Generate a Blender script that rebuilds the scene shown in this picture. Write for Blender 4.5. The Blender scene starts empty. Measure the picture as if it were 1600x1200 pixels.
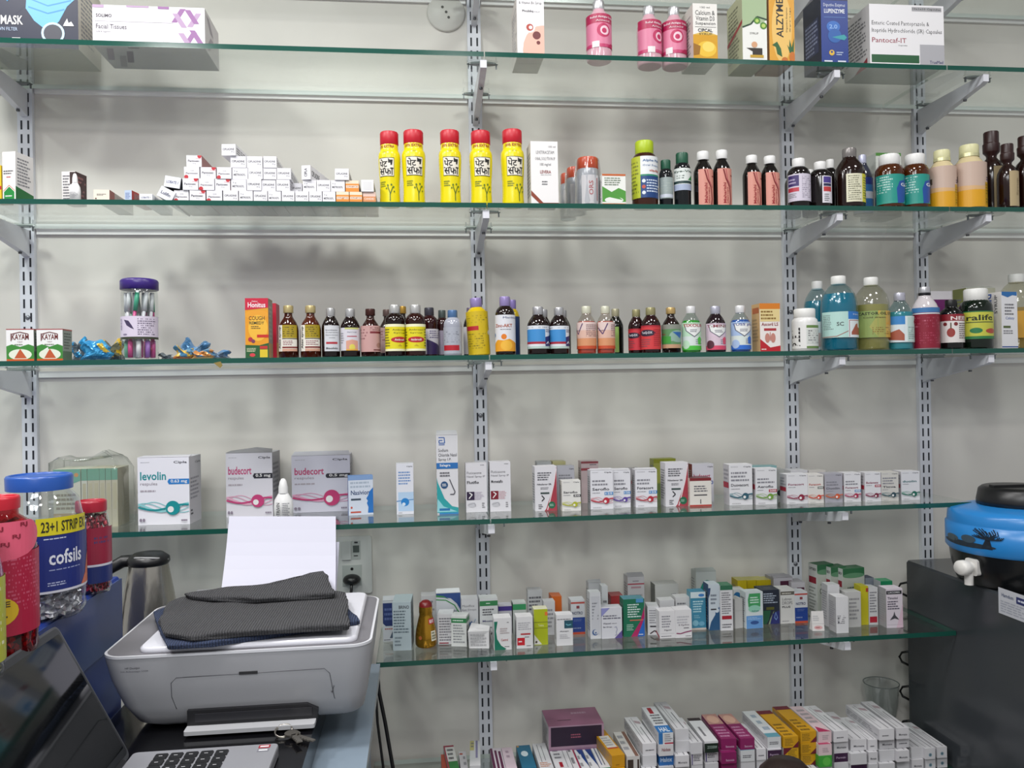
import bpy, math, random
from mathutils import Vector, Matrix
random.seed(7)
SC = bpy.context.scene
COL = SC.collection
PI = math.pi
# ------------------------------------------------------------------ camera
F, YAW, PITCH, ROLL = 1286.0, .1149, .0031, -.0173
CAM = Vector((0, -2.0423, 1.45))
_cy, _sy, _cp, _sp = math.cos(YAW), math.sin(YAW), math.cos(PITCH), math.sin(PITCH)
FW = Vector((_sy*_cp, _cy*_cp, _sp)); _r = Vector((_cy, -_sy, 0)); _u = _r.cross(FW)
_cr, _sr = math.cos(ROLL), math.sin(ROLL)
RT = _cr*_r + _sr*_u; UP = -_sr*_r + _cr*_u
cam_d = bpy.data.cameras.new('camera'); cam = bpy.data.objects.new('camera', cam_d); COL.objects.link(cam)
cam_d.sensor_width = 36; cam_d.lens = F*36/1600; cam_d.clip_start = .02
M = Matrix((RT, UP, -FW)).transposed().to_4x4(); M.translation = CAM; cam.matrix_world = M
SC.camera = cam
SC.cycles.transparent_max_bounces = 24; SC.cycles.max_bounces = 8
def ray(x, y): return FW + (x-800)/F*RT - (y-600)/F*UP
def ony(x, y, Y): d = ray(x, y); return CAM + d*((Y-CAM.y)/d.y)
def onz(x, y, Z): d = ray(x, y); return CAM + d*((Z-CAM.z)/d.z)
# ------------------------------------------------------------------ light
SC.view_settings.view_transform = 'Standard'; SC.view_settings.look = 'None'
SC.view_settings.gamma = 1; SC.view_settings.exposure = 0.0; SC.view_settings.use_curve_mapping = False
W = bpy.data.worlds.new('world'); SC.world = W; W.use_nodes = True
W.node_tree.nodes['Background'].inputs[0].default_value = (.96, .97, 1, 1)
W.node_tree.nodes['Background'].inputs[1].default_value = .44
def lamp(name, loc, size, energy, col=(1, 1, 1), rot=(0, 0, 0), sy=None):
    l = bpy.data.lights.new(name, 'AREA'); l.energy = energy; l.color = col; l.size = size
    l.shape = 'DISK' if sy is None else 'RECTANGLE'
    if sy: l.size_y = sy
    o = bpy.data.objects.new(name, l); o.location = loc; o.rotation_euler = rot; COL.objects.link(o); return o
for i, (x, y, e) in enumerate([(-1.75, -.6, 10), (-1.15, -.95, 17), (-.35, -1.05, 14), (.5, -1.05, 10), (1.45, -1.05, 7),
                               (-1.0, -2.2, 12), (.2, -2.3, 9), (1.5, -2.3, 5)]):
    lamp('downlight_lamp', (x, y, 2.86), .26, e, (1, .985, .975))
lamp('panel_lamp', (-.4, -2.9, 2.84), .9, 40, (.95, .98, 1), sy=.9)
# ------------------------------------------------------------------ materials
def lin(h):
    if isinstance(h, tuple): return h
    c = [int(h[i:i+2], 16)/255 for i in (0, 2, 4)]
    return tuple(x/12.92 if x <= .04045 else ((x+.055)/1.055)**2.4 for x in c)
_m = {}
def mat(h, rough=.45, metal=0.0, kind='p', a=.5):
    key = (h, rough, metal, kind, a)
    if key in _m: return _m[key]
    m = bpy.data.materials.new(('%s_%s' % (kind, h)) if isinstance(h, str) else kind); m.use_nodes = True
    nt = m.node_tree; N = nt.nodes; L = nt.links; b = N['Principled BSDF']; q = .84 if kind == 'p' and not metal else 1; c = (*[v*q for v in lin(h)], 1)
    b.inputs['Base Color'].default_value = c; b.inputs['Roughness'].default_value = rough
    b.inputs['Metallic'].default_value = metal
    if kind == 'm': pass
    out = N['Material Output']
    if kind in ('clear', 'tint'):       # thin transparent shell: tinted see-through + mirror rising with grazing angle
        tr = N.new('ShaderNodeBsdfTransparent'); tr.inputs[0].default_value = c
        gl = N.new('ShaderNodeBsdfGlossy'); gl.inputs['Roughness'].default_value = rough
        gl.inputs[0].default_value = (1, 1, 1, 1)
        lw = N.new('ShaderNodeLayerWeight'); lw.inputs[0].default_value = .5
        p = N.new('ShaderNodeMath'); p.operation = 'POWER'; p.inputs[1].default_value = 4.2; L.new(lw.outputs['Facing'], p.inputs[0])
        q = N.new('ShaderNodeMath'); q.operation = 'MULTIPLY_ADD'; q.inputs[1].default_value = .9; q.inputs[2].default_value = .05
        L.new(p.outputs[0], q.inputs[0])
        mx = N.new('ShaderNodeMixShader'); L.new(q.outputs[0], mx.inputs[0]); L.new(tr.outputs[0], mx.inputs[1]); L.new(gl.outputs[0], mx.inputs[2])
        if kind == 'tint':
            m2 = N.new('ShaderNodeMixShader'); m2.inputs[0].default_value = a
            L.new(mx.outputs[0], m2.inputs[1]); L.new(b.outputs[0], m2.inputs[2]); L.new(m2.outputs[0], out.inputs[0])
        else: L.new(mx.outputs[0], out.inputs[0])
    if kind == 'cloth':
        w = N.new('ShaderNodeTexWave'); w.inputs['Scale'].default_value = 75; w.inputs['Distortion'].default_value = 1.2
        w.inputs['Detail'].default_value = 3; w.bands_direction = 'X'
        tc = N.new('ShaderNodeTexCoord'); L.new(tc.outputs['Object'], w.inputs[0])
        n = N.new('ShaderNodeTexNoise'); n.inputs['Scale'].default_value = 350; L.new(tc.outputs['Object'], n.inputs[0])
        ad = N.new('ShaderNodeMath'); L.new(w.outputs['Fac'], ad.inputs[0]); L.new(n.outputs['Fac'], ad.inputs[1])
        bp = N.new('ShaderNodeBump'); bp.inputs['Strength'].default_value = .9; bp.inputs['Distance'].default_value = .003
        L.new(ad.outputs[0], bp.inputs['Height']); L.new(bp.outputs[0], b.inputs['Normal'])
        r = N.new('ShaderNodeMixRGB'); r.inputs[1].default_value = tuple(v*.62 for v in c[:3])+(1,); r.inputs[2].default_value = tuple(v*1.15 for v in c[:3])+(1,)
        L.new(w.outputs['Fac'], r.inputs[0]); L.new(r.outputs[0], b.inputs['Base Color'])
    if kind in ('wall', 'crumple'):
        tc = N.new('ShaderNodeTexCoord')
        n = N.new('ShaderNodeTexNoise'); n.inputs['Scale'].default_value = 2.6 if kind == 'wall' else 60; n.inputs['Detail'].default_value = 4
        L.new(tc.outputs['Object'], n.inputs[0])
        cr = N.new('ShaderNodeValToRGB'); k = .9 if kind == 'wall' else .35
        cr.color_ramp.elements[0].position = .35; cr.color_ramp.elements[1].position = .62
        cr.color_ramp.elements[0].color = (c[0]*k, c[1]*k, c[2]*k, 1); cr.color_ramp.elements[1].color = c
        L.new(n.outputs['Fac'], cr.inputs[0]); L.new(cr.outputs[0], b.inputs['Base Color'])
        if kind == 'crumple':
            bp = N.new('ShaderNodeBump'); bp.inputs['Strength'].default_value = 1; bp.inputs['Distance'].default_value = .01
            L.new(n.outputs['Fac'], bp.inputs['Height']); L.new(bp.outputs[0], b.inputs['Normal'])
    if kind == 'brushed':
        tc = N.new('ShaderNodeTexCoord'); mp = N.new('ShaderNodeMapping'); mp.inputs['Scale'].default_value = (30, 30, 6)
        n = N.new('ShaderNodeTexNoise'); n.inputs['Scale'].default_value = 2; n.inputs['Detail'].default_value = 5
        L.new(tc.outputs['Object'], mp.inputs[0]); L.new(mp.outputs[0], n.inputs[0])
        bp = N.new('ShaderNodeBump'); bp.inputs['Strength'].default_value = .35; bp.inputs['Distance'].default_value = .004
        L.new(n.outputs['Fac'], bp.inputs['Height']); L.new(bp.outputs[0], b.inputs['Normal'])
    _m[key] = m; return m
WH = 'ecebea'; GY = '77777a'; DK = '26262a'; RED = 'c01c2c'
def card(h): return mat(h, .42)
CLR = mat('f2f4f3', .03, 0, 'clear')
# ------------------------------------------------------------------ mesh builder
class MB:
    def __init__(s): s.v = []; s.f = []; s.mi = []; s.sm = []; s.ms = []
    def m(s, mt):
        if mt not in s.ms: s.ms.append(mt)
        return s.ms.index(mt)
    def add(s, vs, fs, mt, smooth=False):
        o = len(s.v); s.v += [tuple(p) for p in vs]; i = s.m(mt)
        for f in fs: s.f.append([a+o for a in f]); s.mi.append(i); s.sm.append(smooth)
    def box(s, x0, x1, y0, y1, z0, z1, mt, T=None):
        v = [Vector(p) for p in ((x0, y0, z0), (x1, y0, z0), (x1, y1, z0), (x0, y1, z0), (x0, y0, z1), (x1, y0, z1), (x1, y1, z1), (x0, y1, z1))]
        if T: v = [T @ p for p in v]
        s.add(v, [(0, 3, 2, 1), (4, 5, 6, 7), (0, 1, 5, 4), (1, 2, 6, 5), (2, 3, 7, 6), (3, 0, 4, 7)], mt)
    def lathe(s, prof, mt, n=28, c=(0, 0, 0), ribs=0, sx=1, sy=1, T=None, smooth=True, cap0=True, cap1=True):
        vs = []; fs = []
        for r, z in prof:
            for k in range(n):
                rr = r*(1-ribs*(k % 2)); a = 2*PI*k/n
                p = Vector((c[0]+rr*math.cos(a)*sx, c[1]+rr*math.sin(a)*sy, c[2]+z)); vs.append(T @ p if T else p)
        for j in range(len(prof)-1):
            for k in range(n):
                k2 = (k+1) % n; fs.append((j*n+k, j*n+k2, (j+1)*n+k2, (j+1)*n+k))
        s.add(vs, fs, mt, smooth)
        if cap0 and prof[0][0] > 1e-5: s.add(vs[:n], [tuple(range(n-1, -1, -1))], mt)
        if cap1 and prof[-1][0] > 1e-5: s.add(vs[-n:], [tuple(range(n))], mt)
    def tube(s, pts, r, mt, n=8):
        pts = [Vector(p) for p in pts]; vs = []; fs = []
        for i, p in enumerate(pts):
            t = (pts[min(i+1, len(pts)-1)]-pts[max(i-1, 0)]).normalized()
            a = t.cross(Vector((0, 0, 1)) if abs(t.z) < .9 else Vector((1, 0, 0))).normalized(); b = t.cross(a)
            for k in range(n): vs.append(p+r*(math.cos(2*PI*k/n)*a+math.sin(2*PI*k/n)*b))
        for j in range(len(pts)-1):
            for k in range(n): k2 = (k+1) % n; fs.append((j*n+k, j*n+k2, (j+1)*n+k2, (j+1)*n+k))
        fs += [tuple(range(n-1, -1, -1)), tuple(range((len(pts)-1)*n, len(pts)*n))]
        s.add(vs, fs, mt, True)
    def loft(s, loops, mt, smooth=False, cap=True):
        n = len(loops[0]); vs = [p for l in loops for p in l]; fs = []
        for j in range(len(loops)-1):
            for k in range(n): k2 = (k+1) % n; fs.append((j*n+k, j*n+k2, (j+1)*n+k2, (j+1)*n+k))
        s.add(vs, fs, mt, smooth)
        if cap: s.add(loops[0], [tuple(range(n-1, -1, -1))], mt); s.add(loops[-1], [tuple(range(n))], mt)
    def build(s, name, parent=None, loc=None, rz=0, rot=None):
        me = bpy.data.meshes.new(name); me.from_pydata(s.v, [], s.f)
        for mt in s.ms: me.materials.append(mt)
        me.polygons.foreach_set('material_index', s.mi); me.polygons.foreach_set('use_smooth', s.sm); me.update()
        o = bpy.data.objects.new(name, me); COL.objects.link(o)
        if parent: o.parent = parent
        if loc is not None: o.location = loc
        if rz: o.rotation_euler.z = rz
        if rot: o.rotation_euler = rot
        return o
def rloop(x0, x1, y0, y1, r, z, n=5):
    L = []
    for cx, cy, a0 in ((x1-r, y0+r, -PI/2), (x1-r, y1-r, 0), (x0+r, y1-r, PI/2), (x0+r, y0+r, PI)):
        for k in range(n+1): a = a0+PI/2*k/n; L.append(Vector((cx+r*math.cos(a), cy+r*math.sin(a), z)))
    return L
def tag(o, label=None, cat=None, group=None, kind=None):
    if label: o['label'] = label
    if cat: o['category'] = cat
    if group: o['group'] = group
    if kind: o['kind'] = kind
    return o
def empty(name, loc, rz=0, rot=None):
    o = bpy.data.objects.new(name, None); COL.objects.link(o); o.location = loc; o.rotation_euler.z = rz; o.empty_display_size = .02
    if rot: o.rotation_euler = rot
    return o
# ------------------------------------------------------------------ lettering and printed artwork
_tx = {}
def glyphs(s, bold=False):
    k = (s, bold)
    if k not in _tx:
        c = bpy.data.curves.new('t', 'FONT'); c.body = s; c.size = 1; c.resolution_u = 1 if len(s) > 14 else 2
        if bold: c.offset = .018
        o = bpy.data.objects.new('t', c); m = o.to_mesh()
        v = [(p.co.x, p.co.y) for p in m.vertices]; f = [tuple(p.vertices) for p in m.polygons]
        o.to_mesh_clear(); bpy.data.objects.remove(o); bpy.data.curves.remove(c)
        xs = [p[0] for p in v]; ys = [p[1] for p in v]; a, b, c0, d = min(xs), max(xs), min(ys), max(ys)
        _tx[k] = ([((x-a)/(b-a), (y-c0)/(d-c0)) for x, y in v], f)
    return _tx[k]
class Canvas:
    """draws flat artwork on a surface; P(u, v, lift) gives the 3-D point"""
    def __init__(s, mb, P, w, h, nu=1, lift=.00012): s.mb = mb; s.P = P; s.w = w; s.h = h; s.nu = nu; s.k = 0; s.l0 = lift
    def poly(s, pts, col, rough=.42, metal=0):
        s.k += 1; li = s.l0+.00004*s.k; mt = mat(col, rough, metal)
        pts = clip(clip(pts, 0, 1), 1, -1); pts = [(b, a) for a, b in clip(clip([(b, a) for a, b in pts], 0, 1), 1, -1)]
        if len(pts) < 3: return
        us = [p[0] for p in pts]; a, b = min(us), max(us)
        if s.nu <= 1:
            s.mb.add([s.P(u, v, li) for u, v in pts], [tuple(range(len(pts)))], mt); return
        for i in range(int(math.floor(a*s.nu)), int(math.ceil(b*s.nu))):
            lo, hi = i/s.nu, (i+1)/s.nu; q = clip(clip(pts, lo, 1), hi, -1)
            if len(q) > 2: s.mb.add([s.P(u, v, li) for u, v in q], [tuple(range(len(q)))], mt, True)
    def draw(s, ops):
        for o in ops:
            k = o[0]
            if k == 'r': _, a, b, c, d, col = o; s.poly([(a, b), (c, b), (c, d), (a, d)], col)
            elif k == 'p': s.poly(o[1], o[2])
            elif k == 'c':
                _, cx, cy, r, col = o; ry = r*s.w/s.h
                s.poly([(cx+r*math.cos(t*PI/10), cy+ry*math.sin(t*PI/10)) for t in range(20)], col)
            elif k == 'e':
                _, cx, cy, r, ry, col = o; s.poly([(cx+r*math.cos(t*PI/10), cy+ry*math.sin(t*PI/10)) for t in range(20)], col)
            elif k in 'tTv':
                _, a, b, c, d, col, txt = o; v, f = glyphs(txt, k != 't'); s.k += 1; li = s.l0+.00004*s.k+(.0003 if s.nu > 1 else 0)
                if k == 'v': pts = [s.P(a+(c-a)*(1-y), b+(d-b)*x, li) for x, y in v]
                else: pts = [s.P(a+(c-a)*x, b+(d-b)*y, li) for x, y in v]
                s.mb.add(pts, f, mat(col, .42))
            elif k == 'm':
                _, a, b, c, d, n, col = o; s.k += 1; li = s.l0+.00004*s.k; mt = mat(col, .45); hh = (d-b)/n
                for i in range(n):
                    x = a; y = b+hh*(i+.25); end = c-(c-a)*random.random()*.35
                    while x < end:
                        w = (c-a)*random.uniform(.06, .22); x2 = min(x+w, end)
                        s.mb.add([s.P(x, y, li), s.P(x2, y, li), s.P(x2, y+hh*.5, li), s.P(x, y+hh*.5, li)], [(0, 1, 2, 3)], mt)
                        x = x2+(c-a)*.03
            elif k == 'l':   # line strip of given half thickness (fraction of height)
                _, pts, t, col = o
                for (x0, y0), (x1, y1) in zip(pts, pts[1:]):
                    dx, dy = (x1-x0)*s.w, (y1-y0)*s.h; q = math.hypot(dx, dy) or 1; nx, ny = -dy/q*t*s.h/s.w, dx/q*t
                    s.poly([(x0-nx, y0-ny), (x1-nx, y1-ny), (x1+nx, y1+ny), (x0+nx, y0+ny)], col)
            elif k == 'w':   # flowing ribbons with a round bead
                col, soft = o[1], o[2]; cy = o[3] if len(o) > 3 else .22; cx = o[4] if len(o) > 4 else .68
                for ph, am, t, cc in ((0, .08, .006, soft), (.9, .065, .006, soft), (2.2, .06, .016, soft), (3.0, .04, .013, col)):
                    s.draw([('l', [(x/12*.98+.01, cy+.01+am*math.sin(ph+x*.45)) for x in range(13)], t, cc)])
                s.draw([('c', cx, cy, .14, col), ('c', cx-.04, cy-.02, .06, WH)])
def clip(pts, lim, sg):
    out = []
    for i in range(len(pts)):
        a, b = pts[i], pts[(i+1) % len(pts)]; ia, ib = (a[0]-lim)*sg >= -1e-9, (b[0]-lim)*sg >= -1e-9
        if ia: out.append(a)
        if ia != ib: t = (lim-a[0])/(b[0]-a[0]); out.append((lim, a[1]+t*(b[1]-a[1])))
    return out
# ------------------------------------------------------------------ cartons
SZ = {0: 1.45+.97, 1: 1.45+.7239, 2: 1.45+.3975, 3: 1.45+.0692, 4: 1.45-.2848, 5: 1.45-.5803, 6: 1.45-.905}
MT_ = [('m', .12, .15, .88, .85, 12, '8d8d90')]
TOPF = [('r', .04, .12, .96, .125, 'a9a9aa'), ('r', .3, .45, .7, .47, 'b5b5b6')]
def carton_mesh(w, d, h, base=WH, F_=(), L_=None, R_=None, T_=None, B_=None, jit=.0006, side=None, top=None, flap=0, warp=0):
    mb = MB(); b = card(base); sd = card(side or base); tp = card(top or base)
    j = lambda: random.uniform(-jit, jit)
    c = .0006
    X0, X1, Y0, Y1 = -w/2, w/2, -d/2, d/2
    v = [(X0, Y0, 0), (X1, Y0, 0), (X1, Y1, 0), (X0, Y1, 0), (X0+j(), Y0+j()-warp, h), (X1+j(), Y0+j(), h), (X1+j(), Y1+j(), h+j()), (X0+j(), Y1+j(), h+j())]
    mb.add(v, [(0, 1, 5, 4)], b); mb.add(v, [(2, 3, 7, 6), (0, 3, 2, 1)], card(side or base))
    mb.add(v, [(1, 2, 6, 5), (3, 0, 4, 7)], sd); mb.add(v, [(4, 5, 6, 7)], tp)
    V = [Vector(p) for p in v]
    def bil(a, b_, c_, d_, nrm):
        def P(u, q, l): return (V[a]*(1-u)+V[b_]*u)*(1-q)+(V[d_]*(1-u)+V[c_]*u)*q+Vector(nrm)*l
        return P
    Canvas(mb, bil(0, 1, 5, 4, (0, -1, 0)), w, h).draw(F_)
    Canvas(mb, bil(3, 0, 4, 7, (-1, 0, 0)), d, h).draw(MT_ if L_ is None else L_)
    Canvas(mb, bil(1, 2, 6, 5, (1, 0, 0)), d, h).draw(MT_ if R_ is None else R_)
    Canvas(mb, bil(4, 5, 6, 7, (0, 0, 1)), w, d).draw(TOPF if T_ is None else T_)
    if B_: Canvas(mb, bil(3, 2, 1, 0, (0, 0, -1)), w, d).draw(B_)
    return mb
def flapmesh(w, d, col, ang, dirn=1, peak=False):
    mb = MB(); t = .0006; L = d*.4; c, s_ = math.cos(ang), math.sin(ang); m = card(col)
    if peak: pts = [(-w/2, 0, 0), (w/2, 0, 0), (w/2*.9, L*c*.8, L*s_), (w*.1, L*c, L*s_*1.6), (-w/2*.9, L*c*.7, L*s_*.5)]
    else: pts = [(-w/2, 0, 0), (w/2, 0, 0), (w/2*.94, L*c, L*s_), (-w/2*.94, L*c, L*s_)]
    a = [Vector(p) for p in pts]; bb = [p+Vector((0, 0, t)) for p in a]; mb.loft([a, bb], m); return mb
def put(x0, x1, yt, yb, S, d, label, r=0, Y=None, z=None, flap=None, name='medicine_carton', cat='box', group=None, base=WH, **kw):
    """front face between photo columns x0, x1, from row yt down to row yb, standing on shelf S"""
    zz = SZ[S] if z is None else z
    if Y is None: p = onz(x0, yb, zz)
    else: p = ony(x0, (yt+yb)/2, Y); p.z = zz
    a = math.radians(r); n = Vector((-math.sin(a), math.cos(a), 0))
    def hit(px, py): q = ray(px, py); return CAM+q*((p-CAM).dot(n)/q.dot(n))
    w = abs((hit(x1, (yt+yb)/2)-p).dot(Vector((math.cos(a), math.sin(a), 0)))); h = hit((x0+x1)/2, yt).z-zz
    mb = carton_mesh(w, d, h, base, **kw)
    c = p+Vector((math.cos(a), math.sin(a), 0))*w/2+n*d/2; c.z = zz+.0002
    o = mb.build(name, None, c, a); tag(o, label, cat, group)
    if flap:
        fo = flapmesh(w, d, flap[1] if len(flap) > 1 else base, math.radians(flap[0]), peak=len(flap) > 2).build('flap', o)
        fo.location = (0, -d/2+.001, h+.0006)
    return o
# ------------------------------------------------------------------ bottles
PROF = {
 'syrup': ([(.9, 0), (.99, .012), (1, .03), (1, .60), (.97, .65), (.8, .73), (.58, .80), (.46, .835), (.44, .86)], .47, .845),
 'round': ([(.9, 0), (.99, .012), (1, .03), (1, .66), (.97, .72), (.84, .78), (.6, .825), (.5, .84), (.48, .86)], .62, .84),
 'tallneck': ([(.9, 0), (1, .015), (1, .52), (.95, .60), (.78, .68), (.52, .755), (.4, .80), (.38, .88)], .44, .86),
 'pet': ([(.8, 0), (.95, .008), (1, .03), (1, .58), (.97, .67), (.85, .76), (.62, .84), (.42, .885), (.36, .91)], .40, .895),
 'saline': ([(.9, 0), (.98, .01), (1, .03), (1, .56), (.93, .64), (.7, .73), (.5, .80), (.42, .84), (.4, .88)], .40, .865),
 'pill': ([(.9, 0), (1, .02), (1, .68), (.95, .74), (.8, .79), (.76, .80)], .83, .79),
 'pump': ([(.93, 0), (1, .012), (1, .48), (.95, .55), (.72, .63), (.42, .68), (.38, .74), (.38, .78)], .66, .70),
 'saf': ([(.86, 0), (.93, .012), (.94, .04), (.9, .16), (.9, .3), (.96, .45), (1, .6), (1, .68), (.94, .72), (.84, .74), (.82, .76), (.8, .82), (.78, .83)], .84, .822),
}
def wrapcanvas(mb, r, z0, z1, half=100, turn=0, lift=.0004, rfun=None):
    """u 0..1 spans -half..half degrees round the front of a cylinder"""
    def P(u, v, l):
        a = math.radians(-90+turn+(u*2-1)*half); z = z0+(z1-z0)*v; rr = (rfun(z) if rfun else r)+lift+l
        return Vector((rr*math.cos(a), rr*math.sin(a), z))
    return Canvas(mb, P, 2*math.radians(half)*r, z1-z0, nu=max(10, int(half/3.5)), lift=.0001)
def prof_r(prof, z):
    for (r0, a), (r1, b) in zip(prof, prof[1:]):
        if a <= z <= b and b > a: return r0+(r1-r0)*(z-a)/(b-a)
    return prof[-1][0]
def bottle(x0, x1, yt, S, Y, label, kind='syrup', body='1d0f0a', cap='c9c9c6', capm=0, lab=WH, art=(), lz=(.08, .56), half=95, turn=0,
           bk='p', liquid=None, lvl=.6, tilt=0, name='syrup_bottle', group=None, capr=None, ribs=.05, ring=None, a=.5, rough=.1, sleeve=0, caph=None):
    zz = SZ[S]; ym = yt+40
    p0, p1 = ony(x0, ym, Y), ony(x1, ym, Y); rad = abs(p1.x-p0.x)/2*.985; c = (p0+p1)/2; c.z = zz+.0002
    h = ony((x0+x1)/2, yt, Y).z-zz
    pr, cr, ch = PROF[kind]; cr = capr or cr; ch = caph or ch; pf = [(r*rad, z*h) for r, z in pr]
    root = empty(name, c, 0, (0, math.radians(tilt), 0) if tilt else None); tag(root, label, 'bottle', group)
    bm = mat(body, rough, 0, bk, a) if bk != 'p' else mat(body, rough)
    b = MB(); b.lathe(pf, bm, 32); b.build('body', root)
    if liquid:
        q = MB(); lp = [(r*.93, max(z, h*.008)) for r, z in pf if z < lvl*h]+[(prof_r(pf, lvl*h)*.93, lvl*h)]
        q.lathe(lp, mat(liquid, .2, 0, 'tint', .72), 28); q.build('liquid', root)
    cm = mat(cap, .3 if capm else .4, capm); k = MB(); R = cr*rad; z0 = ch*h
    if kind == 'pump': k.lathe([(R*.62, z0), (R*.66, z0+(h-z0)*.06), (R*.98, z0+(h-z0)*.17), (R*1.0, z0+(h-z0)*.19), (R*1.02, z0+(h-z0)*.5), (R*1.0, z0+(h-z0)*.52), (R*.91, z0+(h-z0)*.54), (R*.9, z0+(h-z0)*.56), (R*.9, h-.002), (R*.84, h)], cm, 32)
    else: k.lathe([(R*.96, z0), (R, z0+.001), (R, h-.0025), (R*.93, h)], cm, 40, ribs=ribs)
    if ring: k.lathe([(R*1.04, z0), (R*1.04, z0+(h-z0)*.28)], mat(ring, .35, .6), 28)
    k.build('cap', root)
    if lab or art:
        l = MB(); cv = wrapcanvas(l, rad, lz[0]*h, lz[1]*h, half, turn, rfun=(lambda z: prof_r(pf, z)) if (sleeve or kind == 'saf') else None)
        if sleeve:   # printed shrink sleeve: follows the body
            for i in range(8): cv.draw([('r', 0, i/8, 1, (i+1)/8, lab)])
        elif lab: cv.draw([('r', 0, 0, 1, 1, lab)])
        cv.draw(art); l.build('label', root)
    return root
# ================================================================== the room
def st(mb, name, **k): o = mb.build(name, **k); o['kind'] = 'structure'; return o
mb = MB(); mb.box(-2.6, 2.6, 0, .1, 0, 2.9, mat('dcd8d1', .6, 0, 'wall')); st(mb, 'wall_back')
mb = MB(); mb.box(-2.6, 2.6, -4.5, .1, -.1, 0, mat('8b8782', .5)); st(mb, 'floor')
mb = MB(); mb.box(-2.6, 2.6, -4.5, .1, 2.9, 3.0, mat('e6e4df', .7)); st(mb, 'ceiling')
PX = [-.8963, .1547, .9629, 1.3287]
for i, z in enumerate([2.408, 2.162, 1.832, 1.497]):
    mb = MB(); xs = [-2.6]+PX+[2.6]; pm = mat('fbfaf8', .35)
    for a, b in zip(xs, xs[1:]): mb.box(a+.019, b-.019, -.007, -.0002, z-.0072, z+.0072, pm)
    st(mb, 'trim_%d' % (i+1))
# slotted uprights
PM = mat('e6e8f0', .38)
post_names = ['far left white slotted upright rail screwed to the wall', 'white slotted upright rail in the middle, behind the yellow bottles',
              'white slotted upright rail right of centre, left one of the close pair', 'white slotted upright rail just left above the dark cabinet']
SLOT0 = [1.438, 1.4401, 1.442, 1.4388]
for i, X in enumerate(PX):
    mb = MB(); w = .0165
    mb.box(X-w, X+w, -.013, -.0003, .5, 2.62, PM)
    dk = mat('1d1f2a', .6); z = SLOT0[i]
    while z < 2.6: z += .032
    while z > .53:
        for dx in (-.0075, .0075): mb.box(X+dx-.0021, X+dx+.0021, -.0133, -.0129, z-.0105, z+.0105, dk)
        z -= .032
    o = mb.build('slotted_upright'); tag(o, post_names[i], 'shelf rail', 'slotted wall uprights')
    for q in ((1.16+.62, 1.38, .98, .95)[i], (1.63, 1.63, 1.63, 1.63)[i], .9):
        s = MB(); s.lathe([(.0055, 0), (.005, .002), (.002, .003)], mat('8d8f96', .35, .8), 12, T=Matrix.Translation((X, -.0132, q))@Matrix.Rotation(PI/2, 4, 'X'))
        s.build('screw', o)
# glass shelves
GT = mat('f1f5f3', .02, 0, 'clear'); GE = mat('1a5246', .12); GB = mat('dfe8e3', .2)
def pane(x0, x1, S, label, y0=-.2737, y1=-.0136, dz=0, ledge=True):
    mb = MB(); z1 = SZ[S]+dz; z0 = z1-.0105
    v = [(x0, y0, z0), (x1, y0, z0), (x1, y1, z0), (x0, y1, z0), (x0, y0, z1), (x1, y0, z1), (x1, y1, z1), (x0, y1, z1)]
    mb.add(v, [(0, 3, 2, 1), (4, 5, 6, 7)], GT); mb.add(v, [(0, 1, 5, 4)], GE); mb.add(v, [(1, 2, 6, 5), (3, 0, 4, 7)], GE if S > 4 else GT); mb.add(v, [(2, 3, 7, 6)], GB)
    tag(mb.build('glass_shelf'), label, 'shelf', 'green-edged glass wall shelves')
G = .0012
for S, nm in ((0, 'uppermost'), (1, 'top full'), (2, 'second'), (3, 'third')):
    pane(-1.7, .1565-G, S, {0: 'glass shelf pane at the very top of the picture, left of centre', 1: 'long left glass shelf pane carrying the tissue box', 2: 'long left glass shelf pane carrying the white carton pile', 3: 'long left glass shelf pane carrying the toothbrush jar'}[S])
    pane(.1565+G, 1.2275-G, S, {0: 'glass shelf pane at the very top of the picture, right of centre', 1: 'middle glass shelf pane carrying the pink bottles', 2: 'middle glass shelf pane carrying the bottle with the lime cap', 3: 'middle glass shelf pane carrying the row of small syrup bottles'}[S])
    pane(1.2275+G, 2.2, S, {0: 'glass shelf pane at the very top right corner', 1: 'right glass shelf pane, empty, in the top right corner', 2: 'right glass shelf pane under the dark brown pump-necked bottles', 3: 'right glass shelf pane under the green and yellow label bottle'}[S])
pane(-.95, .1525-G, 4, 'left glass shelf pane behind the printer paper')
pane(.1525+G, 1.268, 4, 'right glass shelf pane with the row of small inhaler cartons')
pane(-.096, 1.2235, 5, 'glass shelf ending against the dark cabinet, crowded with drop cartons')
pane(-.118, 1.2235, 6, 'lowest glass shelf carrying the heaps of ointment tube cartons')
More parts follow.
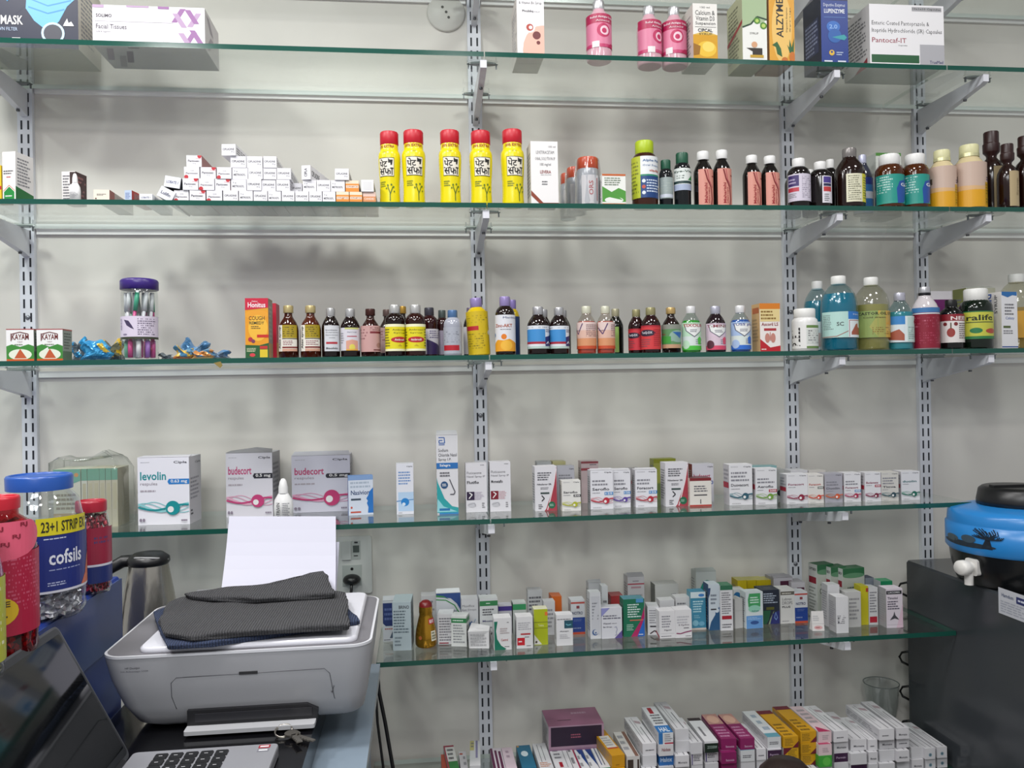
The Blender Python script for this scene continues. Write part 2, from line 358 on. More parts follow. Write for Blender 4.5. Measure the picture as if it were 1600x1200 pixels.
# brackets
BM = mat('e2e3ea', .35)
def bracket(X, S, label, tip=-.268):
    z1 = SZ[S]-.0150; mb = MB(); t = .007
    prof = [(-.0135, z1), (tip, z1), (tip, z1-.017), (tip+.012, z1-.021), (-.04, z1-.055), (-.0135, z1-.062)]
    a = [Vector((X-t, y, z)) for y, z in prof]; b = [Vector((X+t, y, z)) for y, z in prof]; mb.loft([a, b], BM)
    mb.box(X-.0015, X+.0015, tip+.045, tip+.047, z1-.02, z1+.0003, mat('33343a'))
    o = mb.build('shelf_bracket'); tag(o, label, 'bracket', 'white steel shelf brackets')
    for y in (tip+.03, -.05):
        c = MB(); gm = mat('7c8183', .25, .7); zt = z1+.0005
        c.lathe([(.028, 0), (.028, .0038)], mat('a8b0ae', .15, 0, 'tint', .35), 20, c=(X, y, zt), sx=1.1, sy=.35)
        c.box(X-.034, X+.034, y-.003, y+.003, zt+.0002, zt+.0015, gm)
        c.box(X-.032, X-.029, y-.002, y+.002, zt-.009, zt, gm); c.box(X+.029, X+.032, y-.002, y+.002, zt-.009, zt, gm); c.build('clip', o)
    s = MB(); s.lathe([(.004, 0), (.004, .004)], mat('55565a', .4, .6), 10, c=(X, -.045, z1-.0595)); s.build('rivet', o); s = MB(); s.lathe([(.004, 0), (.004, .004)], mat('55565a', .4, .6), 10, c=(X, tip+.075, z1-.0375)); s.build('rivet', o)
pn = ['far left upright', 'middle upright', 'left of the paired uprights', 'upright above the refrigerator']
sn = {0: 'at the picture top', 1: 'under the pink bottle shelf', 2: 'under the yellow bottle shelf', 3: 'under the syrup bottle shelf', 4: 'under the inhaler carton shelf', 5: 'under the drop carton shelf'}
for S in range(6):
    for i, X in enumerate(PX):
        if S == 5 and i == 3: continue
        if S == 4 and i == 3: continue
        bracket(X, S, 'white bracket on the %s, %s' % (pn[i], sn[S]))
# round white cover plate on the wall
c = ony(697, 20, -.003)
mb = MB(); Tm = Matrix.Translation((c.x, -.0003, c.z))@Matrix.Rotation(PI/2, 4, 'X')
mb.lathe([(.047, 0), (.047, .004), (.044, .007), (0.0001, .0075)], mat('dcdad3', .4), 40, T=Tm)
for dx, dz in ((-.009, .012), (0, 0), (.006, -.013)): mb.lathe([(.0035, .0076), (.0034, .0082)], mat('55534e', .5), 10, T=Matrix.Translation((c.x+dx, 0, c.z+dz))@Matrix.Rotation(PI/2, 4, 'X'))
tag(mb.build('cover_plate'), 'round white blank cover plate on the wall left of the middle upright', 'cover plate')
# ================================================================== top shelf
purp = '9a6aa0'
put(-95, 122, -45, 71, 1, .125, 'dark navy face mask box with a blue mask picture, beside the tissue box', base='0f1936', side='cfcabd', top='cfcabd', name='mask_box',
    F_=[('p', [(.31, 1), (.37, .9), (.48, .74), (.54, .72), (.62, .55), (.5, .36), (.4, .3), (.3, .22), (.36, .62)][::-1], '0f1936'),
        ('r', 0, .955, 1, 1, '0f1936'), ('p', [(.44, .40), (.44, .62), (.52, .36)], '0f1936'),
        ('p', [(.64, .92), (.62, .52), (.68, .36), (.78, .22), (.86, .36), (.92, .56), (.98, .66), (.94, .90), (.80, .96)], '6db8e8'),
        ('l', [(.64, .80), (.78, .70), (.94, .76)], .008, '3f8fc8'), ('l', [(.63, .66), (.78, .56), (.95, .64)], .008, '3f8fc8'), ('l', [(.64, .54), (.78, .46), (.9, .52)], .008, '3f8fc8'),
        ('l', [(.94, .66), (.985, .98)], .008, 'cfe6f4'), ('c', .815, .2, .085, 'bfe0f2'), ('c', .815, .2, .068, '3d3f4a'),
        ('T', .02, .30, .395, .42, WH, 'SURGERY'), ('T', .44, .30, .60, .42, WH, 'MASK'), ('t', .30, .22, .56, .265, 'b9cbe4', 'MELTBLOWN FILTER'),
        ('p', [(.44, .96), (.44, .72), (.49, .6), (.54, .72), (.54, .96)], '2f8fbe'), ('T', .445, .84, .535, .93, WH, 'SG'),
        ('T', .44, .06, .5, .12, WH, '3 Ply'), ('r', .52, .08, .58, .13, WH), ('p', [(.89, .30), (.97, .30), (.95, .36), (.93, .34), (.92, .40), (.90, .34)], WH)]
    , B_=[('l', [(.02, .02), (.98, .98)], .004, 'a8a597')])
lat = [('p', [(x, y), (x+.05, y+.0), (x+.13, y+.34), (x+.08, y+.34)], c) for x, y, c in ((.70, .62, purp), (.80, .05, purp), (.84, .52, 'b79abb'))] + \
      [('p', [(x, y+.34), (x+.05, y+.34), (x+.13, y), (x+.08, y)], c) for x, y, c in ((.71, .50, 'b79abb'), (.82, .60, purp), (.86, .1, purp), (.76, .02, 'b79abb'))]
put(145, 320, 10, 71, 1, .125, 'white facial tissue box with a purple lattice pattern, wrapped in plastic', base='e8e6ea', side='c9c4c6', name='tissue_box',
    F_=lat+[('r', 0, .93, .1, 1, 'b79abb'), ('r', .3, .96, .5, 1, 'b79abb'), ('r', .58, .94, .68, 1, purp), ('T', .03, .70, .17, .78, '3d3540', 'SOLIMO'), ('r', .02, .60, .72, .606, '8b8390'), ('t', .03, .42, .30, .53, '4a4350', 'Facial Tissues'), ('t', .03, .32, .16, .37, '6b6570', 'Soft & hygienic'), ('t', .62, .1, .68, .14, '6b6570', '2 ply')],
    R_=[('p', [(.1, .1), (.3, .1), (.6, .5), (.4, .5)], '8f8790'), ('p', [(.4, .6), (.6, .6), (.3, .9), (.1, .9)], '8f8790')],
    B_=[('p', [(x, y), (x+.06, y), (x+.14, y+.5), (x+.08, y+.5)], '8d8590') for x, y in ((.08, .1), (.18, .3), (.02, .4))]+[('r', .3, .92, .4, .96, '55505a')])
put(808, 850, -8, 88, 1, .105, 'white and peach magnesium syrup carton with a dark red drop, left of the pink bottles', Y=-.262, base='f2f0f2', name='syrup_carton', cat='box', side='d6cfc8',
    F_=[('e', .95, .08, .75, .42, 'f0b9a6'), ('c', .47, .46, .2, 'e9e3e2'), ('c', .47, .46, .13, 'b2321f'), ('c', .5, .46, .07, 'f2e6e0'), ('c', .72, .33, .15, '6a1016'), ('c', .78, .21, .07, '6a1016'),
        ('t', .08, .91, .92, .98, '4b4b50', 'Magnesium Citrate'), ('t', .08, .83, .92, .89, '4b4b50', '& Vitamin B6 Syrup'), ('T', .2, .70, .6, .75, '2d2d33', 'Pivobliq'), ('t', .62, .71, .85, .73, '6d6d70', 'SYRUP')], B_=[('r', .02, .55, .98, .56, '8f8a84')])
def pinkart(u): return [('r', 0, .72, 1, 1, 'b3124f'), ('r', 0, 0, 1, .1, 'c4356a'), ('c', u, .50, .15, 'c01c5a'), ('c', u+.02, .5, .10, 'f3cbd8'), ('c', u+.01, .49, .055, 'c01c5a'), ('T', .22, .85, .8, .93, 'f3dfe6', 'Relief Antigas Liquid'), ('t', .35, .76, .66, .82, 'f3dfe6', 'Antacid'), ('r', .26, .0, .42, .18, 'eee6e6'), ('p', [(u+.08, .0), (u+.3, .0), (u+.3, .16), (u+.16, .12)], 'b3124f')]
for x0, x1, yt, Y, tr, lb in ((916, 955, 3, -.235, 6, 'pink antacid bottle standing alone on the top shelf'), (995, 1033, 12, -.213, 28, 'pink antacid bottle, left one of the touching pair on the top shelf'), (1034, 1072, 13, -.213, -8, 'pink antacid bottle, right one of the touching pair, by the white and gold carton')):
    bottle(x0, x1, yt, 1, Y, lb, 'syrup', 'e7b9c6', 'd9dadd', .8, 'dd7f9f', pinkart(.52), (.17, .72), 105, tr, bk='tint', a=.72, name='antacid_bottle', group='pink antacid bottles', capr=.46)
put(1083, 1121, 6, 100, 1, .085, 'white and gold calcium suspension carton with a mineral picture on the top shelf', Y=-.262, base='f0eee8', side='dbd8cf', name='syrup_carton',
    F_=[('r', 0, 0, 1, .45, 'd9a11c'), ('p', [(0, .45), (.5, .52), (1, .45)], 'e2c060'), ('e', .55, .2, .4, .14, 'efc43a'), ('e', .62, .24, .25, .09, 'f6da6a'), ('p', [(0, .08), (.25, .1), (.3, .25), (0, .3)], '9c6a14'),
        ('t', .3, .92, .7, .95, '3d3d40', '150 ml'), ('t', .1, .80, .9, .88, '3d3d40', 'Calcium &'), ('t', .12, .70, .88, .78, '3d3d40', 'Vitamin D3'), ('t', .1, .61, .92, .68, '3d3d40', 'Suspension'), ('r', .08, .585, .95, .59, '3d3d40'), ('T', .2, .5, .8, .56, '2d2d30', 'CIPCAL'), ('t', .25, .45, .78, .48, '2d2d30', 'SYRUP')], B_=[('r', .02, .5, .98, .51, '77746c')])
put(1160, 1198, -10, 103, 1, .09, 'green and white kids syrup carton with kiwi slices, left of the yellow carton', Y=-.262, base='f0f1ec', side='b6b894', name='syrup_carton',
    F_=[('p', [(0, .5), (.2, .52), (.5, .6), (.75, .55), (1, .62), (1, 1), (0, 1)], 'a9bf96'), ('l', [(0, .5), (.35, .55), (.6, .66), (1, .62)], .012, '20402a'), ('c', .6, .60, .13, '4e8a28'), ('c', .6, .6, .07, 'bcd66a'), ('c', .86, .53, .14, '4e8a28'), ('c', .86, .53, .08, 'bcd66a'), ('t', .3, .4, .65, .43, '55554f', 'SYRUP'), ('c', .48, .25, .12, 'd9a47c'), ('p', [(.15, .2), (.4, .15), (.4, .1), (.8, .1), (.8, .2), (.55, .2)], '2a221c'), ('r', .3, .06, .85, .1, 'c9a02c')],
    L_=[('m', .1, .1, .9, .9, 14, '6d6f56'), ('p', [(0, .4), (1, .56), (1, .62), (0, .46)], 'a82a2e')])
put(1202, 1241, -10, 100, 1, .085, 'yellow syrup carton with black upright lettering and pineapples on the top shelf', Y=-.262, base='e3a42c', side='b98b62', name='syrup_carton',
    F_=[('e', .5, .5, .4, .5, 'f0c46a'), ('v', .28, .36, .56, .92, '1c1a18', 'ALZYME'), ('v', .66, .44, .74, .8, '5a4420', 'Digestive Enzymes'), ('v', .8, .44, .86, .8, '5a4420', 'Syrup'), ('p', [(.1, .25), (.25, .22), (.3, .12), (.5, .08), (.45, .2), (.3, .3)], '24602c'), ('p', [(.8, .14), (.7, .26), (.78, .22), (.8, .34), (.88, .22), (.98, .36), (.96, .15)], '24602c'), ('e', .9, .08, .12, .08, 'c9701c'), ('e', .6, .03, .13, .05, 'c9701c')], B_=[])
put(1283, 1325, -10, 104, 1, .085, 'dark blue digestive enzyme carton beside the big white capsule box', Y=-.262, base='14398c', side='131a33', name='syrup_carton',
    F_=[('r', 0, .9, 1, 1, '0c1c4c'), ('t', .1, .80, .9, .86, 'dfe6f2', 'Digestive Enzymes'), ('T', .12, .72, .88, .78, 'eef2f8', 'LUPENZYME'), ('r', .1, .66, .9, .665, '6d9ad8'), ('e', .45, .53, .25, .08, '2d6fc4'), ('T', .3, .5, .6, .56, '8fb6ea', '2.0'), ('e', .5, .4, .25, .1, '1c5fae'), ('p', [(.4, .38), (.85, .34), (.95, .38), (.85, .42)], '2fa0a8'), ('c', .38, .16, .1, 'e2b93a'), ('c', .38, .17, .04, '14398c'), ('m', .55, .12, .85, .18, 2, 'b9c8e2'), ('r', .1, .03, .4, .05, 'dfe6f2'), ('r', .6, .03, .9, .05, 'dfe6f2')],
    L_=[('r', .1, .2, .85, .7, '2a3458'), ('m', .12, .22, .8, .68, 8, '8d97b6')])
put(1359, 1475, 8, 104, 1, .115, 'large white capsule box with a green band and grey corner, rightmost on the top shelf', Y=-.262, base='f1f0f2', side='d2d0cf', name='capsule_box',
    F_=[('r', .02, .05, .66, .18, '1d5a34'), ('r', .67, 0, 1, .36, 'b3b3b8'), ('r', .57, .9, .97, .97, 'a9a9ac'), ('T', .58, .915, .96, .955, '2c2c2f', '10x1x10 Capsules'), ('t', .03, .64, .8, .73, '4a4a4e', 'Enteric Coated Pantoprazole &'), ('t', .03, .52, .97, .61, '4a4a4e', 'Itopride Hydrochloride (SR) Capsules'), ('t', .03, .375, .49, .455, '9a1f3c', 'Pantocaf-IT'), ('t', .38, .32, .5, .345, '55555a', 'Capsules'), ('t', .8, .05, .98, .1, '2c2c6a', 'TrueMed')],
    L_=[('m', .08, .2, .92, .9, 12, '77777a'), ('p', [(.4, 0), (.9, 0), (.9, .16)], '8c1c2c')])
# ================================================================== second shelf, left part
put(-32, 2, 258, 311, 2, .05, 'yellow carton cut off by the left picture edge on the second shelf', Y=-.262, base='e5c11e', F_=[('r', 0, .3, 1, .4, RED)])
put(4, 24, 237, 311, 2, .052, 'white syrup carton with green chevron base at the far left of the second shelf', Y=-.262, r=-14, base='efece8', side='e3e0dd', name='syrup_carton',
    F_=[('p', [(.1, 0), (.1, .16), (.5, .27), (.9, .16), (.9, 0)], '1f8a3c'), ('l', [(.06, .18), (.5, .3), (.94, .18)], .006, 'c8642c'), ('m', .08, .52, .92, .62, 2, '55555a'), ('m', .3, .45, .7, .49, 1, RED), ('m', .2, .05, .8, .1, 1, WH)],
    R_=[('m', .1, .3, .9, .9, 9, '88888c'), ('p', [(0, 0), (1, 0), (1, .18), (0, .28)], '1c6a34')])
put(97, 118, 268, 311, 2, .04, 'small white and maroon carton behind a white dropper bottle on the second shelf', Y=-.235, r=-10, base='e9e6e3', side='3a1c1e', F_=[('m', .08, .1, .6, .9, 9, '6b6b70'), ('r', 0, 0, .4, .08, '7c1c26'), ('r', .6, .6, 1, .98, '3a2a28')], R_=[('m', .1, .1, .9, .9, 6, '8a5c5c')])
def dropper(x0, x1, yt, S, Y, label, tx=()):
    zz = SZ[S]; p0, p1 = ony(x0, yt+30, Y), ony(x1, yt+30, Y); r = (p1.x-p0.x)/2; c = (p0+p1)/2; c.z = zz+.0002; h = ony(x0, yt, Y).z-zz
    e = empty('dropper_bottle', c); tag(e, label, 'bottle'); w = mat('efefee', .3)
    b = MB(); pf = [(.85*r, 0), (r, .01*h), (r*1.0, .35*h), (r*.92, .5*h), (r*.55, .64*h), (r*.45, .68*h)]; b.lathe(pf, w, 26, sy=.75); b.build('body', e)
    k = MB(); k.lathe([(r*.5, .66*h), (r*.48, .8*h), (r*.36, .93*h), (r*.2, .99*h), (.0002, h)], w, 24, ribs=.03); k.build('cap', e)
    l = MB(); cv = wrapcanvas(l, r*1.0, .05*h, .48*h, 80); cv.draw(tx); l.build('print', e)
    return e
dropper(109, 126, 271, 2, -.255, 'tiny white dropper bottle in front of the small maroon carton', [('m', .2, .1, .8, .6, 4, '9a9a9c')])
# the pile: cartons lying with their ends to the front, rows of equal height
HR = .0243; LEN = .145
def endart(t):
    if t == 'P': return [('T', .1, .42, .85, .62, '3d3a44', 'Pantosec'), ('t', .4, .22, .62, .34, '8a8a8e', '40 mg'), ('c', .86, .93, .14, RED), ('l', [(.6, .75), (1, .7)], .02, 'e6a6ae')]
    if t == 'Q': return [('T', .12, .36, .9, .52, '5a5560', 'Pantosec'), ('c', .14, .12, .14, RED), ('t', .42, .62, .66, .72, '9a9a9e', 'DSR')]
    if t == 'C': return [('T', .08, .46, .9, .64, '3c3c42', 'CIPLADINE'), ('t', .66, .24, .9, .38, '55555a', '20 g')]
    if t == 'M': return [('t', .12, .62, .34, .76, '66666a', '5 g'), ('T', .1, .3, .86, .48, '34343a', 'METROGYL')]
    if t == 'O': return [('r', 0, .0, 1, .72, 'ea8a17'), ('r', .04, .34, .96, .56, 'f2e3cf'), ('T', .08, .38, .92, .52, '9a4a1c', 'SOFRAMYCIN')]
    if t == 'L': return [('T', .14, .36, .86, .62, '27336a', 'LOBATE 1')]
    if t == 'W': return [('r', .15, .15, .85, .85, 'dcdcdc')]
    if t == 'Y': return [('r', 0, .1, 1, .6, 'd98a4c'), ('T', .1, .3, .9, .5, 'f0e0d0', 'CANDID'), ('r', 0, .6, 1, 1, 'e4c3b4')]
    return []
kind_w = {'P': 'white carton with red upper corner', 'Q': 'white carton with red lower corner', 'C': 'white carton with black name', 'M': 'white carton with black name lower down', 'O': 'orange ointment carton',
          'L': 'white carton with blue lettering', 'W': 'plain white carton end', 'Y': 'peach striped carton'}
ordn = ['first', 'second', 'third', 'fourth', 'fifth', 'sixth', 'seventh', 'eighth', 'ninth', 'tenth', 'eleventh', 'twelfth', 'thirteenth', 'fourteenth', 'fifteenth']
rown = ['bottom row', 'second row', 'third row', 'fourth row', 'top']
rows = [[(271.5, 295, 'Q'), (296, 321, 'P'), (322.5, 347, 'Q'), (348.5, 372, 'C'), (373, 395, 'M'), (396, 417.5, 'C'), (418.5, 439, 'M'), (440, 460, 'C'), (461, 482, 'C'), (482.7, 503, 'C'), (503.7, 524, 'M'), (525, 545.5, 'O'), (546, 566, 'O'), (567, 587, 'Y')],
        [(285.5, 310, 'P'), (310.7, 335, 'Q'), (336, 360, 'P'), (361, 385, 'M'), (385.7, 408.5, 'C'), (409, 431, 'C'), (431.7, 453, 'C'), (454, 472, 'C'), (473, 494.5, 'M'), (495, 516.5, 'C'), (517, 539, 'M'), (540, 561, 'O')],
        [(288, 312, 'Q'), (313.5, 338, 'P'), (339, 362, 'Q'), (363, 387.5, 'M'), (388, 411, 'C'), (411.7, 432.5, 'C'), (433, 455, 'C')],
        [(292, 316, 'P'), (361, 385.5, 'C'), (386, 411, 'C'), (412, 433, 'C')]]
def lie(x0, x1, z, h, Y, L, label, base=WH, r=0, S=2, F_=(), rx=0, name='tube_carton', group='cartons piled on the second shelf', **kw):
    ym = 600; p = ony(x0, 300 if S == 2 else 1150, Y); q = ony(x1, 300 if S == 2 else 1150, Y); w = (q.x-p.x)/math.cos(math.radians(r))*.985
    mb = carton_mesh(w, L, h*.985, base, F_=F_, T_=kw.pop('T_', [('m', .12, .05, .88, .95, 6, '9b9b9e')]), jit=.0003, **kw)
    a = math.radians(r); c = Vector(((p.x+q.x)/2, Y, z+.0002))+Vector((-math.sin(a), math.cos(a), 0))*L/2
    o = mb.build(name, None, c, 0, (0, math.radians(rx), a)); tag(o, label, 'box', group); return o
bcol = {'O': 'f0dcc0', 'Y': 'ecc9b0'}
for k, row in enumerate(rows):
    for i, (x0, x1, t) in enumerate(row):
        Y = -.262+.004*random.random()+(.03 if (k, i) in ((1, 7),) else 0)
        lie(x0, x1, SZ[2]+HR*k, HR, Y, LEN, '%s, %s in the %s of the second-shelf pile' % (kind_w[t], ordn[i], rown[k]), bcol.get(t, 'e9e8ec'), F_=endart(t), R_=[('m', .05, .2, .95, .8, 3, '8d8d92')] if t != 'P' else [('r', 0, 0, 1, 1, '9a5a5a')])
lie(347, 369.5, SZ[2]+HR*4, HR, -.262, LEN, 'white ointment carton alone on the very top of the pile', 'e9e8ec', F_=endart('C'), r=-5, R_=[('m', .05, .2, .95, .8, 3, '6d6d72')])
lie(471.5, 486, SZ[2]+HR*2, HR*1.25, -.262, LEN, 'narrow white carton on edge, showing its long side, on the low part of the pile', 'e9e8ec', F_=[('v', .3, .2, .6, .8, '44444a', 'CIPLA')], r=-12, R_=[('T', .05, .3, .4, .7, '3c3c42', 'CIPLADINE')])
lie(523.5, 545.5, SZ[2]+HR*2, HR, -.262, LEN, 'single white carton on top of the orange end of the pile', 'e9e8ec', F_=endart('C'))
lie(564.5, 584, SZ[2]+HR, HR*1.05, -.262, .1, 'plain white carton end above the peach carton at the right end of the pile', 'e9e8ec', F_=endart('W'))
lie(146, 171, SZ[2], HR*.95, -.262, LEN, 'cream carton with a red-brown side lying alone left of the pile', 'e8e0d0', F_=[('m', .2, .45, .8, .65, 2, '5a5550'), ('c', .14, .2, .05, '5a3a34')], R_=[('r', 0, 0, .2, 1, '8a3a34'), ('m', .3, .3, .9, .8, 3, '8d8d92')], side='a8a49c')
lie(194.5, 206, SZ[2], HR*.92, -.262, .09, 'small pale blue carton with a red side lying left of the pile', 'b9c9e0', F_=[('m', .1, .2, .9, .8, 4, '6d7fae')], side='a82c28', r=-8)
lie(217.5, 238, SZ[2], HR*.62, -.262, LEN, 'flat white carton with blue letters lying at the left foot of the pile', 'eceef2', F_=endart('L'))
lie(243, 268, SZ[2]+.005, HR*.95, -.262, LEN, 'tilted white carton with dark blue name leaning on the left of the pile', 'eceef4', F_=[('T', .15, .35, .8, .65, '2b2f52', 'Lulifin')], rx=28)
lie(255.5, 281, SZ[2]+HR*1.18, HR*.95, -.262, LEN, 'slightly tilted white carton with blue name above the leaning one', 'eceef4', F_=endart('L'), rx=9, side='5c5c62')
# yellow bottles with red caps
safart = [('r', .30, .38, .74, .63, '1c1c1a'), ('r', .31, .387, .73, .622, 'f2ecdc'), ('T', .335, .505, .56, .61, '181816', 'पेट'), ('T', .33, .395, .715, .495, '181816', 'सफा'), ('p', [(.58, .56), (.58, .62), (.62, .6), (.7, .6), (.68, .53), (.64, .53), (.64, .56)], '181816'),
          ('T', .22, .772, .78, .808, 'a8321c', '20% EXTRA'), ('t', .44, .7, .56, .715, '6a6a1c', 'DIVISA'), ('m', .3, .24, .5, .32, 3, '7d8a1c'), ('l', [(.62, .05), (.62, .16), (.56, .24)], .006, '4f6a18'), ('l', [(.62, .14), (.7, .24)], .006, '4f6a18'),
          ('c', .56, .26, .025, '5f7a1a'), ('c', .66, .27, .025, '5f7a1a'), ('c', .72, .24, .025, '5f7a1a'), ('c', .52, .22, .02, '5f7a1a'), ('c', .74, .18, .02, '5f7a1a')]
for i, (x0, x1, yt, Y, tr) in enumerate([(591, 626, 208, -.225, -22), (627.5, 665, 206, -.232, 0), (685, 721, 206, -.232, 0), (733, 769.5, 207, -.232, 0), (782, 819, 205, -.232, 4)]):
    lb = ['leftmost, turned aside beside the carton pile', 'touching the leftmost one on its left', 'middle one of the five', 'fourth, in front of the middle upright', 'rightmost, beside the tall white carton'][i]
    bottle(x0, x1, yt, 2, Y, 'yellow laxative bottle with a red cap, '+lb, 'saf', 'ecdc0f', 'c8142a', 0, None, safart, (0, 1), 100, tr, name='laxative_bottle', group='yellow bottles with red caps', ribs=.02, rough=.25, sleeve=0)
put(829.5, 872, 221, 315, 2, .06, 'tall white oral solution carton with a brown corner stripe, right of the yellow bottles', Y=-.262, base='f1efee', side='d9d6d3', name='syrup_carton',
    F_=[('t', .66, .9, .92, .93, '44444a', '100 ml'), ('t', .2, .8, .86, .85, '55555a', 'LEVETIRACETAM'), ('t', .16, .7, .9, .75, '55555a', 'ORAL SOLUTION IP'), ('t', .34, .6, .74, .655, '55555a', '100 mg/ml'), ('T', .34, .49, .74, .54, '8a2a20', 'LEVERA'), ('t', .36, .46, .74, .475, '55555a', 'ORAL SOLUTION'), ('m', .4, .3, .68, .38, 2, '77777a'), ('p', [(0, .14), (0, .22), (.45, .02), (.45, 0), (.33, 0)], '8c3a22'), ('r', .33, 0, 1, .025, '8c3a22')])
def ors_jar(x0, x1, yt, Y, label, cap='d9542c', dark=False):
    p0, p1 = ony(x0, 290, Y), ony(x1, 290, Y); r = (p1.x-p0.x)/2; c = (p0+p1)/2; c.z = SZ[2]+.0002; h = ony(x0, yt, Y).z-SZ[2]
    e = empty('wrapped_jar', c); tag(e, label, 'jar', 'plastic-wrapped jars with orange lids')
    b = MB(); b.lathe([(.9*r, 0), (r, .02*h), (r, .6*h), (.92*r, .75*h), (.85*r, .78*h)], mat('b5b7ba', .25, 0, 'tint', .8), 30, ribs=.03); b.build('body', e)
    k = MB(); k.lathe([(.87*r, .77*h), (.9*r, .78*h), (.9*r, .96*h), (.83*r, h)], mat(cap, .3), 30, ribs=.04); k.build('lid', e)
    l = MB(); wrapcanvas(l, r, .05*h, .62*h, 70, rfun=None).draw([('r', .2, 0, .8, 1, 'c9c8ca'), ('v', .45, .3, .6, .8, 'b06a6c', 'ORS'), ('l', [(.75, .1), (.75, .9)], .02, 'a05a5c')]); l.build('label', e)
    s = MB(); s.lathe([(1.06*r, 0.0005), (1.1*r, .1*h), (1.03*r, .5*h), (1.08*r, .7*h), (.97*r, h*.99)], mat('f0f2f4', .08, 0, 'clear'), 17, ribs=.09, cap1=False, cap0=False); s.build('shrink_wrap', e)
ors_jar(900, 937, 248, -.225, 'front grey jar with an orange lid in clear plastic wrap')
ors_jar(884, 915, 263, -.155, 'middle one of the three wrapped jars, half hidden')
ors_jar(875, 899, 272, -.095, 'rearmost, mostly hidden one of the three wrapped jars')
def herbart(tn=True): return [('r', 0, 0, 1, .12, 'd96a24'), ('p', [(0, .12), (1, .12), (1, .5), (.8, .56), (.5, .5), (.2, .56), (0, .5)], '3f8f3a'), ('e', .5, .22, .34, .14, 'e9efe0'), ('p', [(.3, .08), (.5, .4), (.7, .08)], 'c46a3c')]
put(941, 977.5, 272, 315, 2, .05, 'small green and white herbal carton with an orange lid edge, right of the wrapped jars', Y=-.262, base='eef0ea', top='c9642c', name='herbal_carton', F_=[('p', [(0, .1), (1, .1), (1, .45), (.7, .55), (.4, .42), (0, .6)], '4f9a3a'), ('e', .5, .16, .4, .1, 'eef2ea'), ('r', 0, 0, 1, .05, 'd9762c'), ('m', .1, .62, .9, .9, 4, '7c8a78'), ('r', 0, .94, 1, 1, 'c9642c')])
bottle(987, 1027, 222, 2, -.23, 'brown bottle with a lime green cap and blue label on the second shelf', 'round', '3a1a0e', 'b4cc1c', 0, 'e9ecee',
       [('r', 0, 0, .33, 1, 'b7c22c'), ('m', .02, .1, .3, .9, 9, '6d7420'), ('r', .33, 0, 1, .55, '123f7c'), ('T', .38, .85, .98, .92, '3a6aa0', 'Alpha Fish Oil'), ('t', .38, .74, .98, .8, '3a6aa0', 'Oral Suspension'), ('T', .52, .62, .8, .68, 'c0502c', 'vita-fish'), ('r', .33, .52, 1, .56, '2a8a6a'), ('m', .46, .12, .85, .45, 5, 'cfdcee'), ('c', .4, .4, .04, 'dfe8f2'), ('c', .4, .26, .04, 'c04a3a'), ('c', .4, .12, .04, 'dfe8f2'), ('c', .85, .22, .06, 'b09a6a')],
       (.12, .74), 100, 0, name='supplement_bottle', capr=.7, caph=.78)
for x0, x1, yt, lb, tr, art, lb2 in ((1030, 1051, 251, 'shorter', 0, [('m', .2, .3, .8, .9, 5, 'a9b4b0'), ('r', .1, .05, .9, .2, 'cfd6e2')], '9ba8a6'), (1053, 1079, 240, 'taller', 0, [('T', .1, .78, .9, .9, '2a4a3a', 'Eye-Vital'), ('m', .2, .5, .6, .7, 2, '55655a'), ('p', [(.6, .45), (.95, .45), (.8, .7)], '2f8a4a'), ('r', 0, .3, 1, .42, '1c3a3a'), ('r', 0, 0, 1, .27, 'aab6d0')], 'dfe6e2')):
    bottle(x0, x1, yt, 2, -.232, lb+' black bottle with a dark green ribbed cap, right of the lime-capped bottle', 'round', '101417', '1f5a42', 0, lb2, art, (.3, .7) if lb == 'taller' else (.18, .62), 95, tr, name='tonic_bottle', capr=.72, caph=.77, ribs=.1)
pkart = [('v', .28, .08, .42, .62, '9a1f28', 'Maharishi'), ('v', .46, .08, .54, .5, '9a1f28', '(Syrup)'), ('l', [(.3, .98), (.42, .72), (.62, .5), (.68, .2), (.62, 0)], .018, '7c1c22'), ('l', [(.42, .98), (.5, .7), (.72, .5)], .01, 'b8505a'), ('m', .68, .78, .9, .84, 1, '7c1c22')]
for i, (x0, x1, yt) in enumerate([(1084, 1113.5, 238), (1114, 1142, 236), (1161, 1188.5, 244), (1189, 1217, 245)]):
    bottle(x0, x1, yt, 2, -.235, 'dark bottle with salmon label, '+['left one of the left pair', 'right one of the left pair', 'left one of the right pair', 'right one of the right pair, touching the upright'][i], 'syrup', '14110f', 'f0f0ee', 0, 'd99484', pkart, (.01, .66), 62, 14, name='syrup_bottle', group='dark bottles with salmon labels', capr=.62, caph=.85, ribs=.03)
pa = [('r', .02, .55, .34, .95, '3a2a6a'), ('r', .02, .35, .34, .5, 'c03a4a'), ('m', .04, .12, .34, .3, 3, '77777a'), ('m', .42, .1, .95, .92, 12, '9a93a4'), ('m', .05, .62, .3, .85, 2, 'b9b0d0')]
bottle(1231, 1265, 249, 2, -.235, 'squat dark bottle with white cap and lilac label, right beside the upright', 'round', '120c0c', 'eeeeec', 0, 'd5cedd', pa, (.12, .66), 95, 6, capr=.55, caph=.80, ribs=.03)
bottle(1227, 1250, 266, 2, -.135, 'dark bottle with only its white cap showing behind the squat lilac-labelled bottle', 'round', '120c0c', 'eeeeec', 0, None, (), capr=.55, caph=.80, ribs=.03)
bottle(1254, 1277, 266, 2, -.15, 'short dark bottle with a white cap peeping between two dark bottles', 'round', '120c0c', 'eeeeec', 0, None, (), capr=.5, caph=.80, ribs=.03)
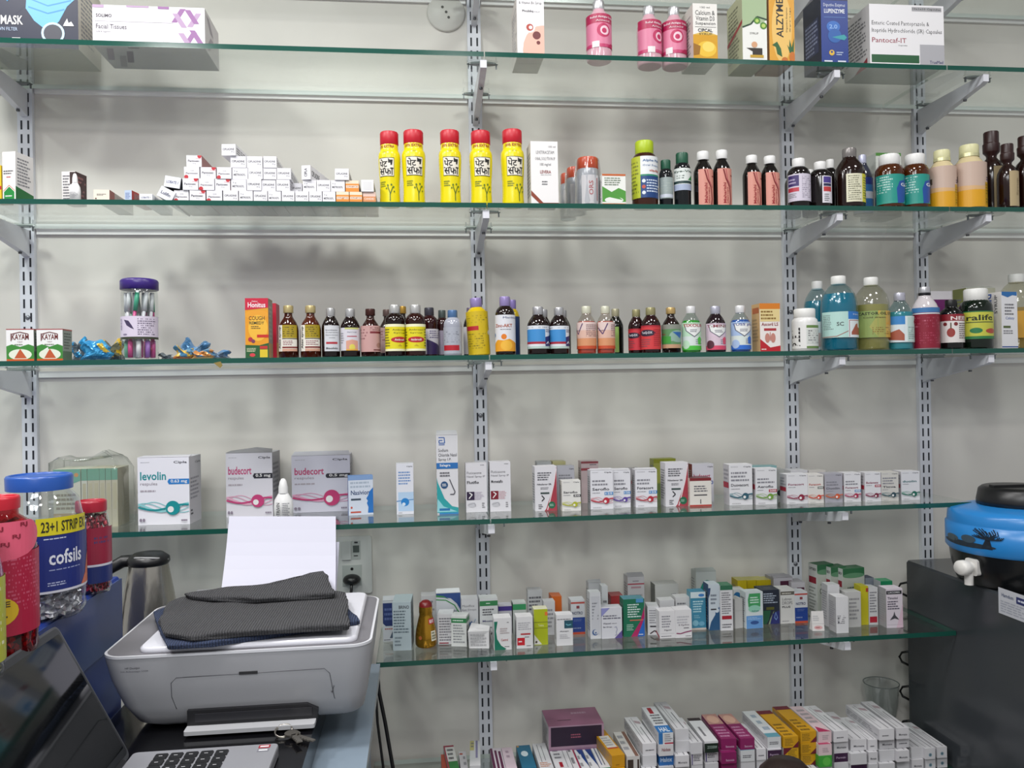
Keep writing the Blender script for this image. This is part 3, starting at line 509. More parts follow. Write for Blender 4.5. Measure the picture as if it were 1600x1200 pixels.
bottle(1265.5, 1298, 254, 2, -.235, 'dark bottle with white cap and small side label with a purple block', 'round', '120c0c', 'eeeeec', 0, 'e3e0e8', [('r', .1, .74, .8, .97, '4a3a8a'), ('r', .1, .42, .8, .6, 'c0383c'), ('m', .15, .05, .6, .35, 4, '66666a'), ('r', .1, .62, .8, .72, '2b2b50')], (.09, .66), 34, 16, capr=.55, caph=.82, ribs=.03)
bottle(1286, 1309, 250, 2, -.16, 'dark bottle with white cap standing behind the big brown bottle', 'round', '120c0c', 'eeeeec', 0, None, (), capr=.5, caph=.82, ribs=.03)
bottle(1306, 1349, 233, 2, -.235, 'big brown bottle with a clear grey cap and yellow and white label', 'syrup', '1f0f0c', '7e7a78', .3, 'e6e3c8', [('r', .55, 0, 1, 1, 'd6cf3a'), ('m', .06, .05, .5, .95, 12, '77775f'), ('m', .6, .1, .95, .9, 9, '77772f'), ('c', .82, .28, .06, '2c2c2a')], (.08, .54), 58, 16, capr=.47, caph=.85)
bottle(1334, 1362, 243, 2, -.17, 'blue-labelled bottle with a silvery cap behind the big brown bottle', 'syrup', '37394a', 'b9bcd2', .3, '3f7cb8', [('r', 0, .4, 1, .6, 'd6dde8'), ('r', 0, .8, 1, 1, '2b3c8a')], (.02, .6), 90, capr=.4)
put(1369, 1408, 239, 315, 2, .075, 'grey-white carton with a green top edge behind the two teal-labelled bottles', Y=-.165, base='d5d9d3', side='b9beb8', top='4f8a3a', name='syrup_carton', F_=[('r', 0, .95, 1, 1, '4f8a3a'), ('m', .1, .7, .9, .8, 2, '77777a')], L_=[('m', .1, .1, .9, .8, 8, '8a8d88')])
gv = [('r', 0, 0, 1, .08, '2a9a8a'), ('m', .05, .35, .4, .95, 7, 'bfe2da'), ('p', [(.5, 0), (.48, .5), (.55, .75), (.72, .82), (.75, .98), (.82, .98), (.84, .8), (1, .72), (1, .3), (.9, .1), (.8, .45), (.72, .1), (.66, .02)], '1f4fa0'), ('T', .58, .58, .98, .7, 'f0f2f6', 'GAVI'), ('c', .86, .36, .05, 'e3e0d4'), ('p', [(.8, 0), (1, 0), (1, .2)], '1f8a6a')]
for x0, x1, yt, lb in ((1369.5, 1410, 243, 'left'), (1410.7, 1449, 242.5, 'right')):
    bottle(x0, x1, yt, 2, -.236, lb+' one of two brown bottles with white caps and teal labels', 'round', '4a2208', 'f0f0ee', 0, '1f9588', gv, (.07, .6), 95, 0, group='teal-labelled bottles', capr=.72, caph=.80, ribs=.06)
def kart(tn): return [('r', 0, 0, 1, .38, 'e0a41a'), ('p', [(0, .38), (1, .38), (1, .5), (.5, .46), (0, .5)], 'd9b07c'), ('r', .62, .05, .98, .55, 'c59a14'), ('m', .64, .08, .96, .52, 7, '7a5c1c'), ('m', .66, .58, .86, .68, 2, '4a3a6a'), ('r', .04, .58, .12, .72, '5a4a40')]
for x0, x1, yt, lb in ((1453, 1491, 236, 'shorter left'), (1492, 1537, 228, 'taller right')):
    bottle(x0, x1, yt, 2, -.236, lb+' cream and yellow bottle beside the dark brown bottles', 'syrup', 'd9c89c', 'e2dfae', 0, 'cbb2a2', kart(0), (.01, .70), 100, 0, name='kids_syrup_bottle', group='cream and yellow bottles', capr=.58, caph=.81, ribs=.03, rough=.25, ring='d9d6a8')
for x0, x1, yt, Y, lb in ((1532, 1566, 207, -.185, 'tallest, first of the three'), (1560, 1588, 226, -.252, 'shortest, middle of the three'), (1586, 1619, 214, -.235, 'third, cut by the picture edge')):
    bottle(x0, x1, yt, 2, Y, 'dark brown bottle with bulky closure, %s' % lb, 'pump', '210c08', '2c0d0a', 0, 'b5a27c', [('v', .4, .3, .6, .8, '8a7a58', 'Syrup')], (.02, .56), 50, 22, name='tonic_bottle', group='dark brown pump-necked bottles', capr=.66, caph=.70, ribs=.02, rough=.15)
# ================================================================== third shelf
ky = [('p', [(0, 0), (1, 0), (1, .46), (.8, .52), (.5, .44), (.2, .52), (0, .46)], '3f8a38'), ('e', .5, .2, .42, .17, 'e7ecd8'), ('p', [(.28, .08), (.5, .38), (.74, .08)], 'c25a32'), ('r', 0, 0, 1, .06, 'cf5a20'), ('r', 0, .975, 1, 1, 'a83a34'), ('T', .2, .66, .82, .84, '6a1f1c', 'KAYAM'), ('r', .16, .62, .19, .86, '6a1f1c'), ('l', [(.2, .84), (.5, .9), (.8, .84)], .012, '6a1f1c'), ('m', .3, .48, .7, .54, 1, '77876a'), ('t', .4, .58, .6, .61, '6a1f1c', 'TABLET')]
for x0, x1, lb in ((10, 53, 'left'), (57.5, 98, 'right')):
    put(x0, x1, 514, 563, 3, .045, lb+' one of two small green and white tablet boxes, third shelf', Y=-.262, base='f0f0ec', top='b8463c', side='8c958a', name='tablet_box', F_=ky, R_=[('m', .15, .35, .9, .9, 6, '4a544a'), ('r', 0, 0, 1, .3, '4c6a50'), ('r', 0, .96, 1, 1, 'a83a34')], group='tablet boxes on the third shelf')
def sachet(x0, x1, yt, S, Y, cols, label, tilt=0, n=14):
    """a crumpled foil packet: a pillow with creases"""
    zz = SZ[S]; p0, p1 = ony(x0, 545, Y), ony(x1, 545, Y); w = p1.x-p0.x; h = ony(x0, yt, Y).z-zz; rr = random.Random(int(x0*7+yt))
    mb = MB(); g = {}
    for side in (0, 1):
        for i in range(n+1):
            for j in range(n+1):
                u, v = i/n, j/n; e = min(u, 1-u, v, 1-v)*2; th = .016*min(1, e*1.6)**.6
                d = rr.uniform(-.0010, .0010)+.002*math.sin(u*17+v*9)
                g[side, i, j] = Vector(((u-.5)*w+.004*math.sin(v*8+x0), (-th if side == 0 else th)+d*(1 if e > .01 else 0), max(.0005, v*h*(1-.28*math.sin(u*3.1+x0*.4)**2)+(.1*h*math.sin(u*11) if v > .5 else 0))))
    for side in (0, 1):
        for i in range(n):
            for j in range(n):
                k = 0
                if (i*.7+j*.45) % 7 > 3.6: k = 1
                if j < 3 and len(cols) > 2: k = 2
                if len(cols) > 3 and (i-n*.7)**2+(j-n*.6)**2 < 7: k = 3
                q = [g[side, i, j], g[side, i+1, j], g[side, i+1, j+1], g[side, i, j+1]]
                if side: q.reverse()
                mb.add(q, [(0, 1, 2, 3)], mat(cols[k % len(cols)], .22, .25))
    o = mb.build('sachet', None, ((p0.x+p1.x)/2, Y, zz+.0002), 0, (0, math.radians(tilt), random.uniform(-.3, .3)))
    tag(o, label, 'sachet', 'crumpled foil sachets on the third shelf')
sachet(112, 138, 529, 3, -.17, ['55626a', '2e8fc4', '7f8a90'], 'grey-blue crumpled sachet behind the right tablet box')
sachet(130, 174, 530, 3, -.235, ['2f88bc', '3f9ac8', '2c6f98', 'c9ac3c'], 'bright blue sachet with yellow corner, left of the toothbrush jar')
sachet(158, 193, 530, 3, -.19, ['5a5a40', 'c9a52a', '3f4a50', '8a8a70'], 'dark yellow crumpled sachet just behind the toothbrush jar')
sachet(274, 305, 541, 3, -.235, ['c9a84c', '4f86a8', 'b06a3c', '6a8fa8'], 'brown and blue sachet, left in the heap right of the toothbrush jar')
sachet(283, 322, 530, 3, -.20, ['6f9ac0', '3f6f98', '8ab0cc'], 'light blue sachet leaning up in the heap right of the toothbrush jar', 8)
sachet(300, 335, 546, 3, -.245, ['c98a4c', '5f86a0', 'd9b46a'], 'orange-edged sachet lying in front in the heap')
sachet(322, 358, 546, 3, -.225, ['5a6f84', '4a7fae', '7a8a94'], 'grey-blue sachet at the right end of the heap')
sachet(250, 270, 552, 3, -.20, ['6f7a80', '55606a'], 'flat grey sachet just right of the toothbrush jar')
mb = MB(); p = ony(345, 572, -.255); mb.loft([[Vector((-.010, 0, .004)), Vector((.004, 0, .007)), Vector((.008, 0, -.001)), Vector((.003, 0, -.007))], [Vector((-.010, .0008, .004)), Vector((.004, .0008, .007)), Vector((.008, .0008, -.001)), Vector((.003, .0008, -.007))]], mat('8f7a3a', .6))
o = mb.build('paper_scrap', None, (p.x, -.2745, SZ[3]-.0135)); tag(o, 'small torn yellow-brown scrap stuck under the edge of the third shelf', 'scrap')
# jar of toothbrushes
def toothjar():
    Y = -.225; p0, p1 = ony(190, 500, Y), ony(247, 500, Y); r = (p1.x-p0.x)/2; c = (p0+p1)/2; c.z = SZ[3]+.0002; h = ony(218, 437, Y).z-SZ[3]
    e = empty('toothbrush_jar', c); tag(e, 'clear plastic jar of toothbrushes with a dark purple lid on the third shelf', 'jar')
    b = MB(); b.lathe([(.93*r, 0), (r, .02*h), (r*.97, .3*h), (r, .5*h), (r*.99, .82*h), (r*.93, .87*h)], CLR, 36, cap1=False); b.build('body', e)
    k = MB(); k.lathe([(r*.98, .865*h), (r*1.03, .87*h), (r*1.03, .975*h), (r*.98, h*.99), (r*.9, h)], mat('3a2378', .3), 40, ribs=.01); k.build('lid', e)
    l = MB(); cv = wrapcanvas(l, r, .25*h, .53*h, 88, lift=.0006)
    cv.draw([('r', 0, .0, 1, 1, 'd9cfdf'), ('r', 0, 0, 1, .1, '3a3f2c'), ('m', .56, .16, .9, .92, 8, '6d6478'), ('p', [(.3, .85), (.4, .8), (.46, .6), (.5, .42), (.44, .48), (.36, .6)], '453a5a'), ('e', .32, .2, .05, .04, '8a7f98'), ('v', .18, .4, .24, .9, '9a8fa8', 'GO')]); l.build('label', e)
    cols = ['d95a9c', '8a5ac0', 'e86aa8', 'a8d8c0', 'e8e8ea', '7fc8a8', 'd94a90', 'f0f0f2', 'b07ad0', 'dfe6ea', 'efefef', 'e87ab0']
    for i in range(13):
        q = .70*r if i < 9 else .34*r; a = i*2*PI/9 if i < 9 else i*2*PI/4+.4; t = MB(); m = mat(cols[i % 12], .3); P = lambda k, z: (q*math.cos(a+k), q*math.sin(a+k), z)
        t.tube([P(0, .005), P(.02, .04)], .0052, m, 8); t.tube([P(.02, .04), P(.3, h*.4), P(.5, h*.62)], .0034, mat('dfe0e6', .3) if i % 3 else m, 6); t.tube([P(.5, h*.60), P(.68, h*.83)], .0046, mat('e3e6e8' if i % 6 else '3fae8a', .4), 8)
        o = t.build('toothbrush', None); o.matrix_world = Matrix.Translation(c)
        tag(o, 'wrapped toothbrush with a coloured handle standing in the clear purple-lidded jar', 'toothbrush', 'toothbrushes in the jar')
toothjar()
hon = [('r', 0, .86, 1, 1, 'c01433'), ('r', 0, 0, 1, .80, 'e59a1c'), ('p', [(0, .80), (1, .84), (1, 1), (0, 1)], 'c8143a'), ('T', .12, .845, .88, .93, 'f4eef0', 'Honitus'), ('t', .3, .935, .55, .96, 'f4eef0', 'Dabur'), ('e', .5, .72, .52, .08, 'e8a02a'), ('e', .55, .5, .42, .22, 'f0b83a'), ('T', .16, .63, .84, .7, '5a3a10', 'COUGH'), ('T', .18, .56, .82, .61, '14301c', 'REMEDY'), ('m', .25, .48, .7, .54, 2, '5a4a20'), ('r', .5, .34, 1, .39, 'c8281c'), ('c', .22, .31, .1, 'b0283a'), ('c', .34, .28, .08, '7a3a5a'), ('p', [(0, 0), (1, 0), (1, .25), (.6, .21), (0, .22)], '1f5a2c'), ('r', .62, .01, .95, .14, 'e0c42c'), ('r', .62, .15, .95, .2, 'c0302c'), ('e', .3, .05, .12, .03, 'd8404a'), ('m', .06, .1, .5, .17, 3, 'cfd8b0')]
put(383, 419.5, 466, 560, 3, .05, 'red and yellow cough remedy carton on the third shelf', Y=-.262, base='d9a02c', side='8f7a5a', top='b01430', name='syrup_carton', F_=hon, R_=[('r', 0, 0, 1, .25, 'b8862c'), ('r', 0, .25, 1, .95, '8c8578'), ('m', .2, .3, .8, .9, 8, 'b5ada0')])
put(400, 432, 474, 560, 3, .045, 'red carton mostly hidden behind the cough remedy carton', Y=-.165, base='c01433', side='a81c34', name='syrup_carton', R_=[('r', 0, 0, 1, .3, 'b8862c')])
S3 = [
 # x0 x1 ytop Y body cap metal label art (lz) half turn kind label
 (435, 467, 478, -.238, '3b1309', 'bfae7c', .5, 'ece8dc', 'A', (.12, .62), 62, -2, 'tallneck', 'brown syrup bottle with gold cap and yellow label, touching the cough remedy carton'),
 (469, 502, 478, -.238, '4a1a0c', 'bfae7c', .5, 'ece8dc', 'A', (.12, .62), 62, 2, 'tallneck', 'brown syrup bottle with gold cap and yellow label, second after the cough remedy carton'),
 (502.5, 531.5, 482, -.238, '150a0a', 'b9b9b9', .6, 'd3d5da', 'B', (.12, .64), 54, 16, 'syrup', 'dark bottle with silver cap and grey-white label with one red bar'),
 (532, 563, 483, -.238, '180a0a', 'b9b9b9', .6, 'd6d3da', 'C', (.13, .6), 72, 0, 'syrup', 'dark bottle with silver cap and a pink and yellow picture on its label'),
 (563.5, 594.5, 483, -.238, '2c0d08', '3a1712', .3, 'c79c98', 'D', (.1, .64), 95, 0, 'tallneck', 'brown bottle with brown cap and dusty pink label'),
 (592, 618, 484, -.165, '24130f', '5a4844', .3, 'b99a96', 'D', (.1, .62), 95, 0, 'tallneck', 'brown-capped bottle half hidden behind the first yellow-labelled bottle'),
 (601, 633, 477, -.241, '190b0a', 'c4c4c2', .6, 'e2d51c', 'E', (.1, .62), 95, 26, 'round', 'left one of two dark bottles with silver caps and bright yellow labels'),
 (618, 641, 479, -.165, '1c0f0a', 'b08a3c', .6, None, '', (.1, .6), 95, 0, 'tallneck', 'dark bottle with a gold cap behind the two yellow-labelled bottles'),
 (633.5, 665, 477, -.241, '2a0d0a', 'c4c4c2', .6, 'e2d51c', 'E', (.1, .62), 95, 0, 'round', 'right one of two dark bottles with silver caps and bright yellow labels'),
 (657, 685, 481, -.185, '2c0d10', '3b3a44', .3, 'd3cfd6', 'F', (.05, .56), 95, 0, 'round', 'dark red bottle with dark grey cap, right behind the yellow-labelled pair'),
 (680, 702, 485, -.165, '2a0f10', '4a5452', .3, '8f8798', '', (.05, .56), 95, 0, 'round', 'dark bottle with a green-grey cap behind the grey bottle'),
 (693, 722, 485, -.241, 'a3a6b2', '4a6c96', .2, 'a9adb8', 'G', (.04, .62), 90, 0, 'round', 'pale grey bottle with a blue cap and a red rectangle on its label'),
 (724, 746, 481, -.20, '1a1214', '6a5f72', .3, 'd3cfd2', '', (.04, .6), 95, 0, 'syrup', 'dark bottle half hidden behind the tilted yellow bottle'),
 (773.5, 805, 464, -.241, '1c100c', '8e7fb0', .2, 'dfe0e6', 'I', (.06, .68), 88, 0, 'round', 'dark bottle with lilac cap and orange fruit label, right of the tilted yellow bottle'),
 (790, 812, 469, -.175, 'b9a01c', '7a6ca4', .2, '1c3560', '', (.02, .7), 95, 0, 'round', 'yellow and navy bottle with a lilac cap behind the orange fruit bottle'),
 (824, 858, 480, -.241, '190c0c', 'b5b5b8', .6, 'dfe3ea', 'J', (.12, .6), 95, 0, 'syrup', 'left one of two dark bottles with blue and white labels'),
 (838, 862, 484, -.175, '190c0c', 'a5a5a8', .6, None, '', (.1, .6), 95, 0, 'syrup', 'silver-capped dark bottle hidden between the two blue and white labelled bottles'),
 (858.5, 889, 481, -.241, '190c0c', 'b5b5b8', .6, 'dfe3ea', 'J', (.12, .6), 95, 0, 'syrup', 'right one of two dark bottles with blue and white labels'),
 (868, 892, 485, -.175, '190c0c', 'a5a5a8', .6, None, '', (.1, .6), 95, 0, 'syrup', 'silver-capped dark bottle behind the right blue and white labelled bottle'),
 (950, 974, 483, -.175, '12120c', 'a8a488', .4, '8fb05a', '', (.05, .6), 50, -40, 'syrup', 'black bottle with a green label edge behind the right peach-labelled bottle'),
 (982, 1007, 484, -.215, '24090c', '9a946c', .4, 'cf3440', 'L', (.08, .56), 95, 0, 'syrup', 'left one of two dark bottles with bright red labels'),
 (1002, 1032, 481, -.243, '24090c', '9a946c', .4, 'd23a3e', 'L', (.08, .6), 95, 0, 'syrup', 'right one of two dark bottles with bright red labels'),
 (1034, 1063, 481, -.241, '1c0c0a', 'c0a26a', .5, '5d8f5c', 'M', (.1, .62), 95, 0, 'tallneck', 'dark bottle with gold cap and green label with a blue shape'),
 (1103, 1133, 479, -.241, '1e0f16', 'b9b9c8', .5, 'd9c4d2', 'O', (.05, .62), 88, 0, 'syrup', 'dark bottle with silver cap and pink label with a white shield'),
]
def art3(k):
    if k == 'A': return [('r', .28, .5, 1, 1, 'a8921c'), ('m', .32, .55, .95, .95, 5, '4f4410'), ('r', .28, .46, 1, .49, '2a2418'), ('r', .28, .12, 1, .18, '7c2420'), ('r', .28, 0, 1, .1, 'cfa088'), ('v', .06, .1, .22, .95, '26221e', 'Alex syrup'), ('m', .32, .22, .9, .42, 3, '9a6a70')]
    if k == 'B': return [('T', .1, .8, .8, .84, '55585f', 'Bromhexine'), ('t', .1, .7, .9, .75, '55585f', 'Guaiphenesin'), ('t', .1, .6, .85, .65, '55585f', 'Expectorant'), ('r', .12, .28, .8, .36, 'b3303c'), ('T', .12, .08, .8, .15, '2c2c30', 'Bisolvin'), ('m', .3, .5, .7, .54, 1, '88888c')]
    if k == 'C': return [('p', [(.35, 0), (.85, 0), (.85, .42), (.6, .48), (.35, .42)], 'd9a08a'), ('e', .6, .14, .12, .14, 'e0d25a'), ('r', .35, 0, .85, .06, 'e0a83a'), ('T', .4, .78, .8, .83, '8a8aa0', 'Syrup'), ('r', .4, .6, .8, .64, 'b34a5a'), ('m', .04, .3, .28, .8, 5, '9a9aa0'), ('r', .3, .93, .9, 1, 'c9cc7c')]
    if k == 'D': return [('m', .06, .45, .45, .9, 4, '8a5a5c'), ('r', .5, .7, .95, .78, '7c2a34'), ('m', .5, .8, .95, .95, 2, '8a5a5c'), ('e', .8, .25, .1, .1, 'a87c74'), ('r', .6, .05, .9, .09, '6a2a2c')]
    if k == 'E': return [('r', 0, .9, 1, 1, 'f1efc8'), ('r', 0, 0, 1, .08, 'f1efc8'), ('t', .3, .76, .75, .82, '5a5410', 'Ambroxol'), ('t', .33, .64, .72, .7, '5a5410', 'Syrup'), ('e', .52, .42, .27, .11, 'b8202c'), ('T', .36, .38, .68, .46, 'f2e8e0', 'Ambrodil'), ('m', .02, .15, .22, .85, 7, '7a7420'), ('m', .8, .15, .98, .85, 7, '7a7420'), ('p', [(.45, .18), (.52, .26), (.6, .18)], 'c9b01c')]
    if k == 'F': return [('r', .4, 0, 1, .6, '3a2a5c'), ('p', [(.4, .6), (1, .3), (1, .6)], 'd3cfd6'), ('m', .5, .62, .98, .95, 4, '5a5078'), ('r', 0, .12, .3, .28, 'b3202c')]
    if k == 'G': return [('m', .12, .4, .8, .85, 6, '6a6e78'), ('r', .1, .12, .72, .32, 'b3182a'), ('l', [(.6, .75), (.7, .7)], .01, '6a6e78')]
    if k == 'I': return [('p', [(0, 0), (.9, 0), (.9, .22), (.6, .34), (.4, .3), (.2, .32), (0, .2)], 'e8a024'), ('c', .42, .4, .09, 'e07c1c'), ('e', .5, .16, .2, .14, 'f0b83c'), ('T', .1, .66, .7, .75, 'b05a3c', 'Zinc-AKT'), ('m', .3, .58, .75, .62, 1, '77777c'), ('t', .4, .9, .95, .95, '3a4a7a', 'Mankind'), ('c', .02, .45, .07, '3f6fa8')]
    if k == 'J': return [('r', 0, .28, .66, .84, '3f8fcf'), ('r', 0, .2, .66, .3, 'a82438'), ('p', [(.66, .5), (1, .62), (1, .1), (.66, .1)], '2c2a6a'), ('m', .05, .86, .9, .97, 1, '88909a'), ('m', .68, .7, .95, .85, 2, '5a5f7a'), ('r', 0, 0, 1, .1, 'b9cfc8'), ('T', .68, .2, .85, .32, 'd9dce6', 'A')]
    if k == 'K': return [('r', 0, 0, 1, .4, 'd9966a'), ('r', 0, 0, 1, .12, 'c9502c'), ('r', 0, .4, 1, .7, 'dfb7a6'), ('l', [(.02, .8), (.2, .55), (.38, .95)], .02, '5a3f6a'), ('m', .5, .45, .95, .92, 7, '8a6a6a'), ('t', .06, .66, .3, .72, '4a3f6a', 'Ibu-gesic')]
    if k == 'L': return [('r', 0, .93, 1, 1, 'b32434'), ('e', .28, .68, .28, .14, '2c1c34'), ('T', .1, .63, .46, .75, 'e3dfe6', 'TusQ-DX'), ('m', .04, .08, .4, .45, 4, '8a4a52'), ('m', .5, .12, .8, .85, 9, 'a82430'), ('r', .84, .1, 1, .5, 'c9b4b8')]
    if k == 'M': return [('r', 0, .8, 1, 1, '8a8f84'), ('p', [(.45, .72), (.9, .7), (.7, .34)], '2460a8'), ('r', .4, .3, .9, .32, 'b9c4b9'), ('e', .65, .5, .3, .26, '8fb0a0'), ('p', [(.45, .68), (.86, .68), (.72, .4)], '2460a8'), ('m', .04, .55, .3, .62, 1, 'a02c34'), ('r', 0, 0, 1, .16, 'c49a78'), ('r', 0, .2, .4, .5, '3f9a3c')]
    if k in 'NOP':
        c1, c2 = {'N': ('4cc040', 'bfe3c4'), 'O': ('d94a6a', 'dcc6d6'), 'P': ('2f6fd0', 'a9c2e6')}[k]
        return [('r', 0, .5, 1, 1, c2), ('r', 0, 0, 1, .16, c1), ('p', [(.14, .95), (.86, .95), (.8, .7), (.5, .46), (.2, .7)], '5a5a6a'), ('p', [(.17, .94), (.83, .94), (.77, .71), (.5, .5), (.23, .71)], 'eef0ee'), ('T', .1, .84, .9, .95, {'N': 'b04a3c', 'O': '8a3a4a', 'P': '3a4a9a'}[k], {'N': 'TIXOLIN', 'O': 'T-MINIC', 'P': 'TUSS plus'}[k]), ('m', .36, .64, .64, .76, 2, '6a6a7a'), ('m', .55, .2, .9, .4, 3, '8a8a9a'), ('p', [(.62, .42), (.72, .5), (.82, .42), (.78, .2), (.64, .2)], c1), ('e', .2, .2, .14, .16, '5a2a3a' if k == 'O' else c2)]
    return []
for (x0, x1, yt, Y, bd, cp, cm, lb, ar, lz, hf, tn, kd, label) in S3:
    bottle(x0, x1, yt, 3, Y, label, kd, bd, cp, cm, lb, art3(ar) if ar else (), lz, hf, tn, group='syrup bottles on the third shelf', capr={'syrup': .5, 'round': .54, 'tallneck': .5}[kd], caph=.835 if kd != 'tallneck' else .86, rough=.08)
bottle(731.5, 765.5, 466, 3, -.222, 'yellow bottle with a lilac cap tilting left, in front of the middle upright', 'round', 'd1b411', '8e7fb0', .2, 'cfb315', [('r', .1, .56, .5, .66, 'b8202a'), ('m', .1, .72, .85, .92, 4, '6d6418'), ('m', .15, .12, .75, .5, 7, '8a7c18'), ('c', .86, .5, .07, 'e8e4d4'), ('r', .92, .05, 1, .45, '2c2a50')], (.02, .76), 95, 0, tilt=-3, group='syrup bottles on the third shelf', capr=.55)
for x0, x1, yt, tn, lb in ((901.5, 931.5, 479, -14, 'left'), (932, 960.5, 479, 22, 'right')):
    bottle(x0, x1, yt, 3, -.241, lb+' one of two clear bottles with pink liquid and peach labels', 'syrup', 'f1eeea', 'cdcdb8', .2, 'e3ccc6', art3('K'), (.1, .66), 88, tn, bk='clear', liquid='c84a36', lvl=.68, name='syrup_bottle', group='peach-labelled clear bottles', capr=.5)
for x0, x1, yt, k, lq, lb in ((1065, 1094.5, 479, 'N', '2fae2c', 'clear bottle of green syrup with a white cap and shield label'), (1141.5, 1172, 478, 'P', '2263c4', 'clear bottle of blue syrup with a shield label, left of the lung-picture carton')):
    bottle(x0, x1, yt, 3, -.241, lb, 'syrup', 'e9efee', 'd9d9da', .2, 'd9e4e0', art3(k), (.05, .64), 84, 0, bk='clear', liquid=lq, lvl=.69, capr=.5)
put(1187.5, 1219, 474, 553, 3, .045, 'orange, cream and red syrup carton with a lungs picture on the third shelf', Y=-.262, base='f1ebe6', side='d0a870', top='d98a3c', name='syrup_carton',
    F_=[('r', 0, .88, 1, 1, 'd98024'), ('r', .02, .62, .98, .88, 'e6d294'), ('m', .06, .65, .9, .86, 3, '8a6a30'), ('T', .08, .53, .9, .6, '8c1c2c', 'Ascoril LS'), ('r', .2, .43, .8, .48, 'b03038'), ('e', .36, .28, .12, .1, 'c98a7c'), ('e', .64, .28, .12, .1, 'c98a7c'), ('r', .48, .22, .52, .4, 'c98a7c'), ('p', [(0, 0), (1, 0), (1, .12), (.5, .08), (0, .26)], 'bf1f2c'), ('m', .06, .02, .4, .07, 1, 'f0dfd8')], L_=[('r', .1, .8, .9, .92, 'b05a24'), ('m', .1, .2, .9, .7, 7, 'a88a5c')])
bottle(1238.5, 1276.5, 483, 3, -.238, 'white pill bottle with a green-banded label beside the blue sanitizer bottles', 'pill', 'e6e6e4', 'ecece8', 0, 'e9e9e6', [('v', .02, .1, .26, .9, '3a3a3a', 'PLELL'), ('r', .4, .0, .95, .1, '6a8a4c'), ('r', .4, .88, .95, 1, '6a8a4c'), ('r', .4, .16, .95, .84, 'd3d8d3'), ('m', .44, .2, .9, .8, 6, '66666a')], (.06, .6), 95, 0, name='pill_bottle', caph=.78, rough=.3, ribs=.03)
bt = [('r', 0, 0, .5, 1, 'b8dcd4'), ('m', .04, .3, .26, .9, 9, '7a8a8a'), ('T', .3, .45, .42, .6, '55605e', 'SC'), ('r', .5, 0, 1, 1, 'e3ecee'), ('r', .5, .7, 1, 1, '2f78c4'), ('t', .6, .86, .9, .92, 'd9e6f2', 'Handrub'), ('p', [(.56, .1), (.56, .2), (.66, .5), (.72, .55), (.74, .4), (.9, .3), (.97, .1)], 'a85a44'), ('l', [(.52, .02), (.52, .66), (.98, .66)], .01, 'a8443c'), ('l', [(0, .02), (.3, .05), (.5, .25)], .012, 'b06a5c')]
bottle(1257, 1297, 440, 3, -.155, 'rear blue sanitizer bottle half hidden between the pill bottle and the front one', 'pet', 'd6e6ea', 'e6e6e4', 0, 'cfe0e2', [('r', .3, .1, .9, .6, 'c9b4b0')], (.03, .42), 88, 0, bk='clear', liquid='1a8ba0', lvl=.72, name='sanitizer_bottle', caph=.88, group='blue sanitizer bottles')
bottle(1283.5, 1337, 432, 3, -.232, 'tall front blue sanitizer bottle with a handwashing picture on its label', 'pet', 'dcebed', 'ecece8', 0, 'cfe6e2', bt, (.17, .51), 88, 0, bk='clear', liquid='1488a4', lvl=.76, name='sanitizer_bottle', caph=.885, group='blue sanitizer bottles', ribs=.03)
bottle(1335.5, 1386.5, 434, 3, -.225, 'large clear bottle of pale castor oil with a green and orange label', 'pet', 'eeeee4', 'ecece8', 0, 'd0a950', [('r', 0, 0, .45, 1, '8fa35c'), ('p', [(.45, 0), (.3, .4), (.5, 1), (.6, 1), (.6, 0)], 'a8a85c'), ('T', .1, .84, .76, .95, '2c2c20', 'CASTOR OIL I.P.'), ('t', .2, .72, .6, .78, '4a3a20', 'Cold drawn'), ('m', .35, .1, .9, .4, 4, '8a6a34'), ('p', [(.6, .5), (.8, .75), (1, .6), (1, .4)], 'd9a030')], (.17, .53), 92, 0, bk='clear', liquid='aaa868', lvl=.62, name='oil_bottle', caph=.885, ribs=.03)
bottle(1387, 1425, 458, 3, -.238, 'small sanitizer bottle with silver cap between the oil bottle and the red bottle', 'syrup', 'dcebed', 'b4b4c0', .4, 'dfe9ea', [('r', 0, 0, .44, 1, 'd9e4e8'), ('r', 0, .68, .44, 1, '3a86c8'), ('p', [(0, .1), (0, .34), (.3, .5), (.42, .3), (.42, .06)], 'a85a44'), ('r', .5, .02, 1, .96, 'c3dcd6'), ('p', [(.72, .78), (.8, .92), (.88, .78), (.8, .66)], 'a8303c'), ('m', .52, .1, .95, .6, 7, '7a8a8a')], (.13, .58), 88, 0, bk='clear', liquid='3aa3ae', lvl=.66, name='sanitizer_bottle', capr=.42, caph=.86)
bottle(1425.5, 1464.5, 449, 3, -.241, 'deep red antiseptic bottle with silver cap and blue-topped label', 'syrup', 'cfc9cc', 'bcbcc0', .6, '8c1430', [('r', 0, .88, 1, 1, '3f78b0'), ('r', 0, .84, 1, .87, 'd9dde2'), ('m', .1, .5, .9, .78, 4, 'b85a70'), ('m', .2, .1, .8, .4, 5, 'a83a54')], (.02, .66), 92, 0, bk='p', name='antiseptic_bottle', capr=.42, caph=.87, ring='222226')
put(1452, 1488, 455, 545, 3, .05, 'white and purple carton standing behind the red bottle and small neem bottle', Y=-.15, base='d9d6da', side='c6c3c8', name='syrup_carton', F_=[('r', 0, .58, 1, .86, '6a1f62'), ('r', 0, .38, 1, .58, 'a88aa8'), ('m', .1, .1, .9, .36, 4, '8a8a8e'), ('r', 0, 0, 1, .1, '8a2440')])
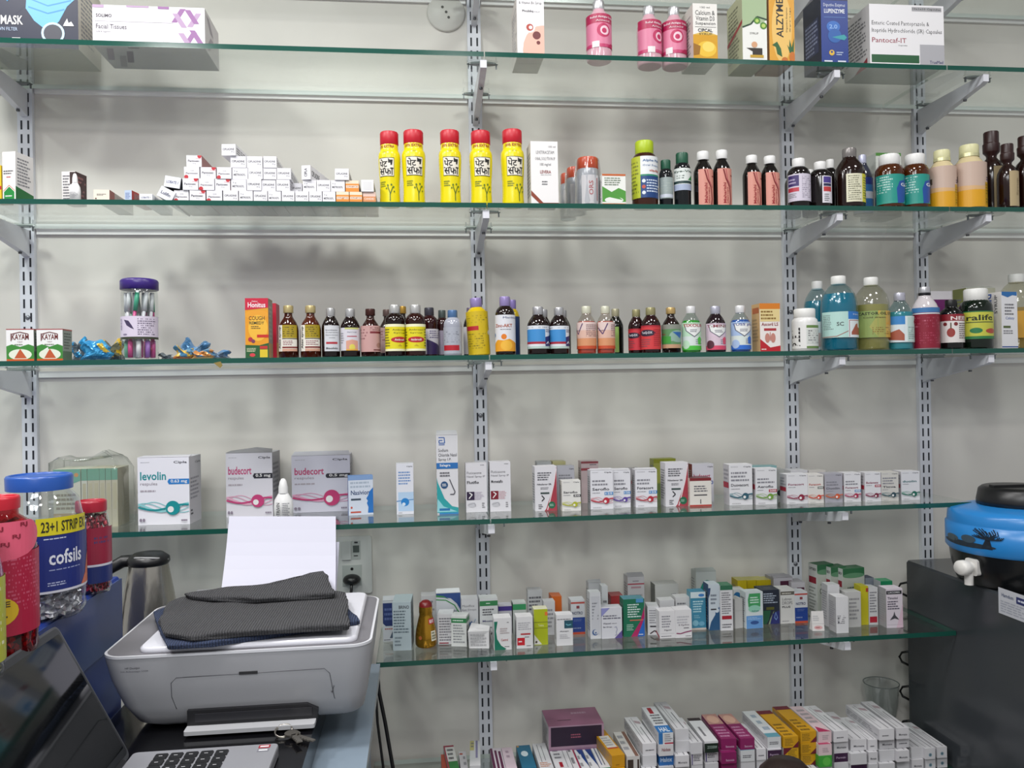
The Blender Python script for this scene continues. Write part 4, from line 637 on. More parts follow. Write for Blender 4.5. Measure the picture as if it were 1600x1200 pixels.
bottle(1469.5, 1503.5, 469, 3, -.243, 'small black bottle with a black cap and red and white neem label', 'round', '0c0c0c', '0f0f10', 0, 'e4dfdc', [('r', 0, .76, 1, 1, '8c1f2c'), ('T', .3, .79, .88, .92, 'eee4e0', 'NEEM'), ('e', .3, .35, .1, .16, '9a3a34'), ('c', .16, .65, .05, '7c2a2c'), ('c', .42, .65, .05, '7c2a2c'), ('l', [(.3, .7), (.3, .5)], .02, '5a4a34'), ('m', .5, .12, .92, .7, 8, '6a5a5a')], (.13, .7), 92, 0, name='neem_bottle', capr=.48, caph=.84)
bottle(1502.5, 1547, 452, 3, -.238, 'dark green bottle with a big white cap and yellow-green label', 'round', '0d1a10', 'ecece8', 0, 'c6c64a', [('r', 0, .96, 1, 1, '1f6a3c'), ('T', .12, .66, .66, .86, '22301c', 'ralife'), ('r', .1, .58, .7, .61, '3a4a2c'), ('e', .3, .3, .12, .1, '2a7a4a'), ('e', .62, .28, .14, .09, 'b04a34'), ('r', 0, 0, 1, .1, '2f7a44')], (.16, .62), 90, 0, name='tonic_bottle', capr=.72, caph=.79, ribs=.06)
put(1510, 1556, 450, 545, 3, .05, 'olive and cream carton behind the dark green bottle', Y=-.13, base='c9c9b4', side='9aa05c', name='syrup_carton', flap=(15, 'd9d9d0'))
con = [('v', .25, .3, .62, .98, '3a5c9c', 'Concaid'), ('v', .72, .62, .84, .95, '4a4a50', 'SYRUP'), ('m', .1, .08, .6, .2, 2, '2c3c5c')]
put(1565, 1590, 456, 546, 3, .07, 'white carton with large blue vertical lettering on its side, right end of the third shelf', Y=-.255, r=10, base='ebebee', side='e3e0dc', name='syrup_carton', L_=con, F_=[('p', [(.02, 1), (.98, 1), (.98, .93), (.7, .94), (.4, .90), (.02, .94)], '2a6fb0'), ('m', .2, .58, .85, .8, 4, '77777c'), ('t', .25, .5, .8, .56, '4a6ab0', 'Calazy'), ('r', .1, .36, .55, .4, '5a6a3c'), ('m', .1, .25, .9, .33, 2, '88888c'), ('r', 0, .02, 1, .04, '3a5aa0')])
bottle(1562, 1615, 429, 3, -.15, 'clear amber oil bottle with white cap and palm label, cut by the right picture edge', 'pet', 'eeeee4', 'ecece8', 0, 'dfa93c', [('r', 0, 0, 1, 1, 'dca638'), ('p', [(.55, .3), (.62, .3), (.6, .6), (.75, .66), (.6, .7), (.66, .82), (.56, .74), (.44, .8), (.5, .68), (.42, .6), (.55, .6)], '1c4a5c')], (.15, .5), 88, 0, bk='clear', liquid='b99c54', lvl=.55, name='oil_bottle', caph=.885, ribs=.03)
# ================================================================== fourth shelf
def wv(name, col, soft, badge=None, lines=2, brand='Cipla', extra=(), ny=.62, namew=.75, ncol='3a3a42'):
    o = [('T', .62, .92, .94, .96, '34343a', brand), ('m', .08, .93, .45, .96, 1, 'b0b0b4')]
    if lines: o.append(('m', .08, ny+.07, .9, ny+.07+.09*lines, lines, '8a8a92'))
    o.append(('T', .08, ny-.04, .08+namew, ny+.03, ncol, name))
    o.append(('m', .08, ny-.12, .5, ny-.08, 1, '9a9aa0'))
    if badge: o += [('r', .62, ny-.16, 1, ny-.08, badge[1]), ('T', .66, ny-.145, .96, ny-.095, WH, badge[0])]
    o.append(('w', col, soft)); o.append(('m', .1, .03, .5, .06, 1, 'a0a0a4')); return o+list(extra)
def respule(name, col, soft, mg, bc):
    return [('T', .70, .90, .96, .945, '2e2e36', 'Cipla'), ('m', .06, .92, .3, .94, 1, 'b0b0b8'), ('T', .05, .665, .55, .79, col, name), ('t', .05, .575, .38, .635, '9a8f98', 'respules'), ('r', .6, .60, 1, .68, bc), ('c', .62, .64, .04, bc), ('T', .64, .61, .96, .67, WH, mg), ('m', .05, .48, .45, .53, 1, 'b0a8b0'),
            ('w', col, soft, .25, .68), ('e', .06, .075, .025, .025, '8a8090'), ('e', .12, .075, .025, .025, '8a8090'), ('m', .84, .04, .98, .09, 1, '8a8090')]
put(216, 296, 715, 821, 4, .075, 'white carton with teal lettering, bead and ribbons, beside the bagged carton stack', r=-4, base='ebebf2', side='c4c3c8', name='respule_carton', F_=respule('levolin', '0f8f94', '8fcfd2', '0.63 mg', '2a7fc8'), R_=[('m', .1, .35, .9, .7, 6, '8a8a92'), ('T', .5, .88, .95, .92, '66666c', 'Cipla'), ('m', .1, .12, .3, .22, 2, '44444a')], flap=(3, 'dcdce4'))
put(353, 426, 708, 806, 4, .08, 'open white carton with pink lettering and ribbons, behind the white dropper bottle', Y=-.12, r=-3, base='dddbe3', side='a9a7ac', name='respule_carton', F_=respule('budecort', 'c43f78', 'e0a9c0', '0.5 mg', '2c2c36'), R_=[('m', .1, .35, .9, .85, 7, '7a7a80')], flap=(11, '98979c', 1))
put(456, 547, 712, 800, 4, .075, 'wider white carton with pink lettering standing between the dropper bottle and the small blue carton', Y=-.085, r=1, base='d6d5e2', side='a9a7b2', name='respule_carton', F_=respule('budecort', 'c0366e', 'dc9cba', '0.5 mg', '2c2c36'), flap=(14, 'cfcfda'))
def nasal(x0, x1, yt, S, Y, label):
    o = dropper(x0, x1, yt, S, Y, label, [('v', .28, .1, .42, .95, '3a3a3e', 'OTRIVIN'), ('m', .5, .1, .8, .95, 9, '8a8a90')]); o.name = 'nasal_dropper_bottle'
nasal(427.5, 458, 748, 4, -.205, 'white nasal dropper bottle standing before the pink-lettered cartons')
put(545, 583, 744, 806, 4, .03, 'small blue and white nasal drop carton with a face profile, rounded edges', r=8, base='cfd8e6', side='3f74c4', top='5f8fcc', name='drop_carton', F_=[('r', 0, .9, 1, 1, '7f9fcc'), ('m', .08, .68, .9, .88, 2, 'a9b6c6'), ('T', .1, .52, .85, .64, '2c4470', 'Nasivion'), ('r', .1, .38, .5, .43, '3a4a5a'), ('p', [(1, .05), (1, .7), (.85, .6), (.8, .5), (.72, .42), (.78, .36), (.74, .3), (.8, .2), (.78, .05)], '1f6fbc'), ('r', .08, .06, .5, .1, 'c0503c'), ('e', .12, .2, .04, .03, 'c0503c')], L_=[('m', .1, .1, .9, .9, 8, '2c5aa8')])
put(620, 646, 725, 804, 4, .035, 'slim white carton with a round blue emblem standing alone', base='dfe1ea', name='drop_carton', F_=[('T', .6, .93, .95, .96, '3a3a42', 'Cipla'), ('m', .12, .58, .85, .86, 5, '6f93c6'), ('r', .1, .06, 1, .44, 'b4cfea'), ('p', [(0, .25), (1, .28), (1, .3), (0, .27)], '5f8fc0'), ('c', .5, .24, .24, '1f7fc8'), ('c', .42, .2, .1, 'cfe0f0'), ('m', .1, .02, .4, .04, 1, '88888c')], L_=[('r', .1, .5, .9, .58, 'a83a44')])
put(683.5, 715.5, 680, 804, 4, .045, 'tallest white nasal spray carton on the fourth shelf, with a teal curve at its foot', base='dbdbdf', side='e6e4e2', name='spray_carton', flap=(30, 'c4c4c8'),
    F_=[('l', [(.12, .97), (.38, .97), (.4, .9), (.14, .9), (.14, .935), (.3, .935)], .006, '2c5fa8'), ('r', .12, .875, .4, .885, '2c5fa8'), ('t', .1, .79, .55, .83, '44444a', 'Sodium'), ('t', .1, .73, .95, .77, '44444a', 'Chloride Nasal'), ('t', .1, .67, .7, .71, '44444a', 'Spray I.P.'), ('r', 0, .575, 1, .65, '2a6fb4'), ('T', .15, .595, .65, .635, WH, 'Salegra'), ('m', .15, .47, .8, .54, 2, '66666c'), ('c', .35, .37, .17, '24507c'), ('m', .25, .35, .45, .39, 2, WH), ('l', [(.6, .44), (.75, .34), (.85, .28), (.8, .25), (.62, .25)], .006, '4a4a54'), ('p', [(0, .46), (.05, .4), (.35, .2), (.7, .1), (1, .08), (1, .02), (0, .02)], '2aa0a4'), ('p', [(.02, .2), (.3, .1), (.95, .03), (0, .03)], '8fcfd8'), ('r', .1, .045, .6, .075, '1f6fa8'), ('r', .1, 0, 1, .02, '2a80bc')], L_=[('m', .2, .05, .8, .95, 12, 'c08a80')])
for x0, x1, yt, yb, c1, c2, lb in ((728.5, 761, 724, 801, '2c1c3c', 'b4a9bc', 'purple block, directly in front of the middle upright'), (766, 798, 722, 800, '7c1428', 'd0a4ac', 'maroon block, just past the shelf joint')):
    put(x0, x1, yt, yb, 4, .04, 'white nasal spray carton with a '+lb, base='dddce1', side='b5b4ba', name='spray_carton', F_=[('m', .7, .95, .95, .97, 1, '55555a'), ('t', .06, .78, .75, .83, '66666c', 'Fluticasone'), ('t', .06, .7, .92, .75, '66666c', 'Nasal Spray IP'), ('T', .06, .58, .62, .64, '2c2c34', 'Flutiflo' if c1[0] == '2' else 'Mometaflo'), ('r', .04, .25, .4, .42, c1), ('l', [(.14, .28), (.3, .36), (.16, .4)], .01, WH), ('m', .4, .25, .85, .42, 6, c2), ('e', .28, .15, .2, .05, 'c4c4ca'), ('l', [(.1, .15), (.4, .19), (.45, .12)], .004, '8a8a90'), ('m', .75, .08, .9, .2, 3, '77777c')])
hx = [('p', [(.98, 1), (.9, .75), (.78, .45), (.5, .05), (.42, 0), (1, 0)], 'a83a48'), ('l', [(.97, .95), (.86, .6), (.66, .2), (.56, .02)], .01, 'e8e0e2'), ('c', .76, .13, .16, '1f6a4a'), ('m', .66, .1, .86, .16, 2, 'a9c9b9'), ('m', .12, .68, .8, .88, 4, '55555c'), ('T', .1, .58, .75, .62, '2c2c32', 'Nitolevor SR'), ('r', .25, .38, .65, .42, '3a4a48'), ('l', [(.3, .35), (.42, .28), (.3, .22)], .012, '2c2c30'), ('m', .15, .04, .35, .16, 3, '55555c'), ('m', .25, .48, .65, .54, 2, '88888e')]
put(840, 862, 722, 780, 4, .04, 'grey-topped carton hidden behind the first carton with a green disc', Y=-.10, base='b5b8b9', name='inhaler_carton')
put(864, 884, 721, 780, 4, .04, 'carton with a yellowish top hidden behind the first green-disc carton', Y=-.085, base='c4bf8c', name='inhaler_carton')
put(836.5, 870, 729, 799, 4, .04, 'first white inhaler carton with a red curve and green disc, left end of the row', base='dcdbe0', name='inhaler_carton', F_=hx, group='inhaler cartons')
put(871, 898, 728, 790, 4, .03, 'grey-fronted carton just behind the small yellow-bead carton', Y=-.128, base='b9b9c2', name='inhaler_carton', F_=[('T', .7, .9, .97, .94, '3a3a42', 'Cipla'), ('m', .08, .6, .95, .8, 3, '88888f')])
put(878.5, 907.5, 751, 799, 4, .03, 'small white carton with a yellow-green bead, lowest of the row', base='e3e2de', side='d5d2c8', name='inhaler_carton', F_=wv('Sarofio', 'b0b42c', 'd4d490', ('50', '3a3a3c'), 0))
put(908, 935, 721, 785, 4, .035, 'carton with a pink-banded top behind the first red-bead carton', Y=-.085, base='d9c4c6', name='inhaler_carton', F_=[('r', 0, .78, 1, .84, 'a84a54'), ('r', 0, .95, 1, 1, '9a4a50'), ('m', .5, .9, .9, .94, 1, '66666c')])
cw = [
 (922.5, 958, 735, 798, 'Seroflo', 'b8283c', 'dca0a8', 2, 'white carton with a red bead, taller left one of the two red-bead cartons', -.19),
 (957.5, 985, 735, 795, 'Seroflo', '5a3f9c', 'b4a4cc', 2, 'white carton with a violet bead between the two red-bead cartons', -.178),
 (993, 1026.5, 734, 793, 'Foracort', 'b02a3a', 'd8a0a6', 2, 'white carton with a red bead beside the second green-disc carton', -.185)]
for x0, x1, yt, yb, nm, c, s, ln, lb, Y in cw:
    put(x0, x1, yt, yb, 4, .032, lb, Y=Y, base='e4e4ea', side='c9c8ce', name='inhaler_carton', F_=wv(nm, c, s, ('125', '4f8fcc'), ln, ny=.52), flap=(12, 'cfcfd4'), group='inhaler cartons')
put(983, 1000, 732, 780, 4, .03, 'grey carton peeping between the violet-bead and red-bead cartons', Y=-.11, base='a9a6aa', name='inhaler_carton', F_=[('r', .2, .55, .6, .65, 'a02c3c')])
put(1022, 1056, 717, 785, 4, .035, 'yellow-green carton standing at the back behind the second green-disc carton', Y=-.07, base='b5b95a', side='9aa040', top='a9b038', name='inhaler_carton', F_=[('r', 0, 0, 1, .4, '8aa05a'), ('r', 0, .9, 1, 1, '9aa02c')])
put(1040.5, 1076, 723, 792, 4, .04, 'white inhaler carton with red curve and green disc, beside the dark-red-topped one', base='dcdbe0', name='inhaler_carton', F_=hx, group='inhaler cartons')
put(1082, 1115, 725, 785, 4, .035, 'white carton with pink lettering behind the dark-red-topped carton', Y=-.135, base='d4d3dc', side='7c2030', name='inhaler_carton', F_=[('T', .72, .9, .98, .94, '3a3a42', 'Cipla'), ('T', .06, .62, .85, .74, 'b0345c', 'budecort'), ('T', .62, .46, .98, .56, '3a5a9c', '100')])
put(1078, 1111.5, 747, 792, 4, .035, 'small cream carton with a dark red top and foot, near the middle of the row', base='e0dcd4', side='c9bcb0', top='5a1c20', name='inhaler_carton', F_=[('r', 0, .9, 1, 1, '7c2028'), ('r', 0, 0, 1, .06, 'b04038'), ('m', .2, .5, .95, .75, 3, '66666c'), ('r', .2, .38, .8, .42, '3a3a40'), ('r', .48, .1, .52, .25, '44444a')])
put(1175, 1214, 728, 782, 4, .03, 'carton with a teal top edge behind the olive-bead carton', Y=-.145, base='7fa9ac', name='inhaler_carton')
put(1211, 1226, 733, 780, 4, .03, 'narrow grey carton with a dark bead, right behind the olive-bead carton', Y=-.125, base='aeb0ae', name='inhaler_carton', F_=[('c', .5, .2, .3, '23272a')])
cr4 = [
 (1140, 1175.5, 726, 790, 'Duovacort', '2c5a6c', '93b0b8', None, 3, 'white carton with a dark teal bead, tallest in the right half of the row', '2c2c34'),
 (1181, 1213.5, 732, 789, 'Aeroflo', '6f9a3c', 'b4c8a0', ('200', 'b0344a'), 2, 'white carton with an olive green bead', '3a3a42'),
 (1229.5, 1262, 741, 788, 'Foracort', '8c1c3c', 'c893a4', None, 0, 'white carton with a crimson bead, in front of the right upright', '8c2c54'),
 (1262.8, 1287, 741.5, 787, 'Foracort', 'd0402c', 'e0a894', ('200', '66706a'), 0, 'cream-white carton with an orange-red bead touching the crimson-bead one', 'b83c34'),
 (1289.5, 1316.5, 740, 786, 'Duolin', 'd05a34', 'c08a74', None, 2, 'dull grey carton with an orange bead', '66666e'),
 (1319.5, 1345, 739, 785, 'Foracort', 'a8244c', 'd4a0b4', ('400', '6f9ac8'), 2, 'white carton with a magenta bead right of the dull grey one', '8c3c54'),
 (1352, 1376.5, 738.5, 784.5, 'Budamate', '7c1c3c', 'c090a4', ('400', 'a8344c'), 0, 'white carton with a wine-red bead, third from the right end', '8c2c4c'),
 (1377.3, 1404, 738, 783.5, 'Tiova', '2c4a54', '8aa0a4', None, 3, 'cream-grey carton with a black-teal bead, second from the right end', '3a3a42'),
 (1408.5, 1437, 736.5, 782, 'duolin', '1f6a58', '8fb8a8', None, 0, 'white carton with a green bead, last one by the rightmost upright', '1f6a6c')]
for i, (x0, x1, yt, yb, nm, c, s, bd, ln, lb, nc) in enumerate(cr4):
    put(x0, x1, yt, yb, 4, .035, lb, base={4: 'a9a8b2', 7: 'd2d0ca', 3: 'dfdcd8'}.get(i, 'e0e0e4'), side='c4c2c6', name='inhaler_carton', F_=wv(nm, c, s, bd, ln, ny=.66 if not ln else .5, ncol=nc), L_=[('m', .1, .5, .9, .9, 4, '9a9aa0'), ('r', 0, .42, .9, .56, 'a8283c')], group='inhaler cartons')
put(1236, 1262, 735, 780, 4, .05, 'second-row carton whose top shows behind the crimson-bead carton', Y=-.125, base='dcdbe0', name='inhaler_carton'); put(1264, 1290, 735, 780, 4, .05, 'second-row carton whose top shows behind the orange-red-bead carton', Y=-.125, base='d9d5d0', name='inhaler_carton')
# stack of cartons in a clear bag behind the jars
bagc = ony(150, 790, -.165); bagc.z = SZ[4]
for i in range(6):
    mb = carton_mesh(.012, .07, .125, 'd3cdb4' if i else 'dfe0cf', F_=[('r', 0, .8, 1, 1, '7fb09a'), ('r', .2, .3, .8, .75, 'cfc8a8')], R_=[('r', 0, 0, 1, 1, 'b9b39c')], jit=.0004)
    X = bagc.x-.012+i*.0123
    o = mb.build('bagged_carton', None, (X, -.16, SZ[4]+.0002)); tag(o, 'thin cream and green carton standing in the clear bag beside the teal-ribbon carton', 'box', 'cartons standing in a clear bag')
mb = carton_mesh(.055, .07, .125, 'e3e2cf', F_=[('r', 0, .82, 1, 1, '5f9a84'), ('p', [(0, .82), (.5, .72), (1, .8), (1, 1), (0, 1)], '7fb8a4'), ('c', .85, .9, .08, 'd9a06c'), ('m', .1, .3, .9, .6, 4, 'b0a890'), ('r', 0, 0, 1, .25, 'c9b48c')])
tag(mb.build('bagged_carton', None, (bagc.x-.047, -.16, SZ[4]+.0002)), 'wide green and cream carton in the clear bag behind the small red jar', 'box', 'cartons standing in a clear bag')
mb = MB(); rr = random.Random(3); LP = []
for z, k in ((.001, 1.0), (.05, 1.03), (.1, 1.02), (.128, 1.0), (.142, .8), (.15, .35)):
    LP.append([Vector((p.x+rr.uniform(-.003, .003), p.y+rr.uniform(-.003, .003), z+(0.012*math.sin(p.x*60) if z > .12 else 0))) for p in rloop(-.082*k, .066*k, -.045*k, .045*k, .012*k, 0)])
mb.loft(LP, mat('eef0ee', .1, 0, 'clear'), True, False)
o = mb.build('plastic_bag', None, (bagc.x, -.16, SZ[4]+.0003)); tag(o, 'clear crinkled plastic bag around the cream and green carton stack', 'bag')
# ================================================================== fifth shelf
t5 = lambda n, c='77777c': [('m', .1, .3, .9, .9, n, c)]
def p5(*a, **k): k.setdefault('name', 'drop_carton'); k.setdefault('group', 'drop cartons on the crowded shelf'); return put(*a, **k)
p5(598, 628, 939, 988, 5, .05, 'white carton with a navy corner and a drop picture, far left of the crowded shelf', Y=-.13, base='c9cdd2', side='a9adb0', F_=[('p', [(0, .45), (.15, .38), (.7, .38), (1, .5), (1, .95), (0, .95)], '28386c'), ('m', .08, .5, .9, .85, 3, '5a6a9c'), ('m', .1, .28, .8, .34, 1, 'b06a5c'), ('p', [(.5, .25), (.65, .08), (.35, .08)], '4a5a6c'), ('m', .05, .02, .4, .06, 1, '66666c')], flap=(18, 'b9bcc0'))
p5(613.5, 642.5, 941, 1001, 5, .07, 'pale blue-grey carton printed with dense text, beside the gold bottle', Y=-.20, r=-4, base='a9b8bd', side='7a8a90', F_=[('T', .35, .86, .9, .93, '3a3a40', 'BRINO'), ('m', .06, .35, .92, .84, 8, '5f6d74'), ('m', .1, .08, .5, .3, 3, '6f7d84')], R_=[('m', .1, .2, .9, .9, 7, '44505a')])
# gold bottle
def goldb():
    Y = -.175; p0, p1 = ony(649, 990, Y), ony(682.5, 990, Y); r = (p1.x-p0.x)/2; c = (p0+p1)/2; c.z = SZ[5]+.0002; h = ony(665, 937, Y).z-SZ[5]
    e = empty('gold_bottle', c); tag(e, 'waisted gold bottle with a dark red cap on the crowded shelf', 'bottle'); g = mat('b8892c', .22, .85)
    b = MB(); b.lathe([(.85*r, 0), (r, .04*h), (r, .22*h), (.93*r, .36*h), (.74*r, .55*h), (.62*r, .66*h), (.6*r, .7*h), (.63*r, .72*h), (.63*r, .86*h)], g, 32); b.build('body', e)
    k = MB(); k.lathe([(.62*r, .86*h), (.58*r, .93*h), (.3*r, .985*h), (.001, h)], mat('7c1a1c', .3), 28); k.build('cap', e)
    l = MB(); cv = wrapcanvas(l, r, .1*h, .62*h, 80, 0, .0006, rfun=lambda z: (r if z < .25*h else r-(z-.25*h)/(.41*h)*.38*r)); cv.draw([('r', .62, .78, 1, 1, 'b0202a'), ('T', .66, .82, .9, .95, WH, 'REVIT'), ('r', .68, .1, .9, .5, 'e0dcc8'), ('m', .7, .14, .88, .48, 3, '77775c'), ('e', .3, .25, .06, .08, 'a05a2c')]); l.build('label', e)
goldb()
p5(658, 682, 931, 975, 5, .04, 'white carton behind the gold bottle', Y=-.10, base='c4c4c6', F_=[('r', 0, .0, 1, .12, 'b03040'), ('m', .1, .5, .9, .9, 4, '8a8a90')])
p5(681.5, 719.5, 927, 985, 5, .04, 'large white carton with green and blue arcs along its top', Y=-.115, base='c9ccd2', F_=[('p', [(0, 1), (1, 1), (1, .6), (.85, .75), (.6, .88), (0, .92)], '2c4a86'), ('p', [(0, .92), (.3, .91), (.55, .85), (.3, .94), (0, .97)], '3f8a4c'), ('l', [(0, .86), (.4, .84), (.75, .72), (.98, .5)], .012, '3f8a4c'), ('T', .12, .55, .85, .62, '77808c', 'Carboxymethyl'), ('T', .12, .42, .85, .49, '77808c', 'Cellulose Eye Drops')], flap=(25, 'd6d8da'))
p5(684.5, 708, 960, 1007, 5, .045, 'white carton with red foot line before the blue and green arc carton', r=-6, base='d3d3d6', F_=[('m', .1, .1, .92, .9, 9, '7a7a80'), ('r', .08, .02, .7, .06, '8c2030')], R_=[('m', .1, .1, .9, .9, 6, '88888c')])
p5(705.5, 729, 963, 1010, 5, .035, 'small white carton with a green band round its top, standing before the heart carton', r=-14, base='cfd2cf', side='b9bcb9', F_=[('r', 0, .78, 1, .93, '2f7a48'), ('m', .1, .82, .9, .89, 1, 'cfe0d4'), ('m', .12, .1, .9, .74, 7, '8a8d90')], R_=[('r', 0, .78, 1, .93, '2f7a48'), ('m', .1, .1, .9, .7, 5, '8a8d90')])
p5(721.5, 747, 936, 983, 5, .035, 'white carton with a small blue heart', Y=-.148, base='cdcdd0', F_=[('t', .05, .8, .8, .86, '66666c', 'Moxiflox'), ('t', .05, .7, .9, .76, '66666c', 'Eye Drops'), ('p', [(.5, .22), (.68, .4), (.62, .46), (.52, .42), (.42, .46), (.36, .38)], '4a6a9c'), ('l', [(.6, .3), (.85, .5)], .01, '8aa0b8'), ('r', .2, .1, .75, .14, '3a3a40')])
# crumpled little box
p5(733, 764, 986, 1013, 5, .05, 'crushed white carton lying on its side, lowest thing before the middle upright', r=-12, base='d9d9da', F_=[('m', .1, .1, .9, .9, 4, 'b4b4b6')], jit=.004, warp=.004)
p5(749.5, 778, 935, 991, 5, .035, 'white carton with a green band, dark letters and a black swirl, before the middle upright', Y=-.158, base='cdcfd0', F_=[('r', 0, .82, 1, .94, '2f7a48'), ('m', .35, .86, .65, .9, 1, 'cfe0d4'), ('m', .15, .58, .88, .76, 3, '55555a'), ('T', .15, .42, .9, .48, '3f3a6c', 'Moxicip'), ('c', .55, .16, .12, '2c2c30'), ('c', .58, .18, .05, 'cdcfd0'), ('m', .3, .28, .8, .32, 1, '55555a')])
p5(778.5, 800, 946, 985, 5, .03, 'white carton with a purple band', Y=-.13, base='cbc9d2', F_=[('r', 0, .82, 1, .97, '4a3a8a'), ('m', .1, .55, .9, .75, 2, '77777f')])
p5(801.5, 822, 942, 987, 5, .03, 'narrow white carton with a pale green band, behind the red-square carton', Y=-.13, base='cdd2cf', F_=[('r', 0, .78, 1, .96, '3f9a64'), ('m', .1, .5, .9, .72, 2, '55606a')], side='3a5a54')
p5(772, 799, 966, 1016, 5, .035, 'white carton with a dark green curved edge, standing nearest the shelf front', Y=-.235, base='d9d9da', F_=[('p', [(.02, .9), (.22, .9), (.12, .6), (.18, .35), (.4, .14), (.7, .03), (.6, 0), (.02, 0)], '0f7058'), ('m', .35, .5, .9, .7, 3, 'b0a4a4'), ('T', .4, .28, .8, .35, 'b05a5c', 'Central'), ('m', .6, .08, .9, .12, 1, '44444a'), ('m', .75, .84, .92, .88, 1, '66666c')])
p5(807, 832.5, 964, 1014, 5, .035, 'white carton with a red rounded square at its lower corner', Y=-.232, base='d9d9da', F_=[('r', .04, .1, .5, .34, 'c01c2a'), ('m', .12, .18, .36, .26, 1, WH), ('m', .1, .58, .92, .84, 4, 'a9a9ae'), ('r', .25, .43, .85, .48, 'b0343c'), ('m', .5, .34, .85, .38, 1, '44444a'), ('m', .6, .06, .9, .1, 1, '44444a')])
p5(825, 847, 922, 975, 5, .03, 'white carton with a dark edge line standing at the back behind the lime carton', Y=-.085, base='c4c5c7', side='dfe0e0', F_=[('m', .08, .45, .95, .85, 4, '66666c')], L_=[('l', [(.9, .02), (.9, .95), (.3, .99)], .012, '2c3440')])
p5(834.5, 856, 952, 1006, 5, .03, 'lime yellow carton with an orange corner', Y=-.215, base='a9b414', top='d9d8b9', side='c9c9a8', F_=[('p', [(0, .3), (0, .02), (.55, .02)], 'd9d9cf'), ('r', 0, .63, 1, .645, '6d741c'), ('T', .3, .52, .7, .58, 'd9dc9c', 'Tobra'), ('r', .8, .82, 1, .92, 'd9742c'), ('c', .15, .09, .08, '4a3a34'), ('r', 0, .47, 1, .48, '7a8018')])
p5(850, 867, 940, 986, 5, .03, 'narrow white carton between the lime and orange cartons', Y=-.145, base='d0cfd2', F_=[('m', .2, .2, .9, .8, 5, '8a8a90')])
p5(862, 878, 932, 960, 5, .04, 'small orange carton behind the white teal-square carton', Y=-.10, base='d0641c', F_=[('m', .1, .2, .9, .35, 1, 'e8b080')])
p5(869.5, 895, 961, 1010, 5, .03, 'white carton with a dark teal square in its upper corner', Y=-.228, base='dadadc', F_=[('r', .48, .56, 1, .82, '1f5060'), ('l', [(.58, .7), (.7, .66), (.9, .68)], .02, '5fa0ae'), ('T', .2, .44, .75, .49, '34343c', 'Azopt'), ('m', .2, .22, .85, .38, 3, 'b4b4b8'), ('m', .05, .84, .95, .88, 1, '55555a')])
def notro(): return [('r', 0, 0, 1, .07, 'c04a2c'), ('r', 0, .07, 1, .5, '1f3f8c'), ('r', 0, .9, 1, .95, 'b85048'), ('T', .1, .58, .85, .67, '27305c', 'NOTRO'), ('r', .4, .76, .62, .84, '8a3a44'), ('m', .1, .15, .8, .22, 1, '8090b8'), ('m', .2, .38, .8, .46, 2, '5a70a8')]
p5(892, 914, 938, 989, 5, .035, 'white, blue and red-footed carton beside the tall white stick-thin carton', Y=-.152, base='ced0d4', F_=notro(), group='blue and red-footed drop cartons')
p5(922, 939, 926, 999, 5, .03, 'tall narrow white carton with a blue-grey ring near its foot', Y=-.192, base='cfd1d4', F_=[('r', .1, .08, .9, .92, 'c0c2c8'), ('m', .2, .4, .8, .8, 6, '7a7d84'), ('c', .45, .14, .28, '3a5a8c'), ('c', .52, .15, .22, 'c0c2c8'), ('c', .5, .13, .08, '3a5a8c')])
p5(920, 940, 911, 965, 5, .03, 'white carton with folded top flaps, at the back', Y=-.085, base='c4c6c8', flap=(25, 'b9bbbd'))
p5(940.5, 950, 916, 965, 5, .03, 'narrow white carton right behind the violet-cornered foot carton', Y=-.13, base='c6c8ca', F_=[('m', .2, .4, .8, .7, 3, '77777c')])
p5(940, 972, 950, 999, 5, .03, 'white carton with violet corners and an ear outline', Y=-.195, base='cfd0d6', side='b0b2b8', F_=[('p', [(0, 1), (.42, 1), (0, .72)], '8a8cc0'), ('p', [(1, 0), (.62, 0), (1, .26)], '5a4a8c'), ('m', .08, .62, .95, .78, 2, '6a6a78'), ('T', .08, .47, .45, .52, '2c2c40', 'Waxonil'), ('m', .5, .47, .85, .51, 1, '77777f'), ('T', .08, .35, .5, .4, '2c2c40', 'Ear Drops'), ('l', [(.62, .36), (.72, .38), (.76, .28), (.7, .2), (.74, .12), (.64, .1)], .012, '9a9ab0')])
p5(955, 974, 931, 968, 5, .04, 'small red carton at the back behind the violet-cornered carton', Y=-.09, base='a83a3c', top='9a3436', F_=[('m', .1, .6, .9, .7, 1, 'e0b0b0')])
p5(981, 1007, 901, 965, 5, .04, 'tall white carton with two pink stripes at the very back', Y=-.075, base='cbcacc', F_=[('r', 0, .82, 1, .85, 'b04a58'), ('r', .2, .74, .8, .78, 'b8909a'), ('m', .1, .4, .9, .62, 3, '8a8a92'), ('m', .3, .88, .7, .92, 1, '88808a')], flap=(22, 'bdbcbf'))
p5(974, 1007, 936, 998, 5, .035, 'dark green, magenta and blue carton', Y=-.19, base='0f6a4c', side='1f6a54', top='4f8f9c', F_=[('p', [(1, 0), (.65, 0), (.85, .3), (1, .5)], '1f5fb4'), ('p', [(.35, 0), (.65, 0), (.9, .35), (1, .5), (1, .8), (.8, .4)], 'a81c5c'), ('m', .2, .5, .85, .88, 6, 'cfe0dc'), ('r', .3, .42, .95, .45, 'c06a54'), ('m', .15, .16, .5, .34, 4, '9fc4b4'), ('m', .72, .03, .95, .07, 1, WH), ('r', .6, .9, .95, 1, '4a8fc0')])
